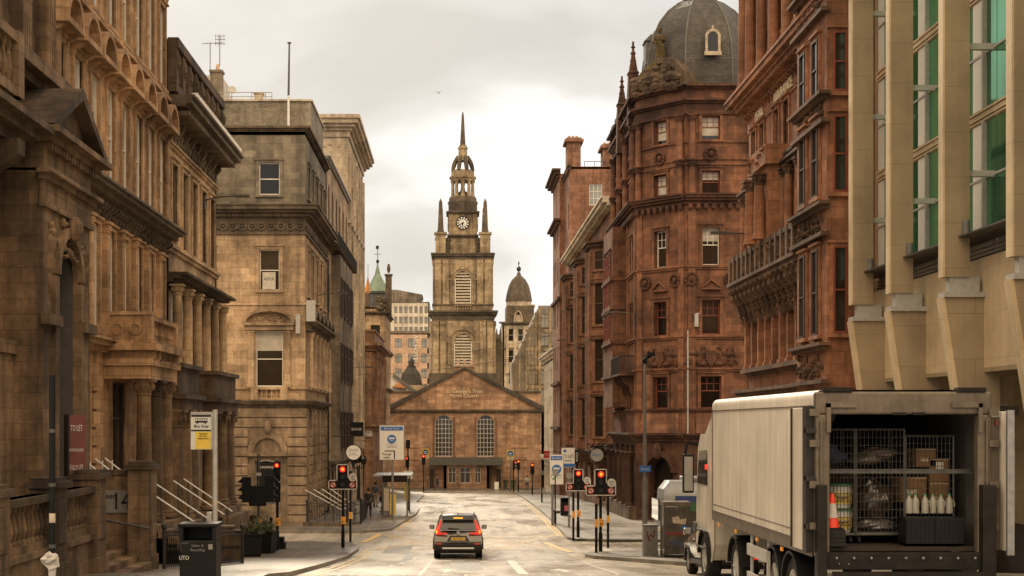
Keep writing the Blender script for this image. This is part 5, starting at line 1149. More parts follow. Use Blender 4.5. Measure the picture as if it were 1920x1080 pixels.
m = MB(); xs = PX(1208, 88); m.b(xs, xs+1.0, 87.2, 88.4, zt+2.2, zt+3.6); m.prism(FY(87.2), [(xs-.1, zt+3.6), (xs+1, zt+3.6), (xs+.3, zt+4.0)], -1.2, .1); bld(m, 'dormer', 'lead', B)
# rounded stone pediment, statue and pinnacles over the canted corner
pc = FCn.pt(uc, 0, 0); m = MB()
m.prism(FCn, arcpts(uc, zt+.1, LC/2+.15, 14, 1.75), -1.4, .3); bld(m, 'corner_gable', 'moss_stone', B)
m = MB(); m.relief(FCn, .1, LC-.1, zt+.15, zt+1.0, 46, (.18,.42), .3); m.relief(FCn, .9, LC-.9, zt+.9, zt+1.6, 14, (.2,.34), .3)
A = arcpts(uc, zt+.1, LC/2+.35, 14, 2.0); C = arcpts(uc, zt+.1, LC/2-.05, 14, 1.6)
for k in range(7, 14): m.prism(FCn, [A[k], A[k+1], C[k+1], C[k]], -.3, .45)
bld(m, 'carved_group', 'st_amber_dark', B)
# statue: robed standing figure
sp = FCn.pt(uc-.15, -.1, zt+1.75); S_ = thing('statue', 'weathered robed stone statue standing on the corner gable in front of the slate dome', 'statue', sp)
m = MB(); m.lathe(0, 0, [(.42, -.1), (.42, .1), (.34, .12), (.3, .5), (.26, 1.0), (.22, 1.2), (.27, 1.45), (.3, 1.65), (.22, 1.78), (.09, 1.84), (.09, 1.92)], 12, 0, 1, .75); m.blob((0, 0, 2.06), (.13,.14,.18), 10, 8); m.blob((0, .03, 2.14), (.16,.16,.12), 8, 6)
m.path([(-.27, 0, 1.68), (-.38, -.05, 1.35), (-.22, -.25, 1.25)], .085, 7); m.path([(.27, 0, 1.68), (.36, -.1, 1.4), (.12, -.28, 1.5)], .085, 7)
for s in range(5): m.path([(-.25+.12*s, -.2, .1), (-.2+.1*s, -.24, .8), (-.15+.08*s, -.2, 1.2)], .035, 5)
o = sub(m, 'figure', 'moss_stone', S_, 50)
m = MB()
for (x, y0_, ybase, Yp_) in ((1187, 78, 175, 88.5), (1166, 143, 230, 93)):
    X_ = PX(x, Yp_); k = Yp_/FPX; z0_, z1_ = PZ(ybase, Yp_), PZ(y0_, Yp_); Hh = z1_-z0_
    m.lathe(X_, Yp_, [(.5, z0_-2), (.42, z0_+Hh*.35), (.5, z0_+Hh*.38), (.36, z0_+Hh*.42), (.14, z0_+Hh*.75), (.2, z0_+Hh*.78), (.1, z0_+Hh*.82), (.08, z0_+Hh)], 4, R(45))
    for i in range(4): m.blob((X_, Yp_, z0_+Hh*(.5+.13*i)), (.24-.03*i, .24-.03*i, .08), 6, 4)
m.prism(FS, [(88, zt-1), (92, zt-1), (90, zt+2.2)], -.5, .15); m.prism(FS, [(92.2, zt-1.5), (99.6, zt-1.5), (96, zt+1.6)], -.5, .15); m.relief(FS, 88, 99, zt-1, zt+.6, 50, (.1,.3), .15); bld(m, 'gable_pinnacle', 'st_red_dark', B)
m = MB()      # oriel and its iron balcony on the street front
m.bx(FS, 92, 97.5, 0, .9, dz(760), dz(390)); [m.bx(FS, 92-.1, 97.6, 0, 1.05, dz(y), dz(y)+.18) for y in (500, 560, 630, 700)]
bld(m, 'oriel', 'st_red', B)
m = MB(); m.bx(FS, 87.4, 92.2, .0, 1.0, dz(700), dz(696)); [console(m, FS, u, dz(700), .25, 1.2, .8) for u in (88, 90, 91.8)]; bld(m, 'balcony_slab', 'st_red_dark', B)
m = MB(); m.bx(FS, 87.4, 92.2, .93, .99, dz(664), dz(661)); [m.bx(FS, u-.02, u+.02, .94, .98, dz(696), dz(662)) for u in rng(87.4, 92.2, 26)]; m.bx(FY(87.4), XD-1, XD, 0, .04, dz(664), dz(661)); [m.bx(FY(87.4), u-.02, u+.02, 0, .04, dz(696), dz(662)) for u in rng(XD-1, XD-.1, 6)]; bld(m, 'balcony_railing', 'iron', B)
for y in (500, 560, 630): 
    for u in (93.2, 94.75, 96.3): window(B, FR(XD-.9), u, dz(y)+.3, .8, 1.6, rd=-.0, fmat='frame_red', smat='st_red', sw=.14)
m = MB(); m.bx(FY(YD), PX(1301,YD), PX(1308,YD), .06, .35, dz(613), dz(589)); m.tube((PX(1304,YD), YD-.2, dz(589)), (PX(1311,YD), YD-.25, dz(588)), .03); m.tube((XC+.1, YD-.12, dz(820)), (XC+.1, YD-.12, dz(620)), .05); bld(m, 'floodlight_box', 'grey_light', B)

# ================================================================= office building with the long lettered frieze
XP = 11.8; FPL = FR(XP)
B = thing('red_office_building', 'bright red sandstone office with gilded lettering below its cornice and clustered columns, right side', 'building', (XP, 50, gz(50)))
us = [56.9, 55.4, 52.9, 51.3, 48.9, 47.7]; bay_us = [45.6, 44.2]
P_ = dict(smat='st_pearl', sw=.13, fmat='frame_dark')
facade(B, FPL, 43.0, 58.0, gz(58)-.3, h(19), 'st_pearl', [
  dict(us=us, z=h(9.8), w=.8, h=1.75, **P_), dict(us=us, z=h(6.7), w=.85, h=2.3, arch=True, style='case', **P_),
  dict(us=rng(47.4, 57.2, 9), z=h(2.7), w=.7, h=2.1, style='sash', fmat='frame_dark'), dict(us=us, z=h(14.2), w=1.0, h=3.2, arch=True, style='case', **P_),
  dict(us=[46, 49, 52, 55], z=h(-4.0), w=2.2, h=3.6, pmat='glass_dark', style='case')], rd=.15)
wm = MB(); wallmesh(wm, FY(42.98), XP, 22, gz(50), h(19), [], .1); wm.b(XP+.02, 22, 57.7, 58.0, gz(58)-.3, h(19)); bld(wm, 'party_wall', 'st_pearl', B); body(B, XP, 22, 43, 58, h(19))
m = MB(); m.bx(FPL, 43, 58.02, -.02, .05, h(11.65), h(12.3)); z = cornice(m, FPL, 43, 58, h(12.3), [(.14,.2),(.2,.3),(.14,.62),(.2,.8),(.1,.86)], 0, 1); dentils(m, FPL, 43.1, 58, h(12.45), h(12.63), .55, .16, .16)
for u in rng(44, 57.8, 30): console(m, FPL, u, h(12.3), .12, .3, .3)
bld(m, 'cornice', 'st_pearl', B)
FLT = link('sign', None, B); FLT.location = (-.09, 0, h(11.95)-gz(50)); 
for s, u in (('PEARL', 55.6), ('ASSURANCE', 51.6), ('BUILDING', 47.2)):
    o = link('lettering', text_mesh('·'+s+'·' if 0 else s, .52, 'sun_gold', .03), FLT); o.location = (0, u-50, 0); o.rotation_euler = (0, 0, R(-90))
m = MB(); cornice(m, FPL, 43, 58, h(9.35), [(.12,.15),(.12,.28)], 0, 1); cornice(m, FPL, 43, 58, h(1.9), [(.12,.1),(.16,.3)], 0, 1); cornice(m, FPL, 43, 58, h(.9), [(.2,.2),(.12,.45),(.12,.6)], 0, 1); dentils(m, FPL, 43, 58, h(.78), h(.9), .3, .1, .1); bld(m, 'string_course', 'st_pearl_dark', B)
m = MB(); cornice(m, FPL, 46.6, 58, h(8.95), [(.1,.1),(.12,.32),(.1,.42)], 0, 1); bld(m, 'ledge', 'st_pearl_dark', B)
m = MB(); m.bx(FPL, 46.6, 58.1, 0, .8, h(5.3), h(5.48)); m.bx(FPL, 46.6, 58.1, 0, .9, h(5.48), h(5.6)); m.bx(FPL, 46.6, 58.1, .6, .82, h(6.42), h(6.58)); m.relief(FPL, 46.7, 58, h(5.65), h(6.4), 110, (.06,.15), .7)
for u in rng(47, 57.8, 14): m.bx(FPL, u-.12, u+.12, .55, .85, h(5.6), h(6.62)); m.blob(FPL.pt(u, .75, h(5.25)), (.16,.16,.12), 6, 4)
bld(m, 'balcony', 'st_pearl_dark', B)
def carvedconsole(m): console(m, LOC, 0, 0, .32, 1.3, .75); [m.blob((rnd.uniform(-.14, .14), -.62+.5*k/8, -.1-k*.15), (.15,.16,.14), 6, 4) for k in range(9)]
for u in rng(46.9, 57.9, 14): place(B, 'carved_bracket', 'cbr', carvedconsole, 'st_pearl_dark', FPL, u, 0, h(5.3))
for u in (57.5, 56.15, 54.5, 53.8, 52.1, 50.5, 49.8, 48.3): column(B, FPL, u, .3, h(6.5), h(8.95), .15, 'st_pearl', 'st_pearl_dark')
for u in (57.7, 56.3, 54.2, 52.1, 50.0, 48.2): column(B, FPL, u, .3, h(13.4), h(17.4), .2, 'st_pearl', 'st_pearl_dark')
for u in rng(46.8, 57.8, 10): pilaster(B, FPL, u, h(2.1), h(4.3), .22, .2, 'st_pearl', cap=True)
m = MB(); m.bx(FPL, 51.0, 53.6, 0, .75, h(6.4), h(9.2)); m.bx(FPL, 50.8, 53.8, 0, .9, h(9.2), h(9.9)); m.relief(FPL, 50.9, 53.7, h(9.3), h(9.8), 16, (.06,.14), .9); bld(m, 'projecting_bay', 'st_pearl', B)
for s in (-1, 1): column(B, FPL, 52.3+s*.8, .95, h(6.6), h(8.95), .2, 'st_pearl', 'st_pearl_dark')
m = MB(); m.b(XP-.75, XP-.01, 42.96, 46.63, h(.4), h(19)); bld(m, 'corner_bay', 'st_pearl', B)
for z, hh in ((2.7, 2.6), (6.9, 2.3), (9.9, 1.8), (13.6, 3)):
    window(B, FY(42.95), XP-.36, h(z), .42, hh, rd=-.02, smat='st_pearl', sw=.1, fmat='frame_red', pmat='glass_warm')
    for u in (44.0, 45.6): window(B, FR(XP-.76), u, h(z), .7, hh, rd=-.02, smat='st_pearl', sw=.14, fmat='frame_dark')
m = MB(); fb = FR(XP-.75)
for z, hh in ((1.2, 1.0), (5.6, .8), (9.0, .7), (12.3, 1.0)): 
    cornice(m, fb, 43, 46.6, h(z), [(.12,.2)], 1, 1); cornice(m, fb, 43, 46.6, h(z+hh), [(.12,.14),(.1,.28)], 1, 1); m.relief(fb, 43.3, 46.4, h(z+.2), h(z+hh-.1), 40, (.05,.13), .02)
bld(m, 'bay_ledge', 'st_pearl_dark', B)
m = MB(); m.b(XP-.5, XP-.02, 46.7, 57.9, gz(55)+.2, h(.75)) ; bld(m, 'shopfront_band', 'st_pale', B)
m = MB(); m.b(XP-.15, XP-.0, 47, 57.5, h(19), h(20.2)); m.relief(FPL, 57, 58, h(17.2), h(19.3), 14, (.15,.35), .3); bld(m, 'parapet', 'st_pearl_dark', B)

# ================================================================= modern building with stone fins
XE = 11.3; XW = 11.87; FYs = [YS(1600, XE), YS(1671, XE), YS(1772, XE), YS(1902, XE)]; sp_ = 4.0
FYs += [FYs[-1]-sp_*k for k in (1, 2, 3)]
B = thing('modern_building', 'beige stone modern building with tall projecting fins and green glass, nearest on the right', 'building', (XW, 32, gz(32)))
XG = 12.5; FG = FR(XG)
def floorz(k): return h(4.5+2.95*k)
for i, yf in enumerate(FYs):
    m = MB(); m.b(XE, XW, yf, yf+.35, h(3.4), h(20)); f_ = bld(m, 'fin', 'panel_beige', B)
    m = MB(); m.b(XE-.045, XE, yf+.02, yf+.33, h(3.4), h(20)); bld(m, 'fin_edge_lit', 'panel_sand', f_)  # street edge in a paler colour, light painted onto the fin
    m = MB(); m.b(XE+.12, XW+.25, yf+.05, yf+.3, h(3.05), h(3.4)); bld(m, 'steel_shoe', 'grey_light', f_)
    m = MB(); m.b(XE-.03, XW+.75, yf-.08, yf+.42, h(2.93), h(3.05)); bld(m, 'cap_plate', 'grey_light', f_)
    zb_ = gz(yf)-.2; t0_, t1_ = XE+.0, XE+1.15; P = MB(); P.prism(FY(yf), [(XE, h(2.93)), (XW+.7, h(2.93)), (XW+.7, zb_), (XE+1.0, zb_)], -.38, 0); pr = bld(P, 'raking_pier', 'panel_beige', B)
    P = MB(); P.prism(FY(yf+.02), [(XE-.09, h(2.93)), (XE, h(2.93)), (XE+1.0, zb_), (XE+.91, zb_)], -.32, 0); bld(P, 'pier_edge_lit', 'panel_sand', pr)  # same paler edge colour, painted as light along the pier
    m = MB(); m.cyl((XE+XW)/2+.15, yf-.14, .09, h(4.35), h(4.68), 12); m.b((XE+XW)/2+.1, (XE+XW)/2+.2, yf-.08, yf, h(4.45), h(4.6)); bld(m, 'wall_light', 'grey_paint', f_)
    if i < len(FYs)-1:
        ya, yb = FYs[i+1]+.02, (yf-.02 if i else 42.6)
        for k in range(-0, 6):
            z0_, z1_ = floorz(k), floorz(k+1)-.32
            g = MB(); g.bx(FG, ya, yb, -.05, 0, z0_, z1_); gp = bld(g, 'glazing', 'glass_green', B)
            g = MB(); mid = z0_+1.3; g.bx(FG, ya, yb, 0, .04, mid-.025, mid+.025); g.bx(FG, (ya+yb)/2+.3, (ya+yb)/2+.34, 0, .05, z0_, z1_); g.bx(FG, ya+.62, ya+.7, .0, .1, z0_, z1_); bld(g, 'mullion', 'grey_light', gp); g = MB(); g.bx(FG, ya+.7, ya+1.5, .0, .012, z0_+.03, z1_); i or g.bx(FG, 42.0, 42.58, .0, .012, z0_+.03, z1_); bld(g, 'painted_sky_pane', 'glass_painted_sky', gp)  # pale strips over the glazing, painted as a sky reflection
            g = MB(); [g.bx(FG, ya, yb, 0, .06+.03*(j % 2), z1_+.02+j*.075, z1_+.07+j*.075) for j in range(4)]; g.bx(FG, ya, yb, -.03, .0, z1_, z1_+.32); bld(g, 'louvre_band', 'panel_sand', B)
            g = MB(); g.b(XW-.05, XG, yf+.1, yf+.25, mid-.06, mid+.08); bld(g, 'bracket', 'grey_light', gp)
        g = MB(); [g.bx(FG, ya, yb, 0, .05+.03*(j % 2), h(3.86)+j*.1, h(3.92)+j*.1) for j in range(4)]; g.bx(FG, ya, yb, -.03, .0, h(3.8), h(4.5)); bld(g, 'louvre_band', 'galv', B)
        g = MB(); g.bx(FG, ya, yb, 0, .9, h(4.3), h(4.34)); bld(g, 'sill_canopy', 'galv_dark', B)
m = MB(); m.b(XG-.3, XG+.1, FYs[-1], 42.6, h(1.3), h(3.85)); bld(m, 'spandrel', 'panel_sand', B)
m = MB(); m.b(XG-.3, XG+3.0, FYs[-1], 42.6, h(1.2), h(1.3)); bld(m, 'soffit', 'panel_beige', B)
m = MB(); m.b(XG+1.2, XG+1.6, FYs[-1], 42.6, gz(45)-.3, h(1.2)); m.b(XG-.02, 22, 42.65, 42.9, gz(45)-.3, h(20)); bld(m, 'wall', 'panel_beige', B)
m = MB(); m.b(XE+.02, 22, FYs[-1], 42.9, h(20), h(20.3)); bld(m, 'roof', 'roof_felt', B)
m = MB(); m.b(XW+.62, XW+1.58, FYs[-1], 36, gz(36)-.2, gz(25)+.75); bld(m, 'dark_plinth', 'truck_dark', B)
for yy in (38.3, 34.5, 30.3): m = MB(); m.bx(FR(XW+.9), yy-1.2, yy+1.0, 0, .35, h(.42), h(.47)); m.bx(FR(XW+1.6), yy-.05, yy+.05, 0, .9, h(.2), h(.42)); bld(m, 'glass_shelf', 'galv', B)
m = MB(); m.path([(XE+.6, 22, h(-1.75)), (XE+.6, 27, h(-1.8)), (XE+.9, 27.2, h(-1.9))], .03, 8); bld(m, 'handrail', 'galv', B)
# ================================================================= street furniture, left side
def up(x, Y, z=None): return (PX(x, Y), Y, gz(Y)+.125 if z is None else z)
# boundary balustrade with piers along the near left pavement
XB = -8.0; FB = FL(XB)
def lowwall(u0, u1, ztop, label, plain_=False):
    t = thing('garden_wall', label, 'wall', (XB, (u0+u1)/2, gz(u1)))
    m = MB(); zb = min(gz(u0), gz(u1))-.1; H = ztop-zb
    m.bx(FB, u0, u1, -.22, .12, zb, ztop-1.15); m.bx(FB, u0, u1, -.25, .18, ztop-1.15, ztop-1.03); bld(m, 'wall', 'st_portal', t)
    if not plain_:
        m = MB(); balustrade(m, FB, u0+.05, u1-.05, -.05, ztop-1.03, 1.03, .27, (), .1, .13); bld(m, 'balustrade', 'st_portal', t)
    m = MB(); m.bx(FB, u0-.0, u1+.0, -.28, .2, ztop-.13, ztop); bld(m, 'coping', 'st_amber_dark', t); return t
def pier(u, ztop, label, w=.42):
    t = thing('wall_pier', label, 'pier', (XB, u, gz(u)), 0, 'stone piers of the front walls')
    m = MB(); m.bx(FB, u-w, u+w, -.3, .22, gz(u)-.1, ztop); m.bx(FB, u-w+.12, u+w-.12, .2, .25, gz(u)+.9, ztop-.2); m.bx(FB, u-w-.05, u+w+.05, -.34, .27, gz(u)-.1, gz(u)+.5); bld(m, 'shaft', 'st_portal', t)
    m = MB(); m.bx(FB, u-w-.08, u+w+.08, -.38, .3, ztop, ztop+.12); m.bx(FB, u-w, u+w, -.3, .22, ztop+.12, ztop+.2); bld(m, 'cap', 'st_amber_dark', t)
zt_ = CZ-1.35
lowwall(20, 24.3, zt_, 'stone balustrade at the very edge of the photo, nearest the viewer')
pier(24.7, zt_+.1, 'stone pier with a flat cap, left of the sticker-covered black pole')
lowwall(25.1, 28.0, zt_, 'short stone balustrade between two capped piers behind the black pole')
pier(28.4, zt_+.1, 'stone pier with a flat cap, just right of the sticker-covered black pole')
lowwall(28.8, 31.2, zt_, 'stone balustrade right of the black pole, below the red letting board')
pier(31.6, zt_+.15, 'stone gate pier on the near side of the stair opening')
pier(36.9, CZ-1.15, 'tall stone gate pier on the far side of the stair opening', .5)
t = thing('garden_wall', 'solid stone wall with a grey street name and number plaque beside the stairs', 'wall', (XB-1.2, 36.5, gz(36)))
m = MB(); m.b(XB-3.6, XB+.1, 37.0, 37.3, gz(37)-.2, CZ-1.3); bld(m, 'wall', 'st_portal', t); m = MB(); m.b(XB-3.6, XB+.1, 36.95, 37.35, CZ-1.3, CZ-1.18); bld(m, 'coping', 'st_amber_dark', t)
P = thing('street_number_plaque', 'grey plaque with the number 144 on the stone wall by the stairs', 'sign', (XB-.75, 36.98, CZ-2.0))
m = MB(); m.b(-.85, .65, -.03, 0, -.28, .3); sub(m, 'plate', 'sign_grey', P); letter(P, 'ge Street', .2, 'sign_black', (-.35, -.04, .15)); letter(P, '144', .62, 'sign_black', (.28, -.04, 0), .8)
t = thing('stone_steps', 'stone steps rising through the gap between the two gate piers', 'steps', (XB, 34, gz(34)))
m = MB()
for k in range(6): m.b(XB-2.4+.0, XB+.35-.35*k, 32.1, 36.3, gz(34)-.2, gz(34)+.16*(k+1))
bld(m, 'steps', 'st_portal', t); m = MB(); m.path([(XB+.3, 36.2, gz(34)+1.0), (XB-1.0, 36.2, gz(34)+1.25), (XB-2, 36.2, gz(34)+1.8)], .035, 7); bld(m, 'handrail', 'galv_dark', t)
# slanting pale handrails of the portico steps
for k, (y0, y1_, lab) in enumerate(((42.2, 41.9, 'nearest'), (44.2, 44, 'second'), (46.9, 46.6, 'third'), (48.6, 48.4, 'farthest'))):
    t = thing('stair_handrail', '%s of the four pale slanting handrails on the portico steps' % lab, 'handrail', (-8.7, y0, gz(y0)), 0, 'pale handrails of the portico steps')
    m = MB(); a, b = (-9.2, y0, CZ-1.85), (-7.55, y0, CZ-2.95); m.tube(a, b, .024, 7); bld(m, 'rail', 'white_paint', t); m = MB(); 
    for q in (.1, .9): m.tube(tuple(a[i]+(b[i]-a[i])*q for i in range(3)), (a[0]+(b[0]-a[0])*q, y0, gz(y0)-.1+(.9 if q < .5 else 0)), .03, 6)
    bld(m, 'post', 'galv_dark', t)
for k, y0 in enumerate((34.4, 35.3, 36.0)):
    t = thing('upper_handrail', ('left', 'middle', 'right')[k]+'most of three short slanting rails just above the plaque wall', 'handrail', (-9, y0+3, gz(y0)), 0, 'short rails above the plaque wall'); m = MB(); m.tube((-9.95+.1*k, y0+4, CZ-.95), (-9.5+.1*k, y0+4, CZ-1.3), .022, 7); m.tube((-9.75+.1*k, y0+4, CZ-1.0), (-9.75+.1*k, y0+4, gz(y0)), .02, 6); bld(m, 'rail', 'white_paint', t)
# letting board
t = thing('letting_board', 'dark red letting board with white lettering fixed at the portal corner', 'sign', (PX(150, 33), 33.0, CZ-.6), R(28)); m = MB(); m.b(-.3, .13, -.03, .03, -.76, .8); sub(m, 'board', 'board_red', t)
m = MB(); m.b(-.36, -.32, -.35, .03, -.8, .82); sub(m, 'side_panel', 'sign_black', t)
letter(t, 'TO LET', .2, 'sign_white', (-.09, -.04, .5), .42); letter(t, 'ENTIRE BUILDING', .1, 'sign_white', (-.09, -.04, .0), .40); letter(t, 'FULLY LET', .17, 'sign_white', (-.09, -.04, -.4), .40); [letter(t, s, .07, 'sign_white', (-.05, -.04, -.58-i*.08)) for i, s in enumerate(('0141 000', 'PRIME'))]
# black sticker pole with torn paper
t = thing('black_pole', 'black steel pole with stickers and torn white paper wrapped round it', 'pole', up(98, 20))
m = MB(); zt2 = CZ+.68-t.location.z; m.cyl(0, 0, .042, -.3, zt2, 14); sub(m, 'shaft', 'black_paint', t, 40); m = MB(); [m.cyl(0, 0, .05, z, z+.05, 12) for z in (1.2, 2.05, 2.8)]; sub(m, 'band', 'galv_dark', t)
m = MB(); m.lathe(0, 0, [(.05, .55), (.055, .6), (.05, .8), (.058, .95), (.052, 1.0)], 11); m.blob((-.03, -.03, 1.05), (.1, .09, .1), 8, 6, .35); m.blob((-.02, -.05, .62), (.07, .05, .05), 7, 5, .3); m.add([(-.14,-.05,1.02),(.1,-.07,1.1),(.12,-.06,.95),(-.02,-.08,.9)], [(0,1,2,3)]); sub(m, 'torn_paper', 'cloth_white', t)
m = MB(); m.cyl(0, 0, .0435, 1.55, 1.68, 14); m.cyl(0,0,.0435,.3,.42,14); sub(m, 'sticker', 'poster', t)
# bus stop
t = thing('bus_stop', 'bus stop flag with black bus symbol and yellow notice on a pale pole', 'bus stop', up(403, 30)); zt2 = CZ+.3-t.location.z
m = MB(); m.cyl(0, 0, .055, -.1, zt2, 14); sub(m, 'pole', 'grey_light', t, 40)
m = MB(); m.b(-.5, -.06, -.02, .02, zt2-.83, zt2-.1); fl_ = sub(m, 'flag', 'sign_white', t); m = MB(); m.b(-.5, .06, -.025, .025, zt2-.09, zt2-.05); m.b(-.08,.0,-.03,.03,zt2-.8,zt2-.05); sub(m, 'flag_frame', 'grey_light', t)
m = MB(); m.b(-.4, -.075, -.026, -.021, zt2-.82, zt2-.46); sub(m, 'yellow_notice', 'sign_yellow', fl_); m = MB(); m.b(-.49, -.07, -.026, -.021, zt2-.45, zt2-.42); m.b(-.49, -.07, -.026, -.021, zt2-.15, zt2-.11)
m.b(-.41, -.15, -.026, -.021, zt2-.27, zt2-.185); m.cyl(-.36, -.024, .016, zt2-.29, zt2-.27, 8); m.cyl(-.2, -.024, .016, zt2-.29, zt2-.27, 8); sub(m, 'bus_symbol', 'sign_black', fl_)
m = MB(); [m.b(-.4+i*.05, -.362+i*.05, -.029, -.0265, zt2-.235, zt2-.2) for i in range(5)]; sub(m, 'symbol_windows', 'sign_white', fl_)
letter(fl_, 'Bus Stop', .082, 'sign_black', (-.28, -.027, zt2-.345), 1.05); letter(fl_, 'Stagecoach', .04, 'sign_black', (-.24, -.03, zt2-.5)); letter(fl_, 'Bus Stand', .04, 'sign_black', (-.24, -.03, zt2-.55)); letter(fl_, 'Alighting Only', .04, 'sign_black', (-.24, -.03, zt2-.6))
m = MB(); m.cyl(0, 0, .058, 1.5, 1.58, 12); sub(m, 'sticker', 'poster', t); m = MB(); m.b(-.16, -.065, -.06, .04, .5, 1.35); sub(m, 'timetable_case', 'grey_light', t)
# big litter bin
def bin_(x, Y, label, w=.68, hh=1.22, mat='plastic_black', pst='poster'):
    t = thing('litter_bin', label, 'litter bin', up(x, Y)); m = MB(); a = w/2
    m.b(-a, a, -.3, .3, .0, hh*.74); sub(m, 'body', mat, t, 0, .02); m = MB(); m.b(-a, -a+.07, -.3, .3, hh*.74, hh*.94); m.b(a-.07, a, -.3, .3, hh*.74, hh*.94); m.b(-a+.07, a-.07, .2, .3, hh*.74, hh*.94); sub(m, 'opening_frame', mat, t); m = MB(); m.b(-a-.03, a+.03, -.33, .33, hh*.94, hh); sub(m, 'lid', mat, t, 0, .02)
    m = MB(); m.b(-a*.9, a*.9, -.31, -.302, hh*.56, hh*.7); l = sub(m, 'label_plate', 'sign_black', t); return t
t = bin_(376, 27, 'large black litter bin with stickers beside the bus stop pole'); letter(t, 'Litter &', .07, 'sign_grey', (0, -.316, .81)); letter(t, 'Recycling', .07, 'sign_grey', (0, -.316, .73))
m = MB(); m.b(-.31, -.17, -.307, -.301, .7, .86); m.b(.2, .28, -.32, -.311, .74, .84); sub(m, 'sticker', 'sign_grey', t); letter(t, 'UTO', .11, 'sign_white', (-.25, -.31, .58), .8)
# iron railings
def railing(label, pts, hh, step=.13, name='iron_railing', group=None, gate=False, zoff=None):
    x0, y0 = pts[0]; t = thing(name, label, 'railing', (x0, y0, gz(y0)+.125), 0, group); rails = MB(); bars = MB(); posts = MB()
    for (a, b), (c, d) in zip(pts, pts[1:]):
        L = math.hypot(c-a, d-b); n = max(2, int(L/step)); za, zb = gz(b)+.125, gz(d)+.125
        for q in (.08, .88, .99): rails.tube((a, b, za+hh*q), (c, d, zb+hh*q), .022, 5)
        for i in range(n+1):
            f = i/n; x, y, z = a+(c-a)*f, b+(d-b)*f, za+(zb-za)*f; bars.tube((x, y, z), (x, y, z+hh*.99), .011, 4)
            if i < n and i % 2 == 0: bars.blob((x, y, z+hh*.5), (.035, .035, .06), 5, 4)
        for x, y, z in ((a, b, za), (c, d, zb)): posts.cyl(x, y, .05, z-.1, z+hh*1.05, 8); posts.blob((x, y, z+hh*1.1), (.075, .075, .1), 8, 6)
    bld(rails, 'rail', 'iron', t); bld(bars, 'bars', 'iron', t); bld(posts, 'post', 'iron', t); return t
railing('black cast iron railing with ball-topped posts sloping behind the large litter bin', [(-7.6, 37.5), (-6.9, 41.5), (-6.6, 44.5)], 1.0)
railing('black railing along the basement edge near the menu board', [(-9.4, 58), (-7.9, 61.5), (-9.6, 64)], 1.05)
railing('black railing on the porch steps below the bracketed building', [(-10.2, 57), (-8.9, 57.2), (-8.7, 60.5)], 1.1)
for i, (x, Y) in enumerate(((421, 46), (436, 47.5))):
    t = thing('stone_bollard_block', ('left', 'right')[i]+' of two low stone end blocks behind the litter bin', 'stone block', up(x, Y), 0, 'low stone end blocks'); m = MB(); m.b(-.28, .28, -.3, .3, 0, 1.05-.15*i); sub(m, 'block', 'st_portal', t); m = MB(); m.b(-.33, .33, -.35, .35, 1.05-.15*i, 1.15-.15*i); sub(m, 'cap', 'st_amber_dark', t)
# planters
def planter(x, Y, label, s):
    t = thing('planter', label, 'planter', up(x, Y), R(10*s), 'black street planters'); m = MB(); m.lathe(0, 0, [(.44, 0), (.5, .1), (.54, .75), (.58, .8), (.58, .86)], 4, R(45)); m.b(-.42, -.3, -.4, -.3, -.03, .05); sub(m, 'tub', 'plastic_black', t); m = MB(); m.b(-.36, .36, -.36, .36, .8, .85); sub(m, 'soil', 'soil', t)
    p = thing('shrub', label.replace('tub holding', 'tub').split(',')[0].replace('black square planter', 'leafy evergreen shrub in the black planter'), 'shrub', (t.location.x, t.location.y, t.location.z+.85), 0, 'planter shrubs')
    st = MB(); lf = MB(); ll = MB()
    for k in range(26):
        a = rnd.uniform(0, 6.28); e = rnd.uniform(.35, 1.25); L = rnd.uniform(.35, .75); b_ = (rnd.uniform(-.2, .2), rnd.uniform(-.2, .2), 0)
        tip = (b_[0]+L*math.cos(a)*math.cos(e), b_[1]+L*math.sin(a)*math.cos(e), L*math.sin(e)+(-.25 if k % 4 == 0 else 0)); st.tube(b_, tip, .012, 4, .005)
        for j in range(34):
            f = rnd.uniform(.3, 1.05); c = [b_[i]+(tip[i]-b_[i])*f+rnd.uniform(-.09, .09) for i in range(3)]; q = rnd.uniform(.02, .045); u1 = Vector((rnd.gauss(0,1), rnd.gauss(0,1), rnd.gauss(0,1))).normalized(); v1 = u1.cross(Vector((rnd.gauss(0,1), rnd.gauss(0,1), rnd.gauss(0,1)))).normalized()
            (ll if rnd.random() < .35 else lf).add([tuple(c[i]-u1[i]*q for i in range(3)), tuple(c[i]+v1[i]*q*.6 for i in range(3)), tuple(c[i]+u1[i]*q for i in range(3)), tuple(c[i]-v1[i]*q*.6 for i in range(3))], [(0,1,2,3)])
    sub(st, 'stems', 'bark', p); sub(lf, 'leaves', 'leaf', p); sub(ll, 'young_leaves', 'leaf_light', p)
planter(471, 52.5, 'black square planter tub nearer the viewer, left of the signal poles', 1); planter(497, 56, 'black square planter tub just behind and right of the nearer one', -1)
t = thing('menu_board', 'black framed menu stand with a small red picture behind the planters', 'menu board', up(465, 60)); m = MB(); m.b(-.36, -.31, -.02, .02, 0, 1.35); m.b(.31, .36, -.02, .02, 0, 1.35); m.b(-.31, .31, -.02, .02, 1.3, 1.35); m.b(-.31, .31, -.02, .02, .3, .34); sub(m, 'frame', 'black_paint', t); m = MB(); m.b(-.31, .31, -.01, .01, .34, 1.3); sub(m, 'panel', 'glass_warm', t); m = MB(); m.b(-.2, .2, -.014, -.011, .6, 1.1); sub(m, 'picture', 'poster_pink', t)
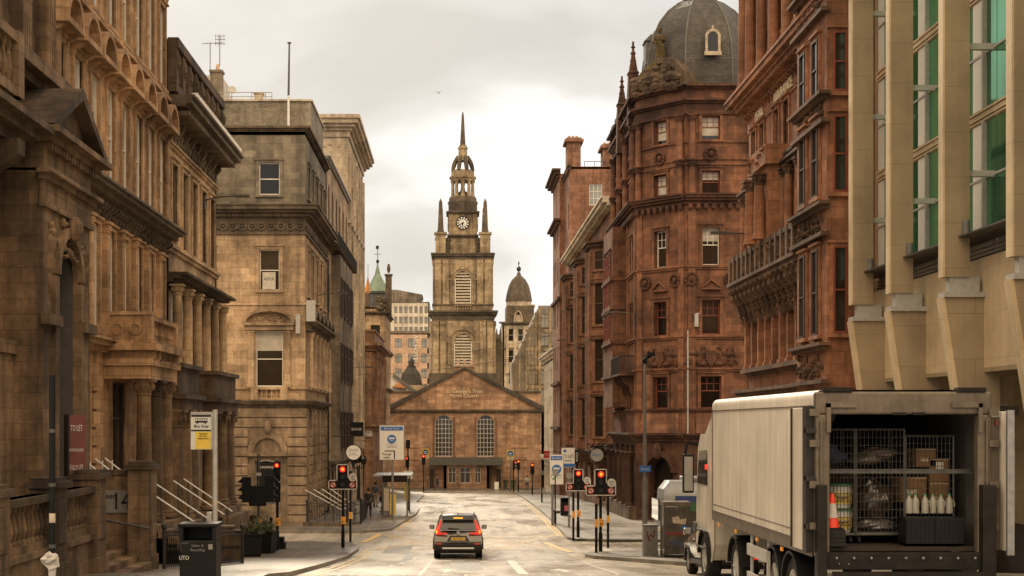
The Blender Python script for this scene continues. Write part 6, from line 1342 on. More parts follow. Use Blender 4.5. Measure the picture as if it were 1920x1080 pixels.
t = thing('signal_cabinet', 'black roadside equipment box low beside the second planter', 'cabinet', up(524, 59)); m = MB(); m.b(-.2, .2, -.2, .2, 0, .5); sub(m, 'base', 'black_paint', t); m = MB(); m.b(-.26, .26, -.22, .22, -.1, .28); sub(m, 'foot', 'plastic_black', t)
# ---------------------------------------------------------------- traffic signals
def hood(m, x, z, r=.12): 
    for k in range(7): a, b = R(-10+k*200/7), R(-10+(k+1)*200/7); m.poly((x+r*math.cos(a), -.16, z+r*math.sin(a)), (x+r*math.cos(b), -.16, z+r*math.sin(b)), (x+r*math.cos(b), -.36, z+r*.95*math.sin(b)), (x+r*math.cos(a), -.36, z+r*.95*math.sin(a)))
def lens(par, z, lit, x=0, r=.105, part='lens'):
    m = MB(); m.disc(LOC, x, z, r, .14, .18, 16); o = sub(m, part, lit, par)
    if lit == 'lamp_red': m = MB(); m.disc(LOC, x, z, r*.5, .18, .19, 14); sub(m, 'filament_glow', 'lamp_red_core', o)
    return o
def pole(par, H, mat='black_paint', r=.057, btn=False, yb=True):
    m = MB(); m.cyl(0, 0, r, -.15, H, 12); m.cyl(0, 0, r*1.35, 0, .75, 12); sub(m, 'pole', mat, par, 40)
    if btn: 
        m = MB(); m.b(-.065, .065, -.16, -.06, 1.0, 1.3); b = sub(m, 'button_unit', 'orange_box', par, 0, .01); m = MB(); m.disc(LOC, 0, 1.1, .03, .16, .175, 10); sub(m, 'push_button', 'plastic_black', b)
        m = MB(); m.b(.06, .12, -.04, .06, 1.0, 1.28); sub(m, 'side_unit', 'orange_box', par)
def arrow_sign(par, x, z, s):    # no left / right turn roundel
    m = MB(); m.disc(LOC, x, z, .125, .13, .15, 20); o = sub(m, 'turn_ban_roundel', 'sign_white', par)
    m = MB(); m.ring(LOC, x, z, .13, .095, .15, .165, 20); c = math.cos(R(45)); m.prism(LOC, [(x-s*.09-.008, z+.075), (x-s*.075, z+.09), (x+s*.09, z-.075), (x+s*.075, z-.09)], .15, .163); sub(m, 'red_ring', 'sign_red', o)
    m = MB(); m.b(x+s*.02-.01, x+s*.02+.015, -.157, -.15, z-.07, z+.02); m.b(min(x+s*.02, x-s*.04), max(x+s*.02, x-s*.04), -.157, -.15, z+.01, z+.035); m.prism(LOC, [(x-s*.03, z+.065), (x-s*.03, z-.02), (x-s*.08, z+.022)], .15, .157); sub(m, 'arrow', 'sign_black', o)
def outline_border(m, pts, t=.02, w0=.1, w1=.135):
    n = len(pts)
    for i in range(n):
        (a, b), (c, d) = pts[i], pts[(i+1) % n]; m.bx(LOC, min(a, c)-t, max(a, c)+t, w0, w1, min(b, d)-t, max(b, d)+t)
def big_signal(x, Y, label, ztop):
    t = thing('traffic_signal', label, 'traffic light', up(x, Y), 0, 'signals with turn-ban boxes'); H = ztop-t.location.z
    pole(t, H-.3, btn=True)
    pts = [(-.24, H), (.22, H), (.22, H-.55), (.58, H-.55), (.58, H-1.0-.02), (-.58, H-1.02), (-.58, H-.66), (-.24, H-.66)]
    m = MB(); m.prism(LOC, pts, .04, .12); hb = sub(m, 'backing_board', 'plastic_black', t); m = MB(); outline_border(m, pts); sub(m, 'white_border', 'sign_white', hb)
    m = MB(); m.b(-.16, .16, -.15, .05, H-.98, H-.04); hd = sub(m, 'head', 'plastic_black', t); m = MB(); [hood(m, 0, z) for z in (H-.19, H-.5, H-.82)]; sub(m, 'visor', 'plastic_black', hd)
    lens(hd, H-.19, 'lamp_red', r=.12); lens(hd, H-.5, 'lens_off'); lens(hd, H-.82, 'lens_off'); arrow_sign(t, -.4, H-.84, 1); arrow_sign(t, .4, H-.84, -1)
    m = MB(); m.disc(LOC, .42, H-.53, .17, .13, .16, 22); rs = sub(m, 'notice_disc', 'sign_white', t); letter(rs, 'Except', .07, 'sign_black', (.42, -.165, H-.47)); letter(rs, 'buses', .07, 'sign_black', (.42, -.165, H-.55)); letter(rs, 'taxis', .06, 'sign_black', (.42, -.165, H-.62))
    m = MB(); [m.disc(LOC, s*.4, H-.84, .155, .11, .125, 16) for s in (-1, 1)]; sub(m, 'box', 'plastic_black', t); return t
big_signal(643, 60, 'traffic light with turn-ban roundels standing on the left kerb, red lit', CZ-1.69)
big_signal(1084, 69, 'traffic light with turn-ban roundels, the farther of the two on the right kerb', CZ+(795-880)*69/2700)
big_signal(1126, 57, 'traffic light with turn-ban roundels, the nearer and larger of the two on the right', CZ+(795-880)*57/2700)
def signal(x, Y, ztop_px, label, s=1.0, btn=False, rz=0, lit=True, group='plain three-lamp signals', n=3, z=None):
    t = thing('traffic_signal', label, 'traffic light', up(x, Y), rz, group); H = CZ+(795-ztop_px)*Y/FPX-t.location.z
    pole(t, H-.15*s, btn=btn); hh = .33*s*n; m = MB(); m.b(-.16*s, .16*s, -.15, .06, H-hh, H); hd = sub(m, 'head', 'plastic_black', t); m = MB(); [hood(m, 0, H-.17*s-.32*s*i, .12*s) for i in range(n)]; sub(m, 'visor', 'plastic_black', hd)
    for i in range(n): lens(hd, H-.17*s-.32*s*i, 'lamp_red' if i == 0 and lit else 'lens_off', r=.11*s)
    return t
signal(520, 58, 866, 'slim black pole with a lit red pedestrian lamp left of the kerb signal', .8, True, 0, True, 'pedestrian signals', 2)
t = thing('traffic_signal', 'back of a dark cluster of signal heads on a pole behind the planters', 'traffic light', up(485, 57)); H = 2.95
pole(t, H+.9, 'galv_dark', btn=True); m = MB(); 
for x, z in ((-.48, 0), (.42, .05)): m.b(x-.17, x+.17, -.1, .15, H-1.0+z, H+z); [m.prism(LOC, [(x-.17*math.copysign(1, -x), H-.25-.32*k+z), (x-.36*math.copysign(1, -x), H-.2-.32*k+z), (x-.17*math.copysign(1, -x), H-.05-.32*k+z)], -.08, .08) for k in range(3)]
sub(m, 'head', 'plastic_black', t); m = MB(); m.b(-.38, .3, -.06, .0, H-1.15, H-.35); sub(m, 'backing_board', 'plastic_black', t); m = MB(); m.b(-.1, .1, -.12, 0, H+.05, H+.17); sub(m, 'detector', 'grey_light', t)
m = MB(); m.path([(0,0,H+.6), (.3,0,H+.65), (.6, .1, H+.6)], .025, 6); sub(m, 'bracket', 'grey_light', t)
t = thing('push_button_post', 'short black crossing post with an orange button box beside the left signal', 'post', up(657, 66.2)); m = MB(); m.cyl(0,0,.055,-.1,3.2,12); sub(m, 'pole', 'black_paint', t, 40); m = MB(); m.b(-.06, .06, -.15, -.055, 1.0, 1.3); sub(m, 'button_unit', 'orange_box', t); m = MB(); m.b(.055,.11,-.05,.05,1.0,1.3); sub(m, 'side_unit', 'sign_white', t)
signal(764, 150, 856, 'small distant signal showing red, leftmost of those by the church', 1.15)
signal(794, 176, 852, 'distant signal showing red in front of the church porch left end', 1.3)
signal(972, 170, 862, 'distant signal showing red right of the church porch', 1.2)
signal(998, 150, 868, 'distant signal showing red, rightmost of those by the church', 1.2)
t = copy_tree([o for o in COL.objects if o.get('label', '').startswith('distant signal showing red right')][0]); t.location = up(963, 171); t.rotation_euler = (0, 0, R(75)); t['label'] = 'side-on distant signal just left of the one right of the church porch'
for x, Y, lab, H in ((1075, 67.5, 'short black bollard post left of the farther right-hand signal', 2.2), (1118, 56.2, 'short black post touching the nearer right-hand signal', 1.9), (1140, 62, 'black crossing post with an orange box right of the nearer signal', 3.0)):
    t = thing('push_button_post', lab, 'post', up(x, Y), 0, 'right-hand crossing posts'); m = MB(); m.cyl(0,0,.055,-.1,H,12); sub(m, 'pole', 'black_paint', t, 40); m = MB(); m.b(-.06, .06, -.15, -.055, 1.0, 1.3); sub(m, 'button_unit', 'orange_box', t)
# ---------------------------------------------------------------- signs
def round_sign():
    t = thing('hanging_sign', 'round white pub sign reading STACK & STILL on a black bracket', 'sign', (PX(663, 84), 84, PZ(848, 84))); m = MB(); m.disc(LOC, 0, 0, .44, -.04, .04, 30); sub(m, 'disc', 'sign_white', t)
    m = MB(); m.ring(LOC, 0, 0, .47, .43, -.06, .06, 30); m.tube((0,0,.45),(0,0,1.0),.02); m.tube((0,0,.95),(-1.2,0,.95),.03); m.tube((0,0,-1),(0,0,-.45),.03); sub(m, 'bracket', 'black_paint', t); letter(t, 'STACK', .22, 'sign_grey', (0, -.05, .12), .8); letter(t, '& STILL', .2, 'sign_grey', (0, -.05, -.12), .8)
round_sign()
t = thing('hanging_sign', 'small black rectangular shop sign above the round white one', 'sign', (PX(669, 100), 100, PZ(805, 100))); m = MB(); m.b(-.45, .45, -.05, .05, -.5, .5); sub(m, 'panel', 'sign_black', t); m = MB(); m.tube((-1.2,0,.3),(-.4,0,.3),.03); sub(m, 'bracket', 'iron', t); letter(t, 'BANK', .28, 'sign_white', (0, -.06, 0))
def text_sign(label, x, Y, y0, y1, x0, x1, hdr, lines, H=None, poster=None, post='grey_paint'):
    t = thing('road_sign', label, 'road sign', up(x, Y)); b = t.location.z; q = Y/FPX; zt_, zb_ = CZ+(795-y0)*q-b, CZ+(795-y1)*q-b; a, c = (x0-x)*q, (x1-x)*q
    m = MB(); m.cyl(0, .08, .07, -.15, zt_-.1, 12); sub(m, 'post', post, t, 40); m = MB(); m.b(a, c, -.02, .02, zb_, zt_); bd = sub(m, 'board', 'sign_white', t); m = MB(); m.b(a-.03, c+.03, -.0, .03, zb_-.03, zt_+.03); sub(m, 'board_back', 'sign_grey', bd)
    if hdr: m = MB(); m.b(a+.05, c-.05, -.025, -.021, zt_-.3, zt_-.06); hh = sub(m, 'header_band', 'sign_blue', bd); letter(hh, hdr, .17, 'sign_white', ((a+c)/2, -.03, zt_-.18), .8)
    cx_ = (a+c)/2
    m = MB(); m.disc(LOC, cx_, zt_-.82, .27, .021, .026, 24); rd_ = sub(m, 'blue_roundel', 'sign_blue', bd); letter(rd_, 'bus', .16, 'sign_white', (cx_, -.03, zt_-.9)); m = MB(); m.b(cx_-.17, cx_+.17, -.031, -.027, zt_-.82, zt_-.72); m.b(cx_-.03,cx_+.03,-.026,-.021,zt_-.55,zt_-.38); sub(m, 'bus_symbol', 'sign_white', rd_)
    for i, s in enumerate(lines): m = MB(); z = zt_-1.22-i*.28; m.b(cx_-.3, cx_+.3, -.024, -.021, z-.11, z+.11); pl = sub(m, 'text_plate', 'sign_black', bd); m = MB(); m.b(cx_-.285, cx_+.285, -.027, -.0245, z-.095, z+.095); sub(m, 'plate_face', 'sign_white', pl); letter(pl, s, .12, 'sign_black', (cx_, -.03, z), .75)
    return t, bd, a, c, zb_, zt_
t, bd, a, c, zb_, zt_ = text_sign('large white bus gate sign with blue header and through traffic arrow, left pavement', 736, 87, 798, 862, 712, 757, 'Bus Gate Ahead', ['local buses'])
letter(bd, 'Through', .19, 'sign_black', (a+.42, -.03, zb_+.34), .85); letter(bd, 'traffic', .19, 'sign_black', (a+.42, -.03, zb_+.13), .85); m = MB(); m.b(a+.85, a+.92, -.026, -.021, zb_+.05, zb_+.5); m.b(a+.3, a+.92, -.026, -.021, zb_+.5, zb_+.56); sub(m, 'arrow', 'sign_black', bd)
t, bd, a, c, zb_, zt_ = text_sign('white bus gate sign with a map below, right pavement by the letting board', 1036, 82, 853, 908, 1031, 1056, 'Bus Gate', ['taxis'])
m = MB(); m.path([(a+.2, -.03, zb_+.3), (a+.35, -.03, zb_+.55), (a+.6, -.03, zb_+.5)], .02, 4); m.blob((a+.2, -.03, zb_+.3), (.06,.01,.06)); sub(m, 'map_line', 'sign_green', bd)
def yb_sign(x, Y, y, label):
    t = thing('road_sign', label, 'road sign', up(x, Y), 0, 'blue roundels on yellow boards'); b = t.location.z; z = CZ+(795-y)*Y/FPX-b; m = MB(); m.cyl(0, .06, .05, -.1, z+.6, 10); sub(m, 'post', 'grey_paint', t, 40)
    m = MB(); m.b(-.42, .42, -.02, .02, z-.7, z+.55); bd = sub(m, 'board', 'sign_yellow', t); m = MB(); m.disc(LOC, 0, z+.08, .34, .021, .03, 22); r_ = sub(m, 'blue_roundel', 'sign_blue', bd); m = MB(); m.b(-.2, .2, -.035, -.031, z+.05, z+.17); m.b(-.2,.2,-.035,-.031,z-.12,z-.04); sub(m, 'bus_symbol', 'sign_white', r_)
    m = MB(); m.b(-.36, .36, -.03, -.021, z-.62, z-.36); p = sub(m, 'text_plate', 'sign_white', bd); letter(p, 'Bus gate', .15, 'sign_black', (0, -.035, z-.49), .9)
yb_sign(798, 178, 849, 'blue roundel on a yellow board by the left end of the church porch'); yb_sign(957, 168, 852, 'blue roundel on a yellow board by the right end of the church porch')
t = thing('letting_board', 'white TO LET board projecting on the right side of the street', 'sign', (PX(1065, 92), 92, PZ(858, 92))); m = MB(); m.b(-.42, .42, -.03, .03, -.62, .62); sub(m, 'board', 'sign_white', t); letter(t, 'TO LET', .3, 'sign_black', (0, -.04, .08), .75); m = MB(); m.b(-.42, .42, -.035, -.031, -.6, -.38); sub(m, 'blue_band', 'sign_blue', t); letter(t, 'OFFICES', .13, 'sign_black', (0, -.04, -.2)); m = MB(); m.b(.42, 2.2, -.02, .02, .4, .44); sub(m, 'bracket', 'iron', t); m = MB(); m.disc(LOC, -.2, .42, .1, .031, .036, 14); sub(m, 'logo_mark', 'sign_blue', t)
t = thing('hanging_sign', 'small red shop sign far down the right side of the street', 'sign', (PX(1025, 140), 140, PZ(852, 140))); m = MB(); m.b(-.3, .3, -.04, .04, -.35, .35); sub(m, 'panel', 'sign_red', t); m = MB(); m.b(.3, 2.1, -.02, .02, .2, .25); sub(m, 'bracket', 'iron', t); letter(t, 'UCI', .3, 'sign_white', (0, -.05, 0))
t = thing('hanging_sign', 'tall narrow black shop sign just right of the TO LET board', 'sign', (PX(1081, 95), 95, PZ(857, 95))); m = MB(); m.b(-.12, .12, -.2, .2, -.5, .5); sub(m, 'panel', 'sign_black', t); m = MB(); m.b(.1, 1.4, -.02, .02, .3, .34); sub(m, 'bracket', 'iron', t)
me = text_mesh('KAMA', .22, 'sign_white'); me.transform(Matrix.Rotation(R(90), 4, 'Y')); o = link('lettering', me, t); o.location = (0, -.21, 0)
t = thing('hanging_sign', 'round dark blue sign on a scrolled bracket above the right-hand signals', 'sign', (PX(1119, 88), 88, PZ(853, 88))); m = MB(); m.disc(LOC, 0, 0, .42, -.06, .06, 26); sub(m, 'disc', 'sign_grey', t); m = MB(); m.ring(LOC, 0, 0, .46, .4, -.08, .08, 26); m.b(-.4,.45,-.1,.1,.45,.58); m.b(.4, 1.9, -.03, .03, .48, .53); [m.tube((-.6+i*.3, -.1, .62), (-.45+i*.3,-.3,.7), .04) for i in range(4)]; sub(m, 'bracket', 'black_paint', t); letter(t, 'DOLLY', .2, 'sign_blue', (0, -.07, 0))
t = thing('street_name_plate', 'white street name plate low on the red-brown building, left side', 'sign', (PX(690, 136), 139.9, PZ(813, 139))); m = MB(); m.b(-.75, .75, -.08, 0, -.28, .28); sub(m, 'plate', 'sign_white', t); letter(t, 'West Nile', .26, 'sign_black', (0, -.09, .12)); letter(t, 'Street', .22, 'sign_black', (0, -.09, -.12)); t.location.x = -8.9
t = thing('street_name_plate', 'white street name plate beside the lorry cab on the red building', 'sign', (PX(1322, 84), 83.9, PZ(877, 84))); m = MB(); m.b(-.42, .42, -.05, 0, -.2, .2); sub(m, 'plate', 'sign_white', t); letter(t, 'RENFIELD', .17, 'sign_black', (0, -.06, .08), .8); letter(t, 'STREET', .14, 'sign_black', (0, -.06, -.1), .8)
# tall lamp column with blue plate
t = thing('lamp_post', 'tall grey lamp column with a camera on top and a blue bus gate plate', 'lamp post', up(1209, 56)); H = CZ+(795-672)*56/FPX-t.location.z
m = MB(); m.cyl(0, 0, .1, -.1, H*.38, 14); m.cyl(0, 0, .075, H*.38, H, 14, .06); sub(m, 'column', 'grey_paint', t, 40); m = MB(); m.tube((0,0,H-.05), (.3,-.2,H+.15), .05); m.b(.05, .35, -.35, -.1, H+.08, H+.22); m.blob((0,0,H-.1), (.12,.12,.14)); sub(m, 'camera', 'plastic_black', t); zz = CZ+(795-879)*56/FPX-t.location.z; m = MB(); m.b(-.22, .22, -.13, -.1, zz-.12, zz+.12); p = sub(m, 'blue_plate', 'sign_blue', t); letter(p, 'Bus gate', .09, 'sign_white', (0, -.135, zz))
# wall lamps on brackets over the street
for x, y, Y, L, s, lab in ((404, 372, 60, -.9, 1, 'street lantern on an arm from the bracketed building, upper left'), (607, 552, 90, -.1, 1, 'street lantern on an arm from the tan corner building'), (680, 690, 118, -.4, 1, 'thin street lantern arm low on the pale tall block'), (1190, 588, 87, .0, -1, 'street lantern on an arm from the canted red corner'), (1436, 441, 56, .4, -1, 'street lantern on an arm from the lettered red office'), (1052, 640, 128, 0, -1, 'street lantern on an arm from the bay-windowed building')):
    xw = {1: X3 if Y > 70 else XL, -1: XD if Y > 70 else XP}[s]; t = thing('wall_lantern', lab, 'street lamp', (xw, Y, PZ(y, Y)), 0, 'wall-mounted street lanterns'); ln = 1.3; m = MB(); m.path([(0,0,-.1), (s*.5,0,.05), (s*ln,0,.1)], .03, 6); m.b(-.05, .05, -.08, .08, -.5, .1); sub(m, 'arm', 'galv_dark', t); m = MB(); m.b(min(s*ln, s*(ln+.6)), max(s*ln, s*(ln+.6)), -.12, .12, .04, .14); sub(m, 'lantern', 'galv_dark', t)
# span wires
for (a, b, lab) in (((X3, 95, h(3.2)), (XD, 110, h(6.6)), 'thin wire slung across the street between the first-floor walls'), ((X3, 130, h(6)), (11, 150, h(9.5)), 'thin far wire slung across the street before the church')):
    t = link('span_wire', None); t.location = a; tag(t, lab, 'wire', 'wires slung across the street'); m = MB(); P_ = [(a[0]+(b[0]-a[0])*f, a[1]+(b[1]-a[1])*f, a[2]+(b[2]-a[2])*f-1.2*4*f*(1-f)*.6) for f in rng(0, 1, 13)]; m.path(P_, .014, 4); bld(m, 'wire', 'galv_dark', t)
# area stair with railings and pale handrails by the corner building
railing('black railing boxing in the basement stair at the tan building corner', [(-8.2, 79.2), (-6.0, 79.2), (-5.4, 81.5), (-5.6, 90)], 1.25, group=None)
t = thing('stone_kerb_plinth', 'low stone plinth under the basement stair railing', 'plinth', (-7, 79, gz(79))); m = MB(); m.b(-8.4, -5.9, 79.0, 79.35, gz(79), gz(79)+.35); bld(m, 'wall', 'st_tan_dark', t)
for i in range(4):
    t = thing('stair_handrail', ('first', 'second', 'third', 'fourth')[i]+' of the pale rails slanting down by the tan building corner, from the left', 'handrail', (-8, 80, gz(80)), 0, 'pale rails at the basement stair'); m = MB(); o_ = i*.42; m.tube((-8.4+o_, 80+i*.5, gz(80)+2.1), (-6.3+o_*.6, 80+i*.5, gz(80)+.95), .035, 6); bld(m, 'rail', 'galv', t); m = MB(); m.tube((-8.2+o_, 80+i*.5, gz(80)+2.0), (-8.2+o_, 80+i*.5, gz(80)), .025, 6); bld(m, 'post', 'iron', t)
# cast iron lanterns by the doorway
for i, (x, Y) in enumerate(((671, 98), (674, 101))):
    t = thing('ornate_lamp', ('nearer', 'farther')[i]+' of two black ornate lamp standards by the pale block doorway', 'lamp post', up(x, Y), 0, 'black ornate lamp standards'); m = MB(); m.lathe(0, 0, [(.16, 0), (.16, .3), (.07, .5), (.05, 3.0), (.09, 3.1)], 10); [m.path([(0,0,2.9), (s*.35,0,3.0), (s*.35,0,3.2)], .03, 6) for s in (-1, 1)]; sub(m, 'standard', 'iron', t); m = MB(); [m.lathe(s*.35, 0, [(.1, 3.2), (.16, 3.55), (.17, 3.58), (.03, 3.8)], 6) for s in (-1, 1)]; m.lathe(0, 0, [(.11, 3.3), (.18, 3.7), (.19, 3.74), (.03, 4.0)], 6); sub(m, 'lantern', 'glass_dark', t)
t = thing('grey_cabinet', 'small grey metal cabinet behind the left signal post', 'cabinet', up(673, 84)); m = MB(); m.b(-.16, .16, -.15, .15, 0, 1.2); sub(m, 'body', 'grey_light', t, 0, .01); m = MB(); m.b(-.18, .18, -.17, .17, 1.2, 1.26); sub(m, 'lid', 'galv_dark', t)
# bus shelter
t = thing('bus_shelter', 'glass bus shelter with a lit-edge roof and yellow posters on the left pavement', 'bus shelter', (PX(735, 92), 92, gz(93)+.125)); x0, x1 = -.55, 1.0
m = MB(); m.b(x0-.6, x1+.25, -1.2, 3.8, 2.55, 2.63); rf = sub(m, 'roof', 'bus_silver', t); m = MB(); m.b(x0, x1, -1.28, -1.2, 2.2, 2.62); sub(m, 'destination_panel', 'truck_dark', rf)
for x, y in ((x0, -1.1), (x0, 1.3), (x0, 3.7), (x1, -1.1), (x1, 3.7)): m = MB(); m.b(x-.05, x+.05, y-.05, y+.05, -.1, 2.55); sub(m, 'post', 'grey_paint', t)
m = MB(); m.b(x0-.02, x0+.02, -1.0, 3.6, .3, 2.3); sub(m, 'glass_wall', 'glass_warm', t); m = MB(); m.b(-.5, -.08, -1.35, -1.2, .1, 1.9); p = sub(m, 'advert_panel', 'grey_paint', t); m = MB(); m.b(-.45, -.14, -1.37, -1.35, .4, 1.8); sub(m, 'poster', 'poster', p); m = MB(); m.b(-.05, .3, -1.35, -1.25, .15, 1.45); sub(m, 'yellow_panel', 'sign_yellow', t); m = MB(); m.b(.75, 1.0, 1.0, 1.08, .9, 2.0); sub(m, 'yellow_panel', 'sign_yellow', t); m = MB(); m.b(-.5, -.1, -.8, 3.2, .45, .5); sub(m, 'bench', 'galv', t)
t = thing('slim_post', 'slim black post with a small lamp top just right of the bus shelter', 'post', up(765, 100)); m = MB(); m.cyl(0, 0, .05, -.1, 4.6, 10); sub(m, 'pole', 'black_paint', t, 40); m = MB(); m.b(-.14, .14, -.14, .14, 4.3, 4.9); sub(m, 'lamp_box', 'plastic_black', t); m = MB(); m.b(-.32, .32, -.05, -.02, 2.2, 2.75); p = sub(m, 'plate', 'sign_white', t)
# right side street furniture
t = bin_(1059, 92, 'dark litter bin with a pink poster on the right pavement', .55, 1.15); m = MB(); m.b(-.05, .22, -.315, -.303, .3, .65); sub(m, 'poster', 'poster_pink', t)
for x, Y, H, lab in ((1041, 82, 3.1, 'thin black post in front of the right-hand bus gate sign'), (1016, 118, 2.6, 'thin black post far along the right kerb with a small plate'), (1067, 78, 2.9, 'grey post with a small round mirror behind the farther right signal')):
    t = thing('slim_post', lab, 'post', up(x, Y)); m = MB(); m.cyl(0, 0, .04, -.1, H, 8); m.cyl(0, 0, .07, 0, .7, 8); sub(m, 'pole', 'black_paint' if Y != 78 else 'grey_paint', t); m = MB(); (m.b(-.15, .15, -.06, -.04, H-.35, H) if Y != 78 else m.disc(LOC, 0, H-.1, .17, .04, .07, 16)); sub(m, 'plate', 'sign_grey', t)
t = thing('control_cabinet', 'grey steel control cabinet with red graffiti at the foot of the lamp column', 'cabinet', up(1219, 53)); m = MB(); m.b(-.26, .26, -.2, .2, 0, 1.12); sub(m, 'body', 'grey_paint', t, 0, .01); m = MB(); m.b(-.28, .28, -.22, .22, 1.12, 1.17); sub(m, 'lid', 'grey_paint', t); m = MB(); m.path([(-.15,-.205,.95), (-.1,-.205,.7), (.0,-.205,.82), (.1,-.205,.7), (.13,-.205,.98)], .02, 4); m.path([(-.1,-.205,.7), (-.02,-.205,.55)], .018, 4); sub(m, 'graffiti', 'board_red', t)
t = thing('phone_box', 'grimy glazed phone box with torn posters between the cabinet and the lorry', 'phone box', up(1266, 51.5)); 
for x in (-.47, .41): m = MB(); m.b(x, x+.06, -.45, -.39, 0, 1.85); m.b(x, x+.06, .39, .45, 0, 1.85); sub(m, 'corner_post', 'galv_dark', t)
m = MB(); m.b(-.49, .49, -.47, .47, 1.85, 2.0); sub(m, 'roof', 'truck_frame', t); m = MB(); m.b(-.41, .41, -.44, -.42, .15, 1.82); g = sub(m, 'front_pane', 'kiosk_grime', t); m = MB(); m.b(-.45, -.43, -.38, .38, .15, 1.82); sub(m, 'side_pane', 'kiosk_grime', t); m = MB(); m.b(-.41, .41, -.45, -.442, .82, .95); sub(m, 'red_strip', 'board_red', g)
m = MB(); m.add([(-.15,-.448,1.25),(.3,-.448,1.2),(.33,-.448,1.42),(.1,-.448,1.38),(.05,-.448,1.5),(-.18,-.448,1.45)], [(0,1,2,3,4,5)]); sub(m, 'torn_poster', 'poster', g); m = MB(); m.disc(LOC, .25, 1.1, .09, .443, .45, 12); sub(m, 'blue_sticker', 'sign_blue', g); letter(g, 'TR', .35, 'bus_blue', (-.05, -.45, .5), 1.4); m = MB(); m.b(-.47, .47, -.45, .45, -.02, .12); sub(m, 'plinth', 'truck_dark', t)
# weeds
t = thing('weed_clump', 'small green weed clump growing at the foot of the phone box', 'weeds', (t.location.x-.55, t.location.y-.5, t.location.z)); m = MB()
for k in range(120): a = rnd.uniform(0, 6.28); r_ = rnd.uniform(0, .25); x, y = r_*math.cos(a), r_*math.sin(a)*.6; q = rnd.uniform(.03, .07); z = rnd.uniform(0, .3*(1-r_*2)+.05); m.add([(x,y,z),(x+q*math.cos(a),y+q*math.sin(a),z+q*.6),(x+q*.3,y+q,z+q*.3)], [(0,1,2)])
sub(m, 'leaves', 'leaf', t)
# railings before the church
railing('low black railing in front of the church left of the porch', [(-9, 184.3), (-3.6, 184.3)], 1.1, .3); railing('low black railing in front of the church right of the porch', [(6.2, 184.3), (13, 184.3)], 1.1, .3)
for i, (x, lab) in enumerate(((931, 'white sandwich board leaning by the church porch'),)):
    t = thing('sandwich_board', lab, 'sign', (PX(x, 184.5), 184.5, gz(185)+.13)); m = MB(); m.prism(Fr(0,0,0,1,1,0), [(-.3,0),(-.27,0),(.02,.95),(-.02,.95)], -.28, .28); sub(m, 'front_board', 'white_paint', t); m = MB(); m.prism(Fr(0,0,0,1,1,0), [(.3,0),(.27,0),(-.02,.93),(.02,.93)], -.26, .26); sub(m, 'back_board', 'grey_light', t)
for x, lab in ((948, 'left'), (962, 'right')):
    t = thing('wheelie_bin', lab+' of two dark green wheelie bins by the church railing', 'bin', (PX(x, 186.5), 186.5, gz(185)+.13), 0, 'wheelie bins by the church'); m = MB(); m.lathe(0, 0, [(.3, .08), (.42, 1.0)], 4, R(45)); sub(m, 'body', 'leaf', t); m = MB(); m.b(-.32, .32, -.34, .34, 1.0, 1.08); sub(m, 'lid', 'plastic_black', t); m = MB(); [m.tube((s*.2-.03, .3, .1), (s*.2+.03, .3, .1), .1, 10) for s in (-1, 1)]; sub(m, 'wheels', 'rubber', t)
# birds
def bird(x, y, Y, label, s, fly):
    t = thing('bird', label, 'bird', (PX(x, Y), Y, PZ(y, Y)) if fly else up(x, Y), R(20)); m = MB()
    m.blob((0, 0, .0 if fly else .1), (.2*s, .08*s, .08*s), 8, 6); m.blob((-.2*s, 0, .03*s if fly else .16), (.07*s, .06*s, .06*s), 7, 5); m.prism(LOC, [(.15*s, .0 if fly else .1), (.34*s, .03*s if fly else .08), (.34*s, -.03*s if fly else .05)], -.05*s, .05*s); m.prism(LOC, [(-.26*s, .04*s if fly else .17), (-.33*s, .02*s if fly else .15), (-.26*s, 0 if fly else .14)], -.012, .012)
    if fly: m.add([(-.08*s,0,.02),(.1*s,0,.02),(.05*s,-.35*s,.22*s),(-.02*s,-.35*s,.24*s),(.16*s,-.75*s,.1*s)], [(0,1,2,3),(3,2,4)]); m.add([(-.08*s,0,.02),(.1*s,0,.02),(.05*s,.35*s,.22*s),(-.02*s,.35*s,.24*s),(.16*s,.75*s,.1*s)], [(0,1,2,3),(3,2,4)])
    else: m.tube((0,.03,0),(0,.03,.06),.01,4); m.tube((0,-.03,0),(0,-.03,.06),.01,4)
    sub(m, 'body', 'feather' if fly else 'cloth_grey', t)
bird(822, 174, 120, 'seagull gliding in the open sky high above the street', .62, True); bird(906, 401, 195, 'seagull flying past the right corner obelisk of the church tower', 1.3, True); bird(1046, 940, 95, 'small grey pigeon standing by the right-hand litter bin', 1.2, False)
[setattr(o, 'rotation_euler', (0, 0, R(70))) for o in COL.objects if o.name.startswith('bird') and o.get('label', '').startswith('seagull')]
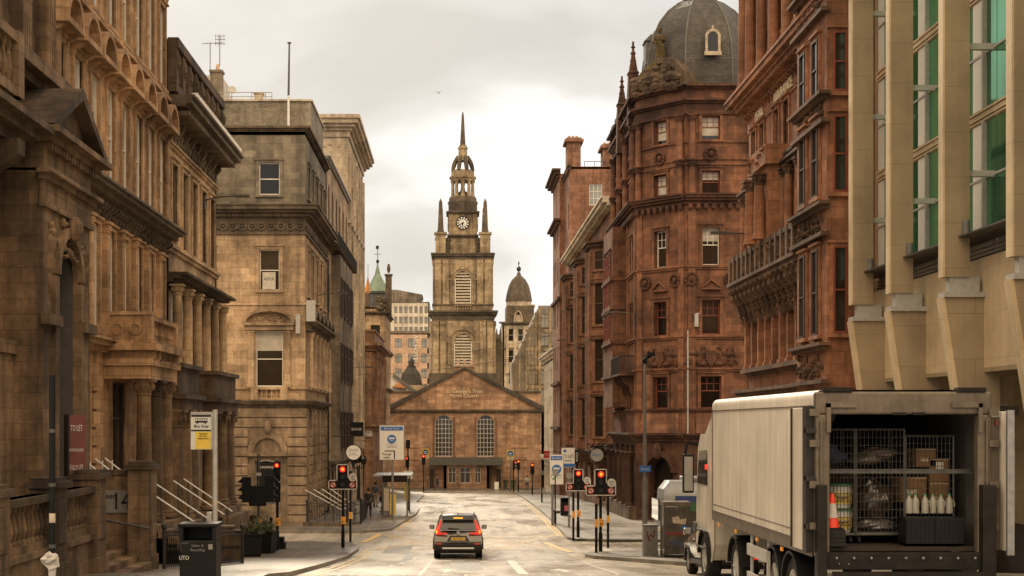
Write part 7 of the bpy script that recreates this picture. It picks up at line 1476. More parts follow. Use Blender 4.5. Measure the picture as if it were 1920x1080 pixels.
# ================================================================= vehicles
def wheel(par, x, y, z, r, wd, side, rimmat='galv'):
    ax = Fr(0, 0, 0, 1, side, 0)
    def ringx(m, prof):     # lathe about the x axis: (radius, x)
        n = 24; P = []; Fc = []
        for rr_, xx in prof:
            for k in range(n): a = 2*math.pi*k/n; P.append((xx*side, rr_*math.cos(a), rr_*math.sin(a)))
        for j in range(len(prof)-1):
            for k in range(n): Fc.append((j*n+k, j*n+(k+1) % n, (j+1)*n+(k+1) % n, (j+1)*n+k))
        Fc.append(tuple(range(n))); Fc.append(tuple(range((len(prof)-1)*n, len(prof)*n))); m.add(P, Fc)
    m = MB(); ringx(m, [(r*.62, -wd/2), (r*.9, -wd/2), (r, -wd*.38), (r, wd*.38), (r*.9, wd/2), (r*.64, wd/2), (r*.6, wd*.3), (r*.2, wd*.26)]); o = sub(m, 'wheel', 'rubber', par, 40); o.location = (x, y, z)
    m = MB(); ringx(m, [(r*.62, wd*.2), (r*.62, wd*.46), (r*.55, wd*.47), (r*.5, wd*.33), (r*.22, wd*.3), (r*.2, wd*.45), (r*.12, wd*.46)]); rim = sub(m, 'rim', rimmat, o, 40)
    m = MB(); 
    for k in range(5): a = 2*math.pi*k/5; m.tube((side*wd*.36, r*.2*math.cos(a), r*.2*math.sin(a)), (side*wd*.42, r*.56*math.cos(a), r*.56*math.sin(a)), r*.06, 5)
    sub(m, 'spokes', rimmat, rim); return o
def suv(label, loc, rz, paint, plate, lit, W=.93, HT=1.66):
    t = thing('parked_car' if not lit else 'car', label, 'car', loc, rz)
    # stations along +y (rear to front): y, belt half width, roof height, roof half width, hood factor
    zs = [.30, .42, .62, .80, .95, 1.05]
    def ring(y, k, bot, belt, top, roofw):   # half section (x,z) from bottom centre up and over; k narrows the ends
        pts = [(.0, bot), (W*.80*k, bot), (W*.93*k, bot+.12), (W*1.0*k, .62), (W*1.0*k, .82), (W*.965*k, belt-.08), (W*.93*k, belt)]
        pts += [(roofw+.045, top-.14), (roofw, top-.06), (roofw*.86, top), (0, top+.025)]; return pts
    st = [  # y, k, bottom, belt, top, roofw, rake of the upper part
        (0.00, .95, .42, 1.02, 1.50, .60, .42), (.10, .99, .33, 1.05, 1.62, .66, .42), (.55, 1.0, .26, 1.06, HT, .68, .22), (1.3, 1.0, .25, 1.05, HT+.01, .69, .05), (2.2, 1.0, .25, 1.03, HT-.03, .67, 0), (2.9, 1.0, .25, 1.01, 1.48, .62, -.0), (3.35, 1.0, .25, 1.0, 1.15, .62, 0), (3.7, .99, .25, .98, 1.05, .6, 0), (4.3, .95, .28, .88, .93, .55, 0), (4.55, .86, .36, .74, .78, .5, 0)]
    rings = []
    for y, k, bot, belt, top, rw, rake in st:
        half = ring(y, k, bot, belt, top, rw); R_ = []
        for x, z in half: f = max(0, min(1, (z-belt)/(top-belt+1e-3))); R_.append((x, y+rake*f+(.03 if z < .5 and y < .2 else 0), z))
        L_ = [(-x, y_, z) for x, y_, z in reversed(R_[1:-1])]; rings.append(R_+L_)
    m = MB(); m.loft(rings); body_ = sub(m, 'body', paint, t, 38)
    def P(y0, z, x): return (x, y0, z)
    def tail(z):  # y of the rear surface at height z
        return 0 if z <= 1.02 else .42*min(1, (z-1.02)/.48)
    o_ = .012
    m = MB(); m.poly((-.66, tail(1.10)-o_, 1.10), (.66, tail(1.10)-o_, 1.10), (.565, tail(1.46)-o_, 1.46), (-.565, tail(1.46)-o_, 1.46)); rw_ = sub(m, 'rear_window', 'car_glass', t)
    m = MB(); m.tube((-.02, tail(1.12)-.035, 1.12), (-.38, tail(1.15)-.04, 1.15), .016, 5); m.blob((0, tail(1.1)-.03, 1.11), (.05,.03,.03)); sub(m, 'wiper', 'car_trim', rw_)
    m = MB(); m.prism(LOC, [(-.58,1.47), (.58,1.47), (.6,1.56), (.5,1.6), (-.5,1.6), (-.6,1.56)], -.46, -.24); sub(m, 'spoiler', paint, t, 0, .015)
    m = MB(); m.b(-.17, .17, .225, .245, 1.505, 1.55); sub(m, 'brake_light', 'lamp_red_core' if lit else 'lamp_red_dim', t)
    m = MB(); m.b(-.83, .83, -.03, .1, .36, .58); m.b(-.9, .9, .0, .25, .30, .5); sub(m, 'bumper', 'car_trim', t, 0, .03)
    m = MB(); m.b(-.6, .6, -.045, -.02, .37, .43); sub(m, 'skid_plate', 'chrome', t, 0, .01); m = MB(); m.b(-.86, .86, -.035, 0, .61, .655); sub(m, 'bumper_lip', paint, t, 0, .01)
    m = MB(); m.prism(LOC, [(-.42,.68), (.42,.68), (.3,.87), (-.3,.87)], .003, .012); sub(m, 'plate_recess', 'car_trim', t)
    m = MB(); m.prism(LOC, [(-.36,.665), (.36,.665), (.27,.84), (-.27,.84)], .01, .018); sub(m, 'recess_panel', paint, t)
    m = MB(); m.b(-.26, .26, -.035, -.018, .7, .81); pl = sub(m, 'number_plate', 'plate_yellow', t); letter(pl, plate, .085, 'sign_black', (0, -.038, .755), .95)
    m = MB(); m.b(-.66, .66, tail(1.075)-.02, tail(1.075)+.02, 1.065, 1.085); sub(m, 'chrome_strip', 'chrome', t); m = MB(); m.ring(LOC, 0, .99, .055, .038, .008, .028, 14); m.b(-.035,-.02,-.028,-.008,.955,1.025); m.b(.02,.035,-.028,-.008,.955,1.025); m.b(-.02,.02,-.028,-.008,.983,.997); sub(m, 'badge', 'chrome', t)
    for s in (-1, 1):
        m = MB(); m.prism(LOC, [(s*.86,1.10), (s*.86,.93), (s*.72,.90), (s*.40,.935), (s*.42,.985), (s*.66,1.0), (s*.70,1.1)], -.02, .02)
        y1, y2 = tail(1.1), tail(1.45); m.poly((s*.70, y1-.015, 1.1), (s*.86, y1-.005, 1.1), (s*.655, y2, 1.46), (s*.60, y2-.014, 1.46)); tl = sub(m, 'tail_light', 'lamp_red_dim' if lit else 'board_red', t)
        if lit: m = MB(); m.prism(LOC, [(s*.855,1.11), (s*.86,.945), (s*.77,.93), (s*.72,1.0), (s*.75,1.1)], .02, .03); c = sub(m, 'brake_lamp', 'lamp_red', tl); m = MB(); m.prism(LOC, [(s*.83,1.08), (s*.83,.97), (s*.78,.96), (s*.78,1.08)], .03, .036); sub(m, 'brake_core', 'lamp_red_core', c); m = MB(); m.poly((s*.72, y1-.02, 1.11), (s*.76, y1-.018, 1.11), (s*.64, y2-.012, 1.42), (s*.62, y2-.018, 1.42)); sub(m, 'light_strip', 'lamp_red', tl)
        m = MB(); m.b(min(s*.62, s*.8), max(s*.62, s*.8), -.04, -.01, .55, .585); sub(m, 'reflector', 'lamp_red_dim' if lit else 'board_red', t)
        # side glass, mirror, roof rail, door seam
        gx = W*.93; m = MB()
        for (ya, yb, ta, tb) in ((.75, 1.35, 1.45, 1.53), (1.42, 2.2, 1.53, 1.52), (2.27, 3.05, 1.52, 1.30)):
            f = lambda z, yy: s*(gx-(gx-.71)*(z-1.05)/.5+.012); m.poly((f(1.08, ya), ya+.1, 1.08), (f(1.06, yb), yb+(.18 if yb > 3 else 0), 1.06), (f(tb, yb), yb, tb), (f(ta, ya), ya+.15, ta))
        sub(m, 'side_window', 'car_glass', t)
        m = MB(); m.b(min(s*.93, s*1.13), max(s*.93, s*1.13), 2.78, 2.92, 1.03, 1.2); mr = sub(m, 'mirror', paint, t, 0, .03); m = MB(); m.b(min(s*.96, s*1.11), max(s*.96, s*1.11), 2.765, 2.779, 1.05, 1.18); sub(m, 'mirror_glass', 'glass_sky', mr)
        m = MB(); m.path([(s*.62, .75, HT-.02), (s*.62, .85, HT+.05), (s*.62, 2.2, HT+.04), (s*.62, 2.35, HT-.05)], .018, 6); sub(m, 'roof_rail', 'chrome', t)
        for y in (.85, 3.55): 
            m = MB(); 
            for k in range(10): a, b = R(k*18), R((k+1)*18); m.prism(Fr(0,0,0,1,s,0), [(y+.37*math.cos(a), .35+.37*math.sin(a)), (y+.44*math.cos(a), .35+.44*math.sin(a)), (y+.44*math.cos(b), .35+.44*math.sin(b)), (y+.37*math.cos(b), .35+.37*math.sin(b))], W-.04, W+.025)
            sub(m, 'wheel_arch', 'car_trim', t); wheel(t, s*(W-.13), y, .35, .35, .23, s)
        m = MB(); m.b(min(s*(W-.02), s*(W+.012)), max(s*(W-.02), s*(W+.012)), 1.3, 3.1, .3, .42); sub(m, 'sill_trim', 'car_trim', t)
        m = MB(); [m.b(min(s*(W), s*(W+.02)), max(s*(W), s*(W+.02)), y, y+.18, .9, .93) for y in (1.45, 2.3)]; sub(m, 'door_handle', 'chrome', t)
    m = MB(); m.b(-.01, .01, .6, .72, HT, HT+.09); sub(m, 'aerial', 'car_trim', t)
    m = MB(); m.b(-.8, .8, .25, 4.2, .2, .3); m.tube((-.45, -.0, .3), (-.45, .2, .3), .035); sub(m, 'underbody', 'car_trim', t); return t
slope = math.atan((gz(58.5)-gz(54))/4.5)
c = suv('silver grey SUV with brake lights lit waiting in the middle of the road', (PX(859, 54), 53.9, gz(53.95)), 0, 'car_silver', 'SK71 OWF', True); c.rotation_euler = (slope, 0, 0)
c = suv('dark grey car parked ahead of the lorry cab, mostly hidden behind it', (6.95, 33.9, gz(34.0)), 0, 'car_grey', 'SM18 KTE', False); c.rotation_euler = (math.atan((gz(38)-gz(34))/4), 0, 0)
# ---- lorry
g_ = gz(21)+0.0; T0 = thing('lorry', 'white box lorry with open rear doors and a loaded cargo bay, parked on the right', 'lorry', (6.5, 20.9, gz(22.5)))
hz = lambda r: CZ+r-T0.location.z
W2 = 1.27; L = 8.5; zb, zt = hz(-1.83), hz(.5)
fx = lambda x: x-0
m = MB(); ra = .14     # rounded roof edges
sec = [(-W2, zb), (-W2, zt-ra)]+[(-W2+ra-ra*math.cos(R(a)), zt-ra+ra*math.sin(R(a))) for a in (22, 45, 68, 90)]+[(W2-ra+ra*math.sin(R(a)), zt-ra+ra*math.cos(R(a))) for a in (0, 22, 45, 68)]+[(W2, zt-ra), (W2, zb)]
sec_in = [(-W2+.09, zb+.02), (-W2+.09, zt-.34), (W2-.09, zt-.34), (W2-.09, zb+.02)]
m.loft([[(x, y, z) for x, z in sec] for y in (.16, L)], cap=False); m.poly(*[(x, L, z) for x, z in sec]); sub(m, 'box_body', 'truck_white', T0, 30)
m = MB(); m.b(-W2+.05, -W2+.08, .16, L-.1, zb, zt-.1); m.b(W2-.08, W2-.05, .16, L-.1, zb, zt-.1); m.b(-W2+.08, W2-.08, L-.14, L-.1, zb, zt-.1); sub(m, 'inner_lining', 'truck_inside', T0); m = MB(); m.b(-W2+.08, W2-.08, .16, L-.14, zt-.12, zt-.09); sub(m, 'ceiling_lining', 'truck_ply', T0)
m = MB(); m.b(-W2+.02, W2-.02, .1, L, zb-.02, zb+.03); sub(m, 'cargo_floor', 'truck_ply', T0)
m = MB(); m.b(-W2-.012, -W2, .2, L-.05, zb-.12, zb+.07); m.b(W2, W2+.012, .2, L-.05, zb-.12, zb+.07); m.b(-W2-.02, -W2, .2, L-.05, zb+.07, zb+.09); m.b(-W2-.008, -W2, .95, L-.05, zb+.2, zb+.215); m.b(-W2-.015, -W2, .2, L-.03, zt-.24, zt-.225); m.b(-W2-.01, -W2, L-.07, L-.0, zb, zt-.2); sub(m, 'side_rail', 'truck_frame', T0)
# rear frame
m = MB(); m.b(-W2-.01, W2+.01, 0, .16, zt-.36, zt-.03); m.b(-W2-.01, -W2+.2, 0, .16, zb-.1, zt-.36); m.b(W2-.2, W2+.01, 0, .16, zb-.1, zt-.36); fr_ = sub(m, 'rear_frame', 'truck_frame', T0, 0, .03)
m = MB(); 
for s in (-1, 1):
    m.b(min(s*(W2-.14), s*(W2-.2)), max(s*(W2-.14), s*(W2-.2)), -.05, 0, zt-.62, zt-.2) ; m.b(min(s*(W2-.14), s*(W2-.58)), max(s*(W2-.14), s*(W2-.58)), -.05, 0, zt-.26, zt-.18)
    for z in (.35, .95, 1.55, 2.0): m.b(min(s*(W2-.04), s*(W2+.1)), max(s*(W2-.04), s*(W2+.1)), -.035, .02, zb+z-.05, zb+z+.05)
    m.tube((s*(W2-.07), -.03, zb-.05), (s*(W2-.07), -.03, zt-.45), .022, 6)
sub(m, 'door_gear', 'truck_frame', fr_); m = MB(); [m.b(x, x+.18, -.03, 0, zt-.37, zt-.33) for x in (-.16, .12)]; m.b(-1.02, -.6, .14, 1.2, zt-.5, zt-.12) if 0 else None; [m.b(s, s+.42, -.03, .12, zt-.03, zt+.03) for s in (-W2+.1, W2-.5)]; sub(m, 'roof_clips', 'truck_dark', fr_)
# open door folded against the left side, and the one on the right
m = MB(); m.b(-W2-.07, -W2-.02, .18, 1.2, zb-.05, zt-.26); dr = sub(m, 'rear_door', 'truck_white', T0, 0, .01); m = MB(); m.b(-W2-.13, -W2-.015, .1, .3, zb-.05, zt-.24); m.b(-W2-.1, -W2-.02, 1.18, 1.2, zb-.05, zt-.26); [m.b(-W2-.13, -W2-.0, .0, .2, zb+z, zb+z+.07) for z in (.3, 1.0, 1.7)]; sub(m, 'door_seal', 'car_trim', dr)
m = MB(); m.b(W2+.14, W2+.2, -.25, .75, zb-.0, zt-.32); dr = sub(m, 'rear_door', 'truck_white', T0, 0, .01); m = MB(); m.b(W2+.12, W2+.22, -.3, -.24, zb-.05, zt-.3); sub(m, 'door_edge', 'galv', dr); m = MB(); m.b(W2+.02, W2+.13, .05, .2, zb, zt-.4); sub(m, 'hinge_post', 'truck_frame', dr); m = MB(); m.b(W2+.06, W2+.10, .0, .05, zt-.52, zt-.44); sub(m, 'marker_lamp', 'board_red', T0)
# chassis, tail lift, beam
m = MB(); m.b(-.5, -.38, .3, 10.2, zb-.4, zb-.12); m.b(.38, .5, .3, 10.2, zb-.4, zb-.12); [m.b(-.9, .9, y, y+.1, zb-.25, zb-.1) for y in (1.0, 2.5, 4.2, 6, 7.8)]; sub(m, 'chassis', 'truck_dark', T0)
m = MB(); m.b(-W2+.05, W2-.05, -.08, .1, zb-.28, zb-.03); m.b(-W2-.02, -W2+.12, -.16, .02, zb-1.15, zb+.95); m.b(W2-.18, W2+.02, -.16, .02, zb-1.15, zb+.95); tl_ = sub(m, 'tail_lift_frame', 'truck_dark', T0, 0, .01)
m = MB(); m.b(-W2+.2, W2-.2, -.2, -.1, zb-.85, zb-.3); m.b(-W2+.2, W2-.2, -.24, -.2, zb-.36, zb-.3); m.b(-W2+.2, W2-.2, -.24, -.2, zb-.6, zb-.57); sub(m, 'platform', 'truck_dark', tl_); m = MB(); [m.b(x-.14, x+.14, -.215, -.2, zb-.8, zb-.38) for x in (.05, .35)]; m.b(-.95, -.8, -.21, -.2, zb-.7, zb-.62); sub(m, 'worn_pads', 'rubber', tl_)
m = MB(); [m.b(-W2+.3+.14*i, -W2+.31+.14*i, -.11, -.081, zb-.2, zb-.18) for i in range(2)]; [m.cyl(x, -.1, .02, zb-.12, zb-.09, 6) for x in rng(-1, 1, 9)]; sub(m, 'bolts', 'galv', tl_)
m = MB(); m.b(-W2+.1, W2-.1, .35, .41, zb+1.1, zb+1.15); m.b(-W2+.1, W2-.1, .34, .38, zb+1.15, zb+1.165); sub(m, 'load_bar', 'galv_dark', T0)
# side guard
m = MB(); m.b(-W2-.02, -W2+.02, 3.2, 4.9, zb-.5, zb-.3); m.b(-W2-.02, -W2+.02, 3.2, 4.9, zb-1.0, zb-.8); [m.b(-W2+.02, -W2+.06, y, y+.07, zb-1.0, zb-.1) for y in (3.3, 4.7)]; m.b(-W2-.02,-W2+.02,3.15,3.25,zb-1.0,zb-.3); sub(m, 'side_guard', 'grey_light', T0)
m = MB(); m.b(-.95, -.3, 5.1, 5.15, zb-.72, zb-.5); pl = sub(m, 'number_plate', 'plate_yellow', T0); letter(pl, 'ET20 PXZ', .12, 'sign_black', (-.62, 5.09, zb-.61)); m = MB(); m.b(-1.15, -.98, 5.05, 5.12, zb-.62, zb-.45); sub(m, 'tail_lamp', 'lamp_red_dim', T0)
m = MB(); [m.b(-W2-.03, -W2, y, y+.1, zb-.2, zb-.14) for y in (2.1, 4.0, 5.9, 7.6)]; sub(m, 'side_marker', 'orange_box', T0)
for y in (1.7, 3.0, 6.3, 9.75):
    gy = gz(20.9+y)-T0.location.z
    for s in (-1, 1):
        wheel(T0, s*(W2-.2), y, gy+.5, .5, .3, s, 'grey_light')
        m = MB()
        for k in range(8): a, b = R(5+k*170/8), R(5+(k+1)*170/8); c_ = gy+.5; m.prism(Fr(0,0,0,1,s,0), [(y+.56*math.cos(a), c_+.56*math.sin(a)), (y+.6*math.cos(a), c_+.6*math.sin(a)), (y+.6*math.cos(b), c_+.6*math.sin(b)), (y+.56*math.cos(b), c_+.56*math.sin(b))], W2-.36, W2+.0)
        sub(m, 'mudguard', 'plastic_black', T0)
# cab
cz0, cz1 = hz(-2.75), hz(-.35); c0, c1 = L+.35, L+2.5
m = MB(); pts = [(c0, cz0+.25), (c0, cz1-.1), (c0+.25, cz1+.12), (c1-.55, cz1+.1), (c1-.2, cz1-.2), (c1, cz0+.9), (c1+.02, cz0), (c1-.3, cz0-.1)] + [(9.75+.58*math.cos(R(a)), gz(30.6)-T0.location.z+.5+.58*math.sin(R(a))) for a in range(0, 181, 20)] + [(c0+.25, cz0-.1)]
m.prism(Fr(0,0,0,1,1,0), pts, -W2+.1, W2-.1); sub(m, 'cab', 'truck_white', T0, 0, .05)
m = MB(); m.prism(Fr(0,0,0,1,1,0), [(c0+.1, cz1+.1), (c0+.1, zt-.2), (c0+.25, zt-.25), (c1-.8, cz1+.1)], -W2+.15, W2-.15); sub(m, 'wind_deflector', 'truck_white', T0, 0, .04)
m = MB(); 
for s in (-1, 1): m.poly(*[(s*(W2-.085), y, z) for y, z in ((c0+.75, cz1-.95), (c0+.8, cz1-.2), (c1-.4, cz1-.25), (c1-.15, cz1-.95))])
m.poly((-W2+.2, c1-.0, cz0+1.1), (W2-.2, c1-.0, cz0+1.1), (W2-.3, c1-.22, cz1-.25), (-W2+.3, c1-.22, cz1-.25)); sub(m, 'cab_window', 'car_glass', T0)
for s in (-1, 1):
    m = MB(); x0, x1 = s*(W2+.06), s*(W2+.3); m.b(min(x0, x1), max(x0, x1), c1-.62, c1-.5, cz1-1.15, cz1-.3); mr = sub(m, 'mirror', 'plastic_black', T0, 0, .03); m = MB(); m.path([(s*(W2-.05), c1-.5, cz1-.1), (s*(W2+.2), c1-.55, cz1-.05), (s*(W2+.25), c1-.56, cz1-.3)], .035, 7); sub(m, 'mirror_arm', 'plastic_black', mr); m = MB(); m.b(min(x0, x1)+.03, max(x0, x1)-.03, c1-.63, c1-.621, cz1-1.1, cz1-.36); sub(m, 'mirror_glass', 'glass_sky', mr)
m = MB(); m.b(-W2+.0, -W2+.03, c0+.4, c0+.5, cz1-.6, cz1-.5); sub(m, 'marker_lamp', 'lamp_red', T0); m = MB(); [m.b(-W2-.0, -W2+.04, c0+.7, c1-.5, z, z+.04) for z in (cz0+.1, cz0+.45)]; m.b(-W2, -W2+.05, c1-.4, c1-.1, cz0+.4, cz0+.6); sub(m, 'step', 'galv_dark', T0)
# ---- load
def on(x, y, z=0): return (6.5+x, 20.9+y, CZ-1.80+z)
LG = 'wire roll cages inside the lorry'
def cage(x, y, w, d, hh, label, shelves=()):
    t = thing('roll_cage', label, 'roll cage', on(x, y), 0, LG); m = MB()
    for sx in (-w/2, w/2):
        for sy in (0, d): m.tube((sx, sy, .12), (sx, sy, hh), .018, 6)
    for z in (.14, hh): m.path([(-w/2,0,z),(w/2,0,z),(w/2,d,z),(-w/2,d,z),(-w/2,0,z)], .018, 6)
    for z in shelves: m.b(-w/2, w/2, 0, d, z, z+.025)
    m.b(-w/2, w/2, 0, d, .12, .15); sub(m, 'frame', 'galv_dark', t); m = MB()
    for i in range(1, 12): q = i/12; m.tube((-w/2+w*q, 0, .15), (-w/2+w*q, 0, hh), .005, 4); m.tube((-w/2+w*q, d, .15), (-w/2+w*q, d, hh), .004, 4)
    for i in range(1, 13): z = .15+(hh-.15)*i/13; m.tube((-w/2, 0, z), (w/2, 0, z), .005, 4); m.tube((-w/2, 0, z), (-w/2, d, z), .004, 4); m.tube((w/2, 0, z), (w/2, d, z), .004, 4)
    sub(m, 'wire_mesh', 'cage_wire', t)
    for sx in (-w/2+.05, w/2-.05):
        for sy in (.06, d-.06): m = MB(); m.tube((sx-.02, sy, .05), (sx+.02, sy, .05), .05, 12); m.b(sx-.025, sx+.025, sy-.02, sy+.02, .05, .12); sub(m, 'castor', 'rubber', t)
    return t
cage(-.82, .75, .62, .75, 1.72, 'left wire cage with yellow tubs at its foot'); cage(-.12, .75, .72, .75, 1.72, 'middle wire cage holding wrapped goods', (.15,)); cage(.62, .75, .72, .75, 1.62, 'right wire cage holding cardboard boxes and milk bottles', (.45,))
BX = 'cardboard boxes in the right cage'
for x, z, w, hh, lab in ((.42, .62, .38, .38, 'open cardboard box, lower left in the right cage, printed side out'), (.8, .5, .28, .42, 'cardboard box at the lower right of the right cage'), (.8, .92, .28, .36, 'upper cardboard box with a white label at right of the right cage'), (.6, 1.15, .3, .28, 'small dim cardboard box highest in the right cage')):
    t = thing('cardboard_box', lab, 'box', on(x, .85, z), 0, BX); m = MB(); m.b(-w/2, w/2, 0, .5, 0, hh); sub(m, 'carton', 'card_brown', t, 0, .006); m = MB(); (m.b(-.05, .06, -.004, 0, hh*.45, hh*.85) if 'label' in lab else m.b(-w*.3, w*.1, -.004, 0, hh*.3, hh*.5)); sub(m, 'printed_label', 'sign_white' if 'label' in lab else 'poster', t); m = MB(); m.b(-w/2, w/2, -.003, 0, hh*.94, hh*.97); sub(m, 'tape', 'poster', t)
t = thing('black_bag', 'crumpled black plastic bag on top of the open cardboard box', 'bag', on(.42, .9, 1.02)); m = MB(); m.blob((0, .15, .05), (.22, .18, .09), 12, 8, .25); sub(m, 'bag', 'rubber', t)
bpos = [.3, .42, .54, .66, .78, .9]
for i, x in enumerate(bpos):
    t = thing('milk_bottle', ('leftmost', 'second', 'third', 'fourth', 'fifth', 'rightmost')[i]+' of the white milk bottles in a row under the boxes', 'bottle', on(x+rnd.uniform(-.015, .015), .74+rnd.uniform(-.03, .03), .46), rnd.uniform(-.6, .6), 'white milk bottles'); m = MB(); m.lathe(0, 0, [(.052, 0), (.055, .02), (.055, .17), (.045, .21), (.02, .25), (.02, .27)], 10); sub(m, 'body', 'milk_white', t, 40); m = MB(); m.cyl(0, 0, .023, .27, .295, 10); sub(m, 'cap', 'sign_green', t); m = MB(); m.path([(.03,-.04,.2), (.055,-.05,.16), (.05,-.05,.1)], .009, 5); sub(m, 'handle', 'milk_white', t)
CR = 'black plastic crates at the cargo edge'
for x, lab in ((.32, 'left'), (.75, 'right')): t = thing('plastic_crate', lab+' of two black folding crates standing under the milk bottles', 'crate', on(x, .25, .02), 0, CR); m = MB(); [m.b(a, b, c, d, 0, .38) for a, b, c, d in ((-.21,.21,0,.02), (-.21,.21,.33,.35), (-.21,-.19,.02,.33), (.19,.21,.02,.33))]; m.b(-.21,.21,0,.35,0,.02); m.b(-.22,.22,-.01,.36,.36,.4); [m.b(-.2+i*.066, -.185+i*.066, -.008, 0, .03, .36) for i in range(7)]; sub(m, 'crate', 'plastic_black', t)
for z, lab in ((.16, 'lower yellow and white tub with a wire handle in the left cage'), (.53, 'upper yellow and white tub stacked in the left cage')):
    t = thing('bucket', lab, 'tub', on(-.68, .8, z), 0, 'yellow and white tubs'); m = MB(); m.lathe(0, .18, [(.165, 0), (.19, .32), (.2, .33)], 20); sub(m, 'tub', 'sign_white', t, 40); m = MB(); m.lathe(0, .18, [(.186, .06), (.192, .24)], 20, 0); sub(m, 'yellow_label', 'bucket_yellow', t, 40); m = MB(); m.cyl(0, .18, .205, .33, .36, 20); sub(m, 'lid', 'sign_green', t); m = MB(); m.path([(.19*math.cos(R(a)), .18-.22*abs(math.sin(R(a))), .3-.12*math.sin(R(-a))) for a in range(180, 361, 20)], .01, 5); sub(m, 'handle', 'milk_white', t); letter(t, 'MAYO', .09, 'board_red', (.03, -.02, .14), .8)
t = thing('traffic_cone', 'red traffic cone with a white band standing on a black stack at the cargo edge', 'traffic cone', on(-1.0, .16, .26)); m = MB(); m.lathe(0, 0, [(.1, .03), (.032, .5), (.028, .52)], 18); sub(m, 'cone', 'cone_red', t, 40); m = MB(); m.lathe(0, 0, [(.0855, .17), (.0535, .38)], 18); sub(m, 'white_band', 'cloth_white', t, 40); m = MB(); m.b(-.14, .14, -.1, .1, 0, .03); sub(m, 'foot', 'plastic_black', t)
t = thing('rubber_blocks', 'stack of flat black rubber chocks under the red cone', 'blocks', on(-1.0, .16, .02)); m = MB(); [m.b(-.17+.01*i, .17, -.12, .14, .06*i, .055+.06*i) for i in range(4)]; sub(m, 'blocks', 'rubber', t)
for x, z, lab in ((-.12, .35, 'lower clear-wrapped bundle in the middle cage'), (-.1, .16, 'shiny steel pans lying at the foot of the middle cage')): t = thing('wrapped_goods', lab, 'goods', on(x, .85, z)); m = MB(); m.blob((0, .2, .3 if z > .3 else .1), (.28, .22, .3 if z > .3 else .1), 12, 8, .12); sub(m, 'bundle', 'glass_warm' if z > .3 else 'galv', t)
t = thing('metal_cover', 'grey steel unit hanging inside the lorry roof at upper left', 'machine', on(-1.0, 1.6, 1.85)); m = MB(); m.lathe(.15, 0, [(.25, 0), (.28, .1), (.28, .3), (.2, .34)], 16); sub(m, 'housing', 'bus_silver', t, 40); m = MB(); m.b(-.15, .1, -.1, .1, .3, .42); sub(m, 'bracket', 'galv_dark', t)
t = thing('stool_upturned', 'dark upturned stool frame seen inside the right wall of the lorry', 'stool', on(.95, 1.3, 1.1)); m = MB(); [m.tube((x, y, 0), (x*1.3, y, .5), .015) for x in (-.1, .1) for y in (0, .2)]; sub(m, 'legs', 'truck_dark', t); m = MB(); m.b(-.14,.14,-.05,.25,-.03,0); sub(m, 'seat', 'truck_dark', t)
# ---- bus in the side street
t = thing('bus', 'blue, green and silver single-deck bus crossing in the right side street behind the phone box', 'bus', (8.85, 64, gz(64)))
L_, W_, H_ = 10.5, 2.5, 2.9
def bs(x): return [(x, y, z) for y, z in ((-W_/2, .35), (-W_/2, 2.2), (-W_/2+.12, 2.5), (-W_/2+.4, H_), (W_/2-.4, H_), (W_/2-.12, 2.5), (W_/2, 2.2), (W_/2, .35))]
m = MB(); R0 = bs(.25); R1 = [(0 if z < 2 else .25, y*.92, min(z, 2.55)) for x, y, z in R0]; m.loft([[(x if z > 1 else x+.05, y, z) for x, y, z in R1], bs(.55), bs(L_-.3), bs(L_)]); sub(m, 'body', 'bus_silver', t, 35)
m = MB(); m.b(.7, L_-.3, -W_/2-.012, -W_/2, 2.0, 2.28); sub(m, 'blue_band', 'bus_blue', t); m = MB(); m.b(.8, L_-.3, -W_/2-.014, -W_/2, 1.62, 2.0); sub(m, 'green_band', 'bus_green', t); m = MB(); m.b(.7, L_-.3, -W_/2-.016, -W_/2, .95, 1.62); sub(m, 'side_window', 'car_glass', t); m = MB(); m.b(.6, L_-.3, -W_/2-.012, -W_/2, .35, .95); sub(m, 'lower_panel', 'bus_blue', t); m = MB(); m.b(-.01, .1, -1.0, 1.0, 1.2, 2.1); sub(m, 'windscreen', 'car_glass', t); m = MB(); m.b(-.02, .1, -1.05, -.75, .7, .9); m.b(-.02, .1, .75, 1.05, .7, .9); sub(m, 'headlight', 'sign_white', t); m = MB(); m.b(1.2, L_-1.0, -.9, .9, H_, H_+.18); sub(m, 'roof_unit', 'bus_silver', t, 0, .05)
for x in (2.0, 7.6):
    for s in (-1, 1):
        o = wheel(t, x, s*(W_/2-.16), .46, .46, .28, 1); o.rotation_euler = (0, 0, R(90*s))
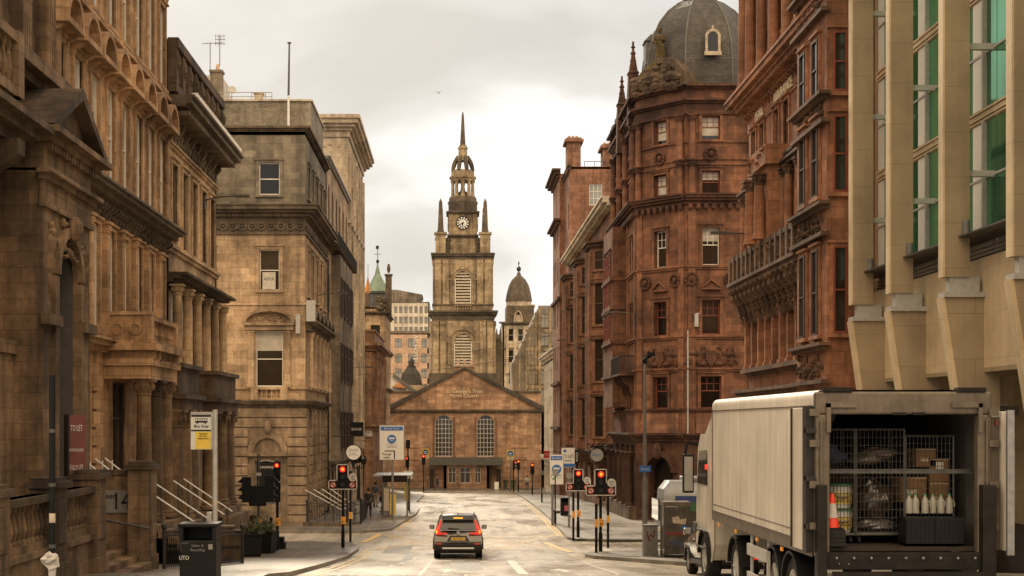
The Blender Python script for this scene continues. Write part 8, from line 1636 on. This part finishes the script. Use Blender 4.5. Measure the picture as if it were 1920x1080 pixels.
# ---- people
def person(label, loc, rz, pose, jacket, trousers, hair='hair_dark', scale=1.0, bag=None, extra=None):
    t = thing('person', label, 'person', loc, rz)      # faces local -Y
    ls, rs, la, ra_ = pose      # stride of left/right leg, swing of left/right arm
    V = []; E = []; Rr = []
    def a(p, r, par=None):
        V.append(p); Rr.append(r)
        if par is not None: E.append((par, len(V)-1))
        return len(V)-1
    pel = a((0,0,.95), .145); sp1 = a((0,.0,1.12), .135, pel); ch = a((0,.0,1.32), .155, sp1); nb = a((0,.01,1.46), .09, ch); nk = a((0,0,1.53), .055, nb); hd1 = a((0,-.01,1.62), .088, nk); hd2 = a((0,.0,1.71), .09, hd1)
    J = {}
    for s, st, sw in ((-1, ls, la), (1, rs, ra_)):
        hp = a((s*.1, 0, .9), .1, pel); kn = a((s*.11, -st*.5-.03, .5), .062, hp); an = a((s*.11, -st+(.05 if st < 0 else 0), .09+(.06 if st < 0 else 0)), .042, kn); ft = a((s*.12, -st-.14, .04+(.0 if st >= 0 else .0)), .04, an)
        sh = a((s*.18, 0, 1.42), .068, ch); el = a((s*.25, -sw*.35+.03, 1.14), .046, sh); wr = a((s*.26, -sw-.03, .9), .03, el); pm = a((s*.265, -sw*1.1-.04, .84), .032, wr)
        for i, dy in enumerate((-.028, -.01, .01, .028)):
            f1 = a((s*.27, -sw*1.12-.04+dy, .79), .011, pm); a((s*.262, -sw*1.12-.045+dy, .755-.004*i), .009, f1)
        th = a((s*.25, -sw*1.1-.08, .82), .011, pm); a((s*.245, -sw*1.1-.095, .79), .009, th); J[s] = (sh, el, wr, hp, kn, an)
    def skin(name, verts, edges, radii, mat, par, k=1.0):
        me = bpy.data.meshes.new(name); me.from_pydata(verts, edges, []); o = bpy.data.objects.new(name, me); COL.objects.link(o)
        md = o.modifiers.new('s', 'SKIN'); md.use_smooth_shade = True; sv = me.skin_vertices[0].data
        for i, r in enumerate(radii): sv[i].radius = (r*k, r*k); sv[i].use_root = (i == 0)
        ss = o.modifiers.new('u', 'SUBSURF'); ss.levels = 1; ss.render_levels = 1
        m2 = bpy.data.meshes.new_from_object(o.evaluated_get(bpy.context.evaluated_depsgraph_get())); bpy.data.objects.remove(o)
        m2.materials.clear(); m2.materials.append(MATS[mat]); m2.name = name; return link(name, m2, par)
    skin('body', V, E, Rr, 'skin', t)
    def subset(ids, name, mat, k): 
        mp_ = {v: i for i, v in enumerate(ids)}; skin(name, [V[i] for i in ids], [(mp_[p], mp_[q]) for p, q in E if p in mp_ and q in mp_], [Rr[i] for i in ids], mat, t, k)
    jk = [pel, sp1, ch, nb]+[i for s in (-1, 1) for i in J[s][:3]]; subset(jk, 'jacket', jacket, 1.2)
    tr = [pel]+[i for s in (-1, 1) for i in J[s][3:]]; subset(tr, 'trousers', trousers, 1.22)
    m = MB()
    for s, st in ((-1, ls), (1, rs)): y = -st+(.05 if st < 0 else 0); m.loft([[(s*.115+.045*math.cos(R(q)), yy+0, .005+.045*(1+math.sin(R(q)))*hh_) for q in range(0, 360, 45)] for yy, hh_ in ((y+.07, .8), (y, 1.1), (y-.12, .85), (y-.19, .5))])
    sub(m, 'shoes', 'plastic_black', t, 50); m = MB(); m.blob((0, .03, 1.735), (.1, .105, .1), 12, 8); m.blob((0, .065, 1.66), (.085, .06, .09), 10, 7); sub(m, 'hair', hair, t, 60)
    m = MB(); m.blob((0, -.105, 1.655), (.014, .022, .022), 6, 4); [m.blob((s*.095, 0, 1.66), (.012, .022, .03), 6, 4) for s in (-1, 1)]; sub(m, 'nose_and_ears', 'skin', t); m = MB(); [m.blob((s*.032, -.088, 1.68), (.012, .01, .008), 6, 4) for s in (-1, 1)]; m.b(-.025, .025, -.1, -.09, 1.607, 1.613); sub(m, 'eyes_and_mouth', 'cloth_black', t)
    for o in kids(t): pass
    if bag == 'back': 
        b = thing('backpack', 'dark backpack worn by the walker farther along the left pavement', 'backpack', loc, rz); m = MB(); m.b(-.15, .15, .12, .28, 1.05, 1.48); sub(m, 'pack', 'cloth_blue', b, 0, .04); m = MB(); [m.path([(s*.1,.14,1.46), (s*.11,-.1,1.5), (s*.11,-.17,1.3)], .02, 5) for s in (-1, 1)]; sub(m, 'strap', 'cloth_blue', b)
    if bag == 'hand':
        b = thing('shoulder_bag', 'dark bag held at the side by the walker in black', 'bag', loc, rz); m = MB(); m.b(-.4, -.3, -.2, .12, .62, .84); sub(m, 'pouch', 'cloth_black', b, 0, .02); m = MB(); m.path([(-.33,-.18,.83), (-.3,-.03,.93), (-.33,.1,.83)], .012, 5); sub(m, 'handle', 'cloth_black', b)
    t.scale = (scale,)*3; return t
person('walker in a black coat carrying a bag, nearer of two on the left pavement', up(691, 90), R(180), (.22, -.2, -.15, .18), 'cloth_black', 'cloth_black', bag='hand')
person('walker in grey with a backpack and pale trousers, farther along the left pavement', up(704, 108), R(180), (-.16, .18, .12, -.12), 'cloth_grey', 'cloth_tan', bag='back')
person('person in a dark red jacket waiting behind the bus shelter panel', up(717, 97), R(100), (.03, -.03, 0, .02), 'cloth_red', 'cloth_black')
person('distant pedestrian in dark blue walking past the church door', (PX(820, 185), 185, gz(185)+.13), R(80), (.28, -.25, -.2, .2), 'cloth_blue', 'cloth_blue')
person('distant pedestrian in a pale jacket by the railing right of the church', (PX(988, 183.8), 183.8, gz(185)+.13), R(180), (.05, -.05, 0, 0), 'cloth_white', 'cloth_grey')

for x, y, z, rx, rz_, mt, lab in ((-.82, .95, 1.22, .24, .2, 'cloth_blue', 'dark folded sack bundle on the upper level of the left cage'), (-.15, .95, 1.2, .3, .16, 'truck_frame', 'brown wrapped bale on the upper level of the middle cage'), (-.35, 2.2, .1, .5, .7, 'card_brown', 'dim pile of wrapped stock at the back of the lorry bay')):
    t = thing('stock_bundle', lab, 'goods', on(x, y, z), 0, 'bundled stock in the lorry'); m = MB(); [m.blob((rnd.uniform(-rx*.4, rx*.4), .1, rz_*(.4+.5*k)), (rx, .2, rz_*.6), 11, 7, .12) for k in range(2)]; sub(m, 'bundle', mt, t)
SKYK, SUNE = 1.17, 2.9
BACK_FILL = (3.8, 2.85, 1.85)
# ================================================================= light, sky, camera
w = bpy.data.worlds.new('World'); scn.world = w; w.use_nodes = True; nt = w.node_tree; nt.nodes.clear()
SUN_EL, SUN_AZ = R(30), R(-10)      # sun ahead of the viewer, a little to the left, behind thin cloud
out = nt.nodes.new('ShaderNodeOutputWorld'); bg = nt.nodes.new('ShaderNodeBackground'); bg2 = nt.nodes.new('ShaderNodeBackground')
sky = nt.nodes.new('ShaderNodeTexSky'); sky.sky_type = 'NISHITA'; sky.sun_disc = False; sky.sun_elevation = SUN_EL; sky.sun_rotation = SUN_AZ; sky.dust_density = 4; sky.air_density = 1.5
nt.links.new(sky.outputs[0], bg.inputs[0]); bg.inputs[1].default_value = .05
tc = nt.nodes.new('ShaderNodeTexCoord')
mp = nt.nodes.new('ShaderNodeMapping'); mp.inputs['Scale'].default_value = (1.0, 1.0, 2.6); mp.inputs['Location'].default_value = (.35, 0, .15); nt.links.new(tc.outputs['Generated'], mp.inputs[0])
n = nt.nodes.new('ShaderNodeTexNoise'); n.inputs['Scale'].default_value = 3.4; n.inputs['Detail'].default_value = 7; n.inputs['Roughness'].default_value = .48; n.inputs['Distortion'].default_value = .35; nt.links.new(mp.outputs[0], n.inputs['Vector'])
r = nt.nodes.new('ShaderNodeValToRGB'); E = r.color_ramp.elements
E[0].position = .38; E[0].color = (.58,.565,.54,1); E[1].position = .60; E[1].color = (.98,.975,.96,1)
e = E.new(.5); e.color = (.72,.705,.675,1)
nt.links.new(n.outputs['Fac'], r.inputs[0])
# added fill: unseen sky behind the viewer made brighter and warmer than ahead
sp = nt.nodes.new('ShaderNodeSeparateXYZ'); nt.links.new(tc.outputs['Generated'], sp.inputs[0])
gr = nt.nodes.new('ShaderNodeValToRGB'); G = gr.color_ramp.elements; G[0].position = .30; G[0].color = (1,1,1,1); G[1].position = .75; G[1].color = (*BACK_FILL, 1)
mr = nt.nodes.new('ShaderNodeMapRange'); mr.inputs[1].default_value = 1; mr.inputs[2].default_value = -1; nt.links.new(sp.outputs[1], mr.inputs[0]); nt.links.new(mr.outputs[0], gr.inputs[0])
el = nt.nodes.new('ShaderNodeMapRange'); el.interpolation_type = 'SMOOTHSTEP'; el.inputs[1].default_value = .1; el.inputs[2].default_value = .6; nt.links.new(sp.outputs[2], el.inputs[0])
me_ = nt.nodes.new('ShaderNodeMix'); me_.data_type = 'RGBA'; me_.clamp_result = False; me_.inputs[6].default_value = (1,1,1,1); nt.links.new(el.outputs[0], me_.inputs[0]); nt.links.new(gr.outputs[0], me_.inputs[7])
mx = nt.nodes.new('ShaderNodeMix'); mx.data_type = 'RGBA'; mx.blend_type = 'MULTIPLY'; mx.inputs[0].default_value = 1; mx.clamp_result = False
nt.links.new(r.outputs[0], mx.inputs[6]); nt.links.new(me_.outputs[2], mx.inputs[7])
nt.links.new(mx.outputs[2], bg2.inputs[0]); bg2.inputs[1].default_value = SKYK
ad = nt.nodes.new('ShaderNodeMixShader'); ad.inputs[0].default_value = .9; nt.links.new(bg.outputs[0], ad.inputs[1]); nt.links.new(bg2.outputs[0], ad.inputs[2]); nt.links.new(ad.outputs[0], out.inputs[0])
ld = bpy.data.lights.new('sun', 'SUN'); ld.energy = SUNE; ld.angle = R(10); ld.color = (1, .84, .62)
lo = bpy.data.objects.new('sun', ld); COL.objects.link(lo)
d = Vector((math.sin(SUN_AZ)*math.cos(SUN_EL), math.cos(SUN_AZ)*math.cos(SUN_EL), math.sin(SUN_EL)))
lo.rotation_euler = d.to_track_quat('Z', 'Y').to_euler(); lo.location = (0, 60, 60)
cd = bpy.data.cameras.new('camera'); cam = bpy.data.objects.new('camera', cd); COL.objects.link(cam)
cd.sensor_width = 36; cd.lens = 36*FPX/1920; cd.shift_x = (960-855)/1920; cd.shift_y = (795-540)/1920
cam.location = (0, 0, CZ); cam.rotation_euler = (R(90), 0, 0); cd.clip_start = .5; cd.clip_end = 9000
scn.camera = cam
scn.view_settings.view_transform = 'Standard'; scn.view_settings.look = 'None'; scn.view_settings.exposure = 0; scn.view_settings.gamma = 1
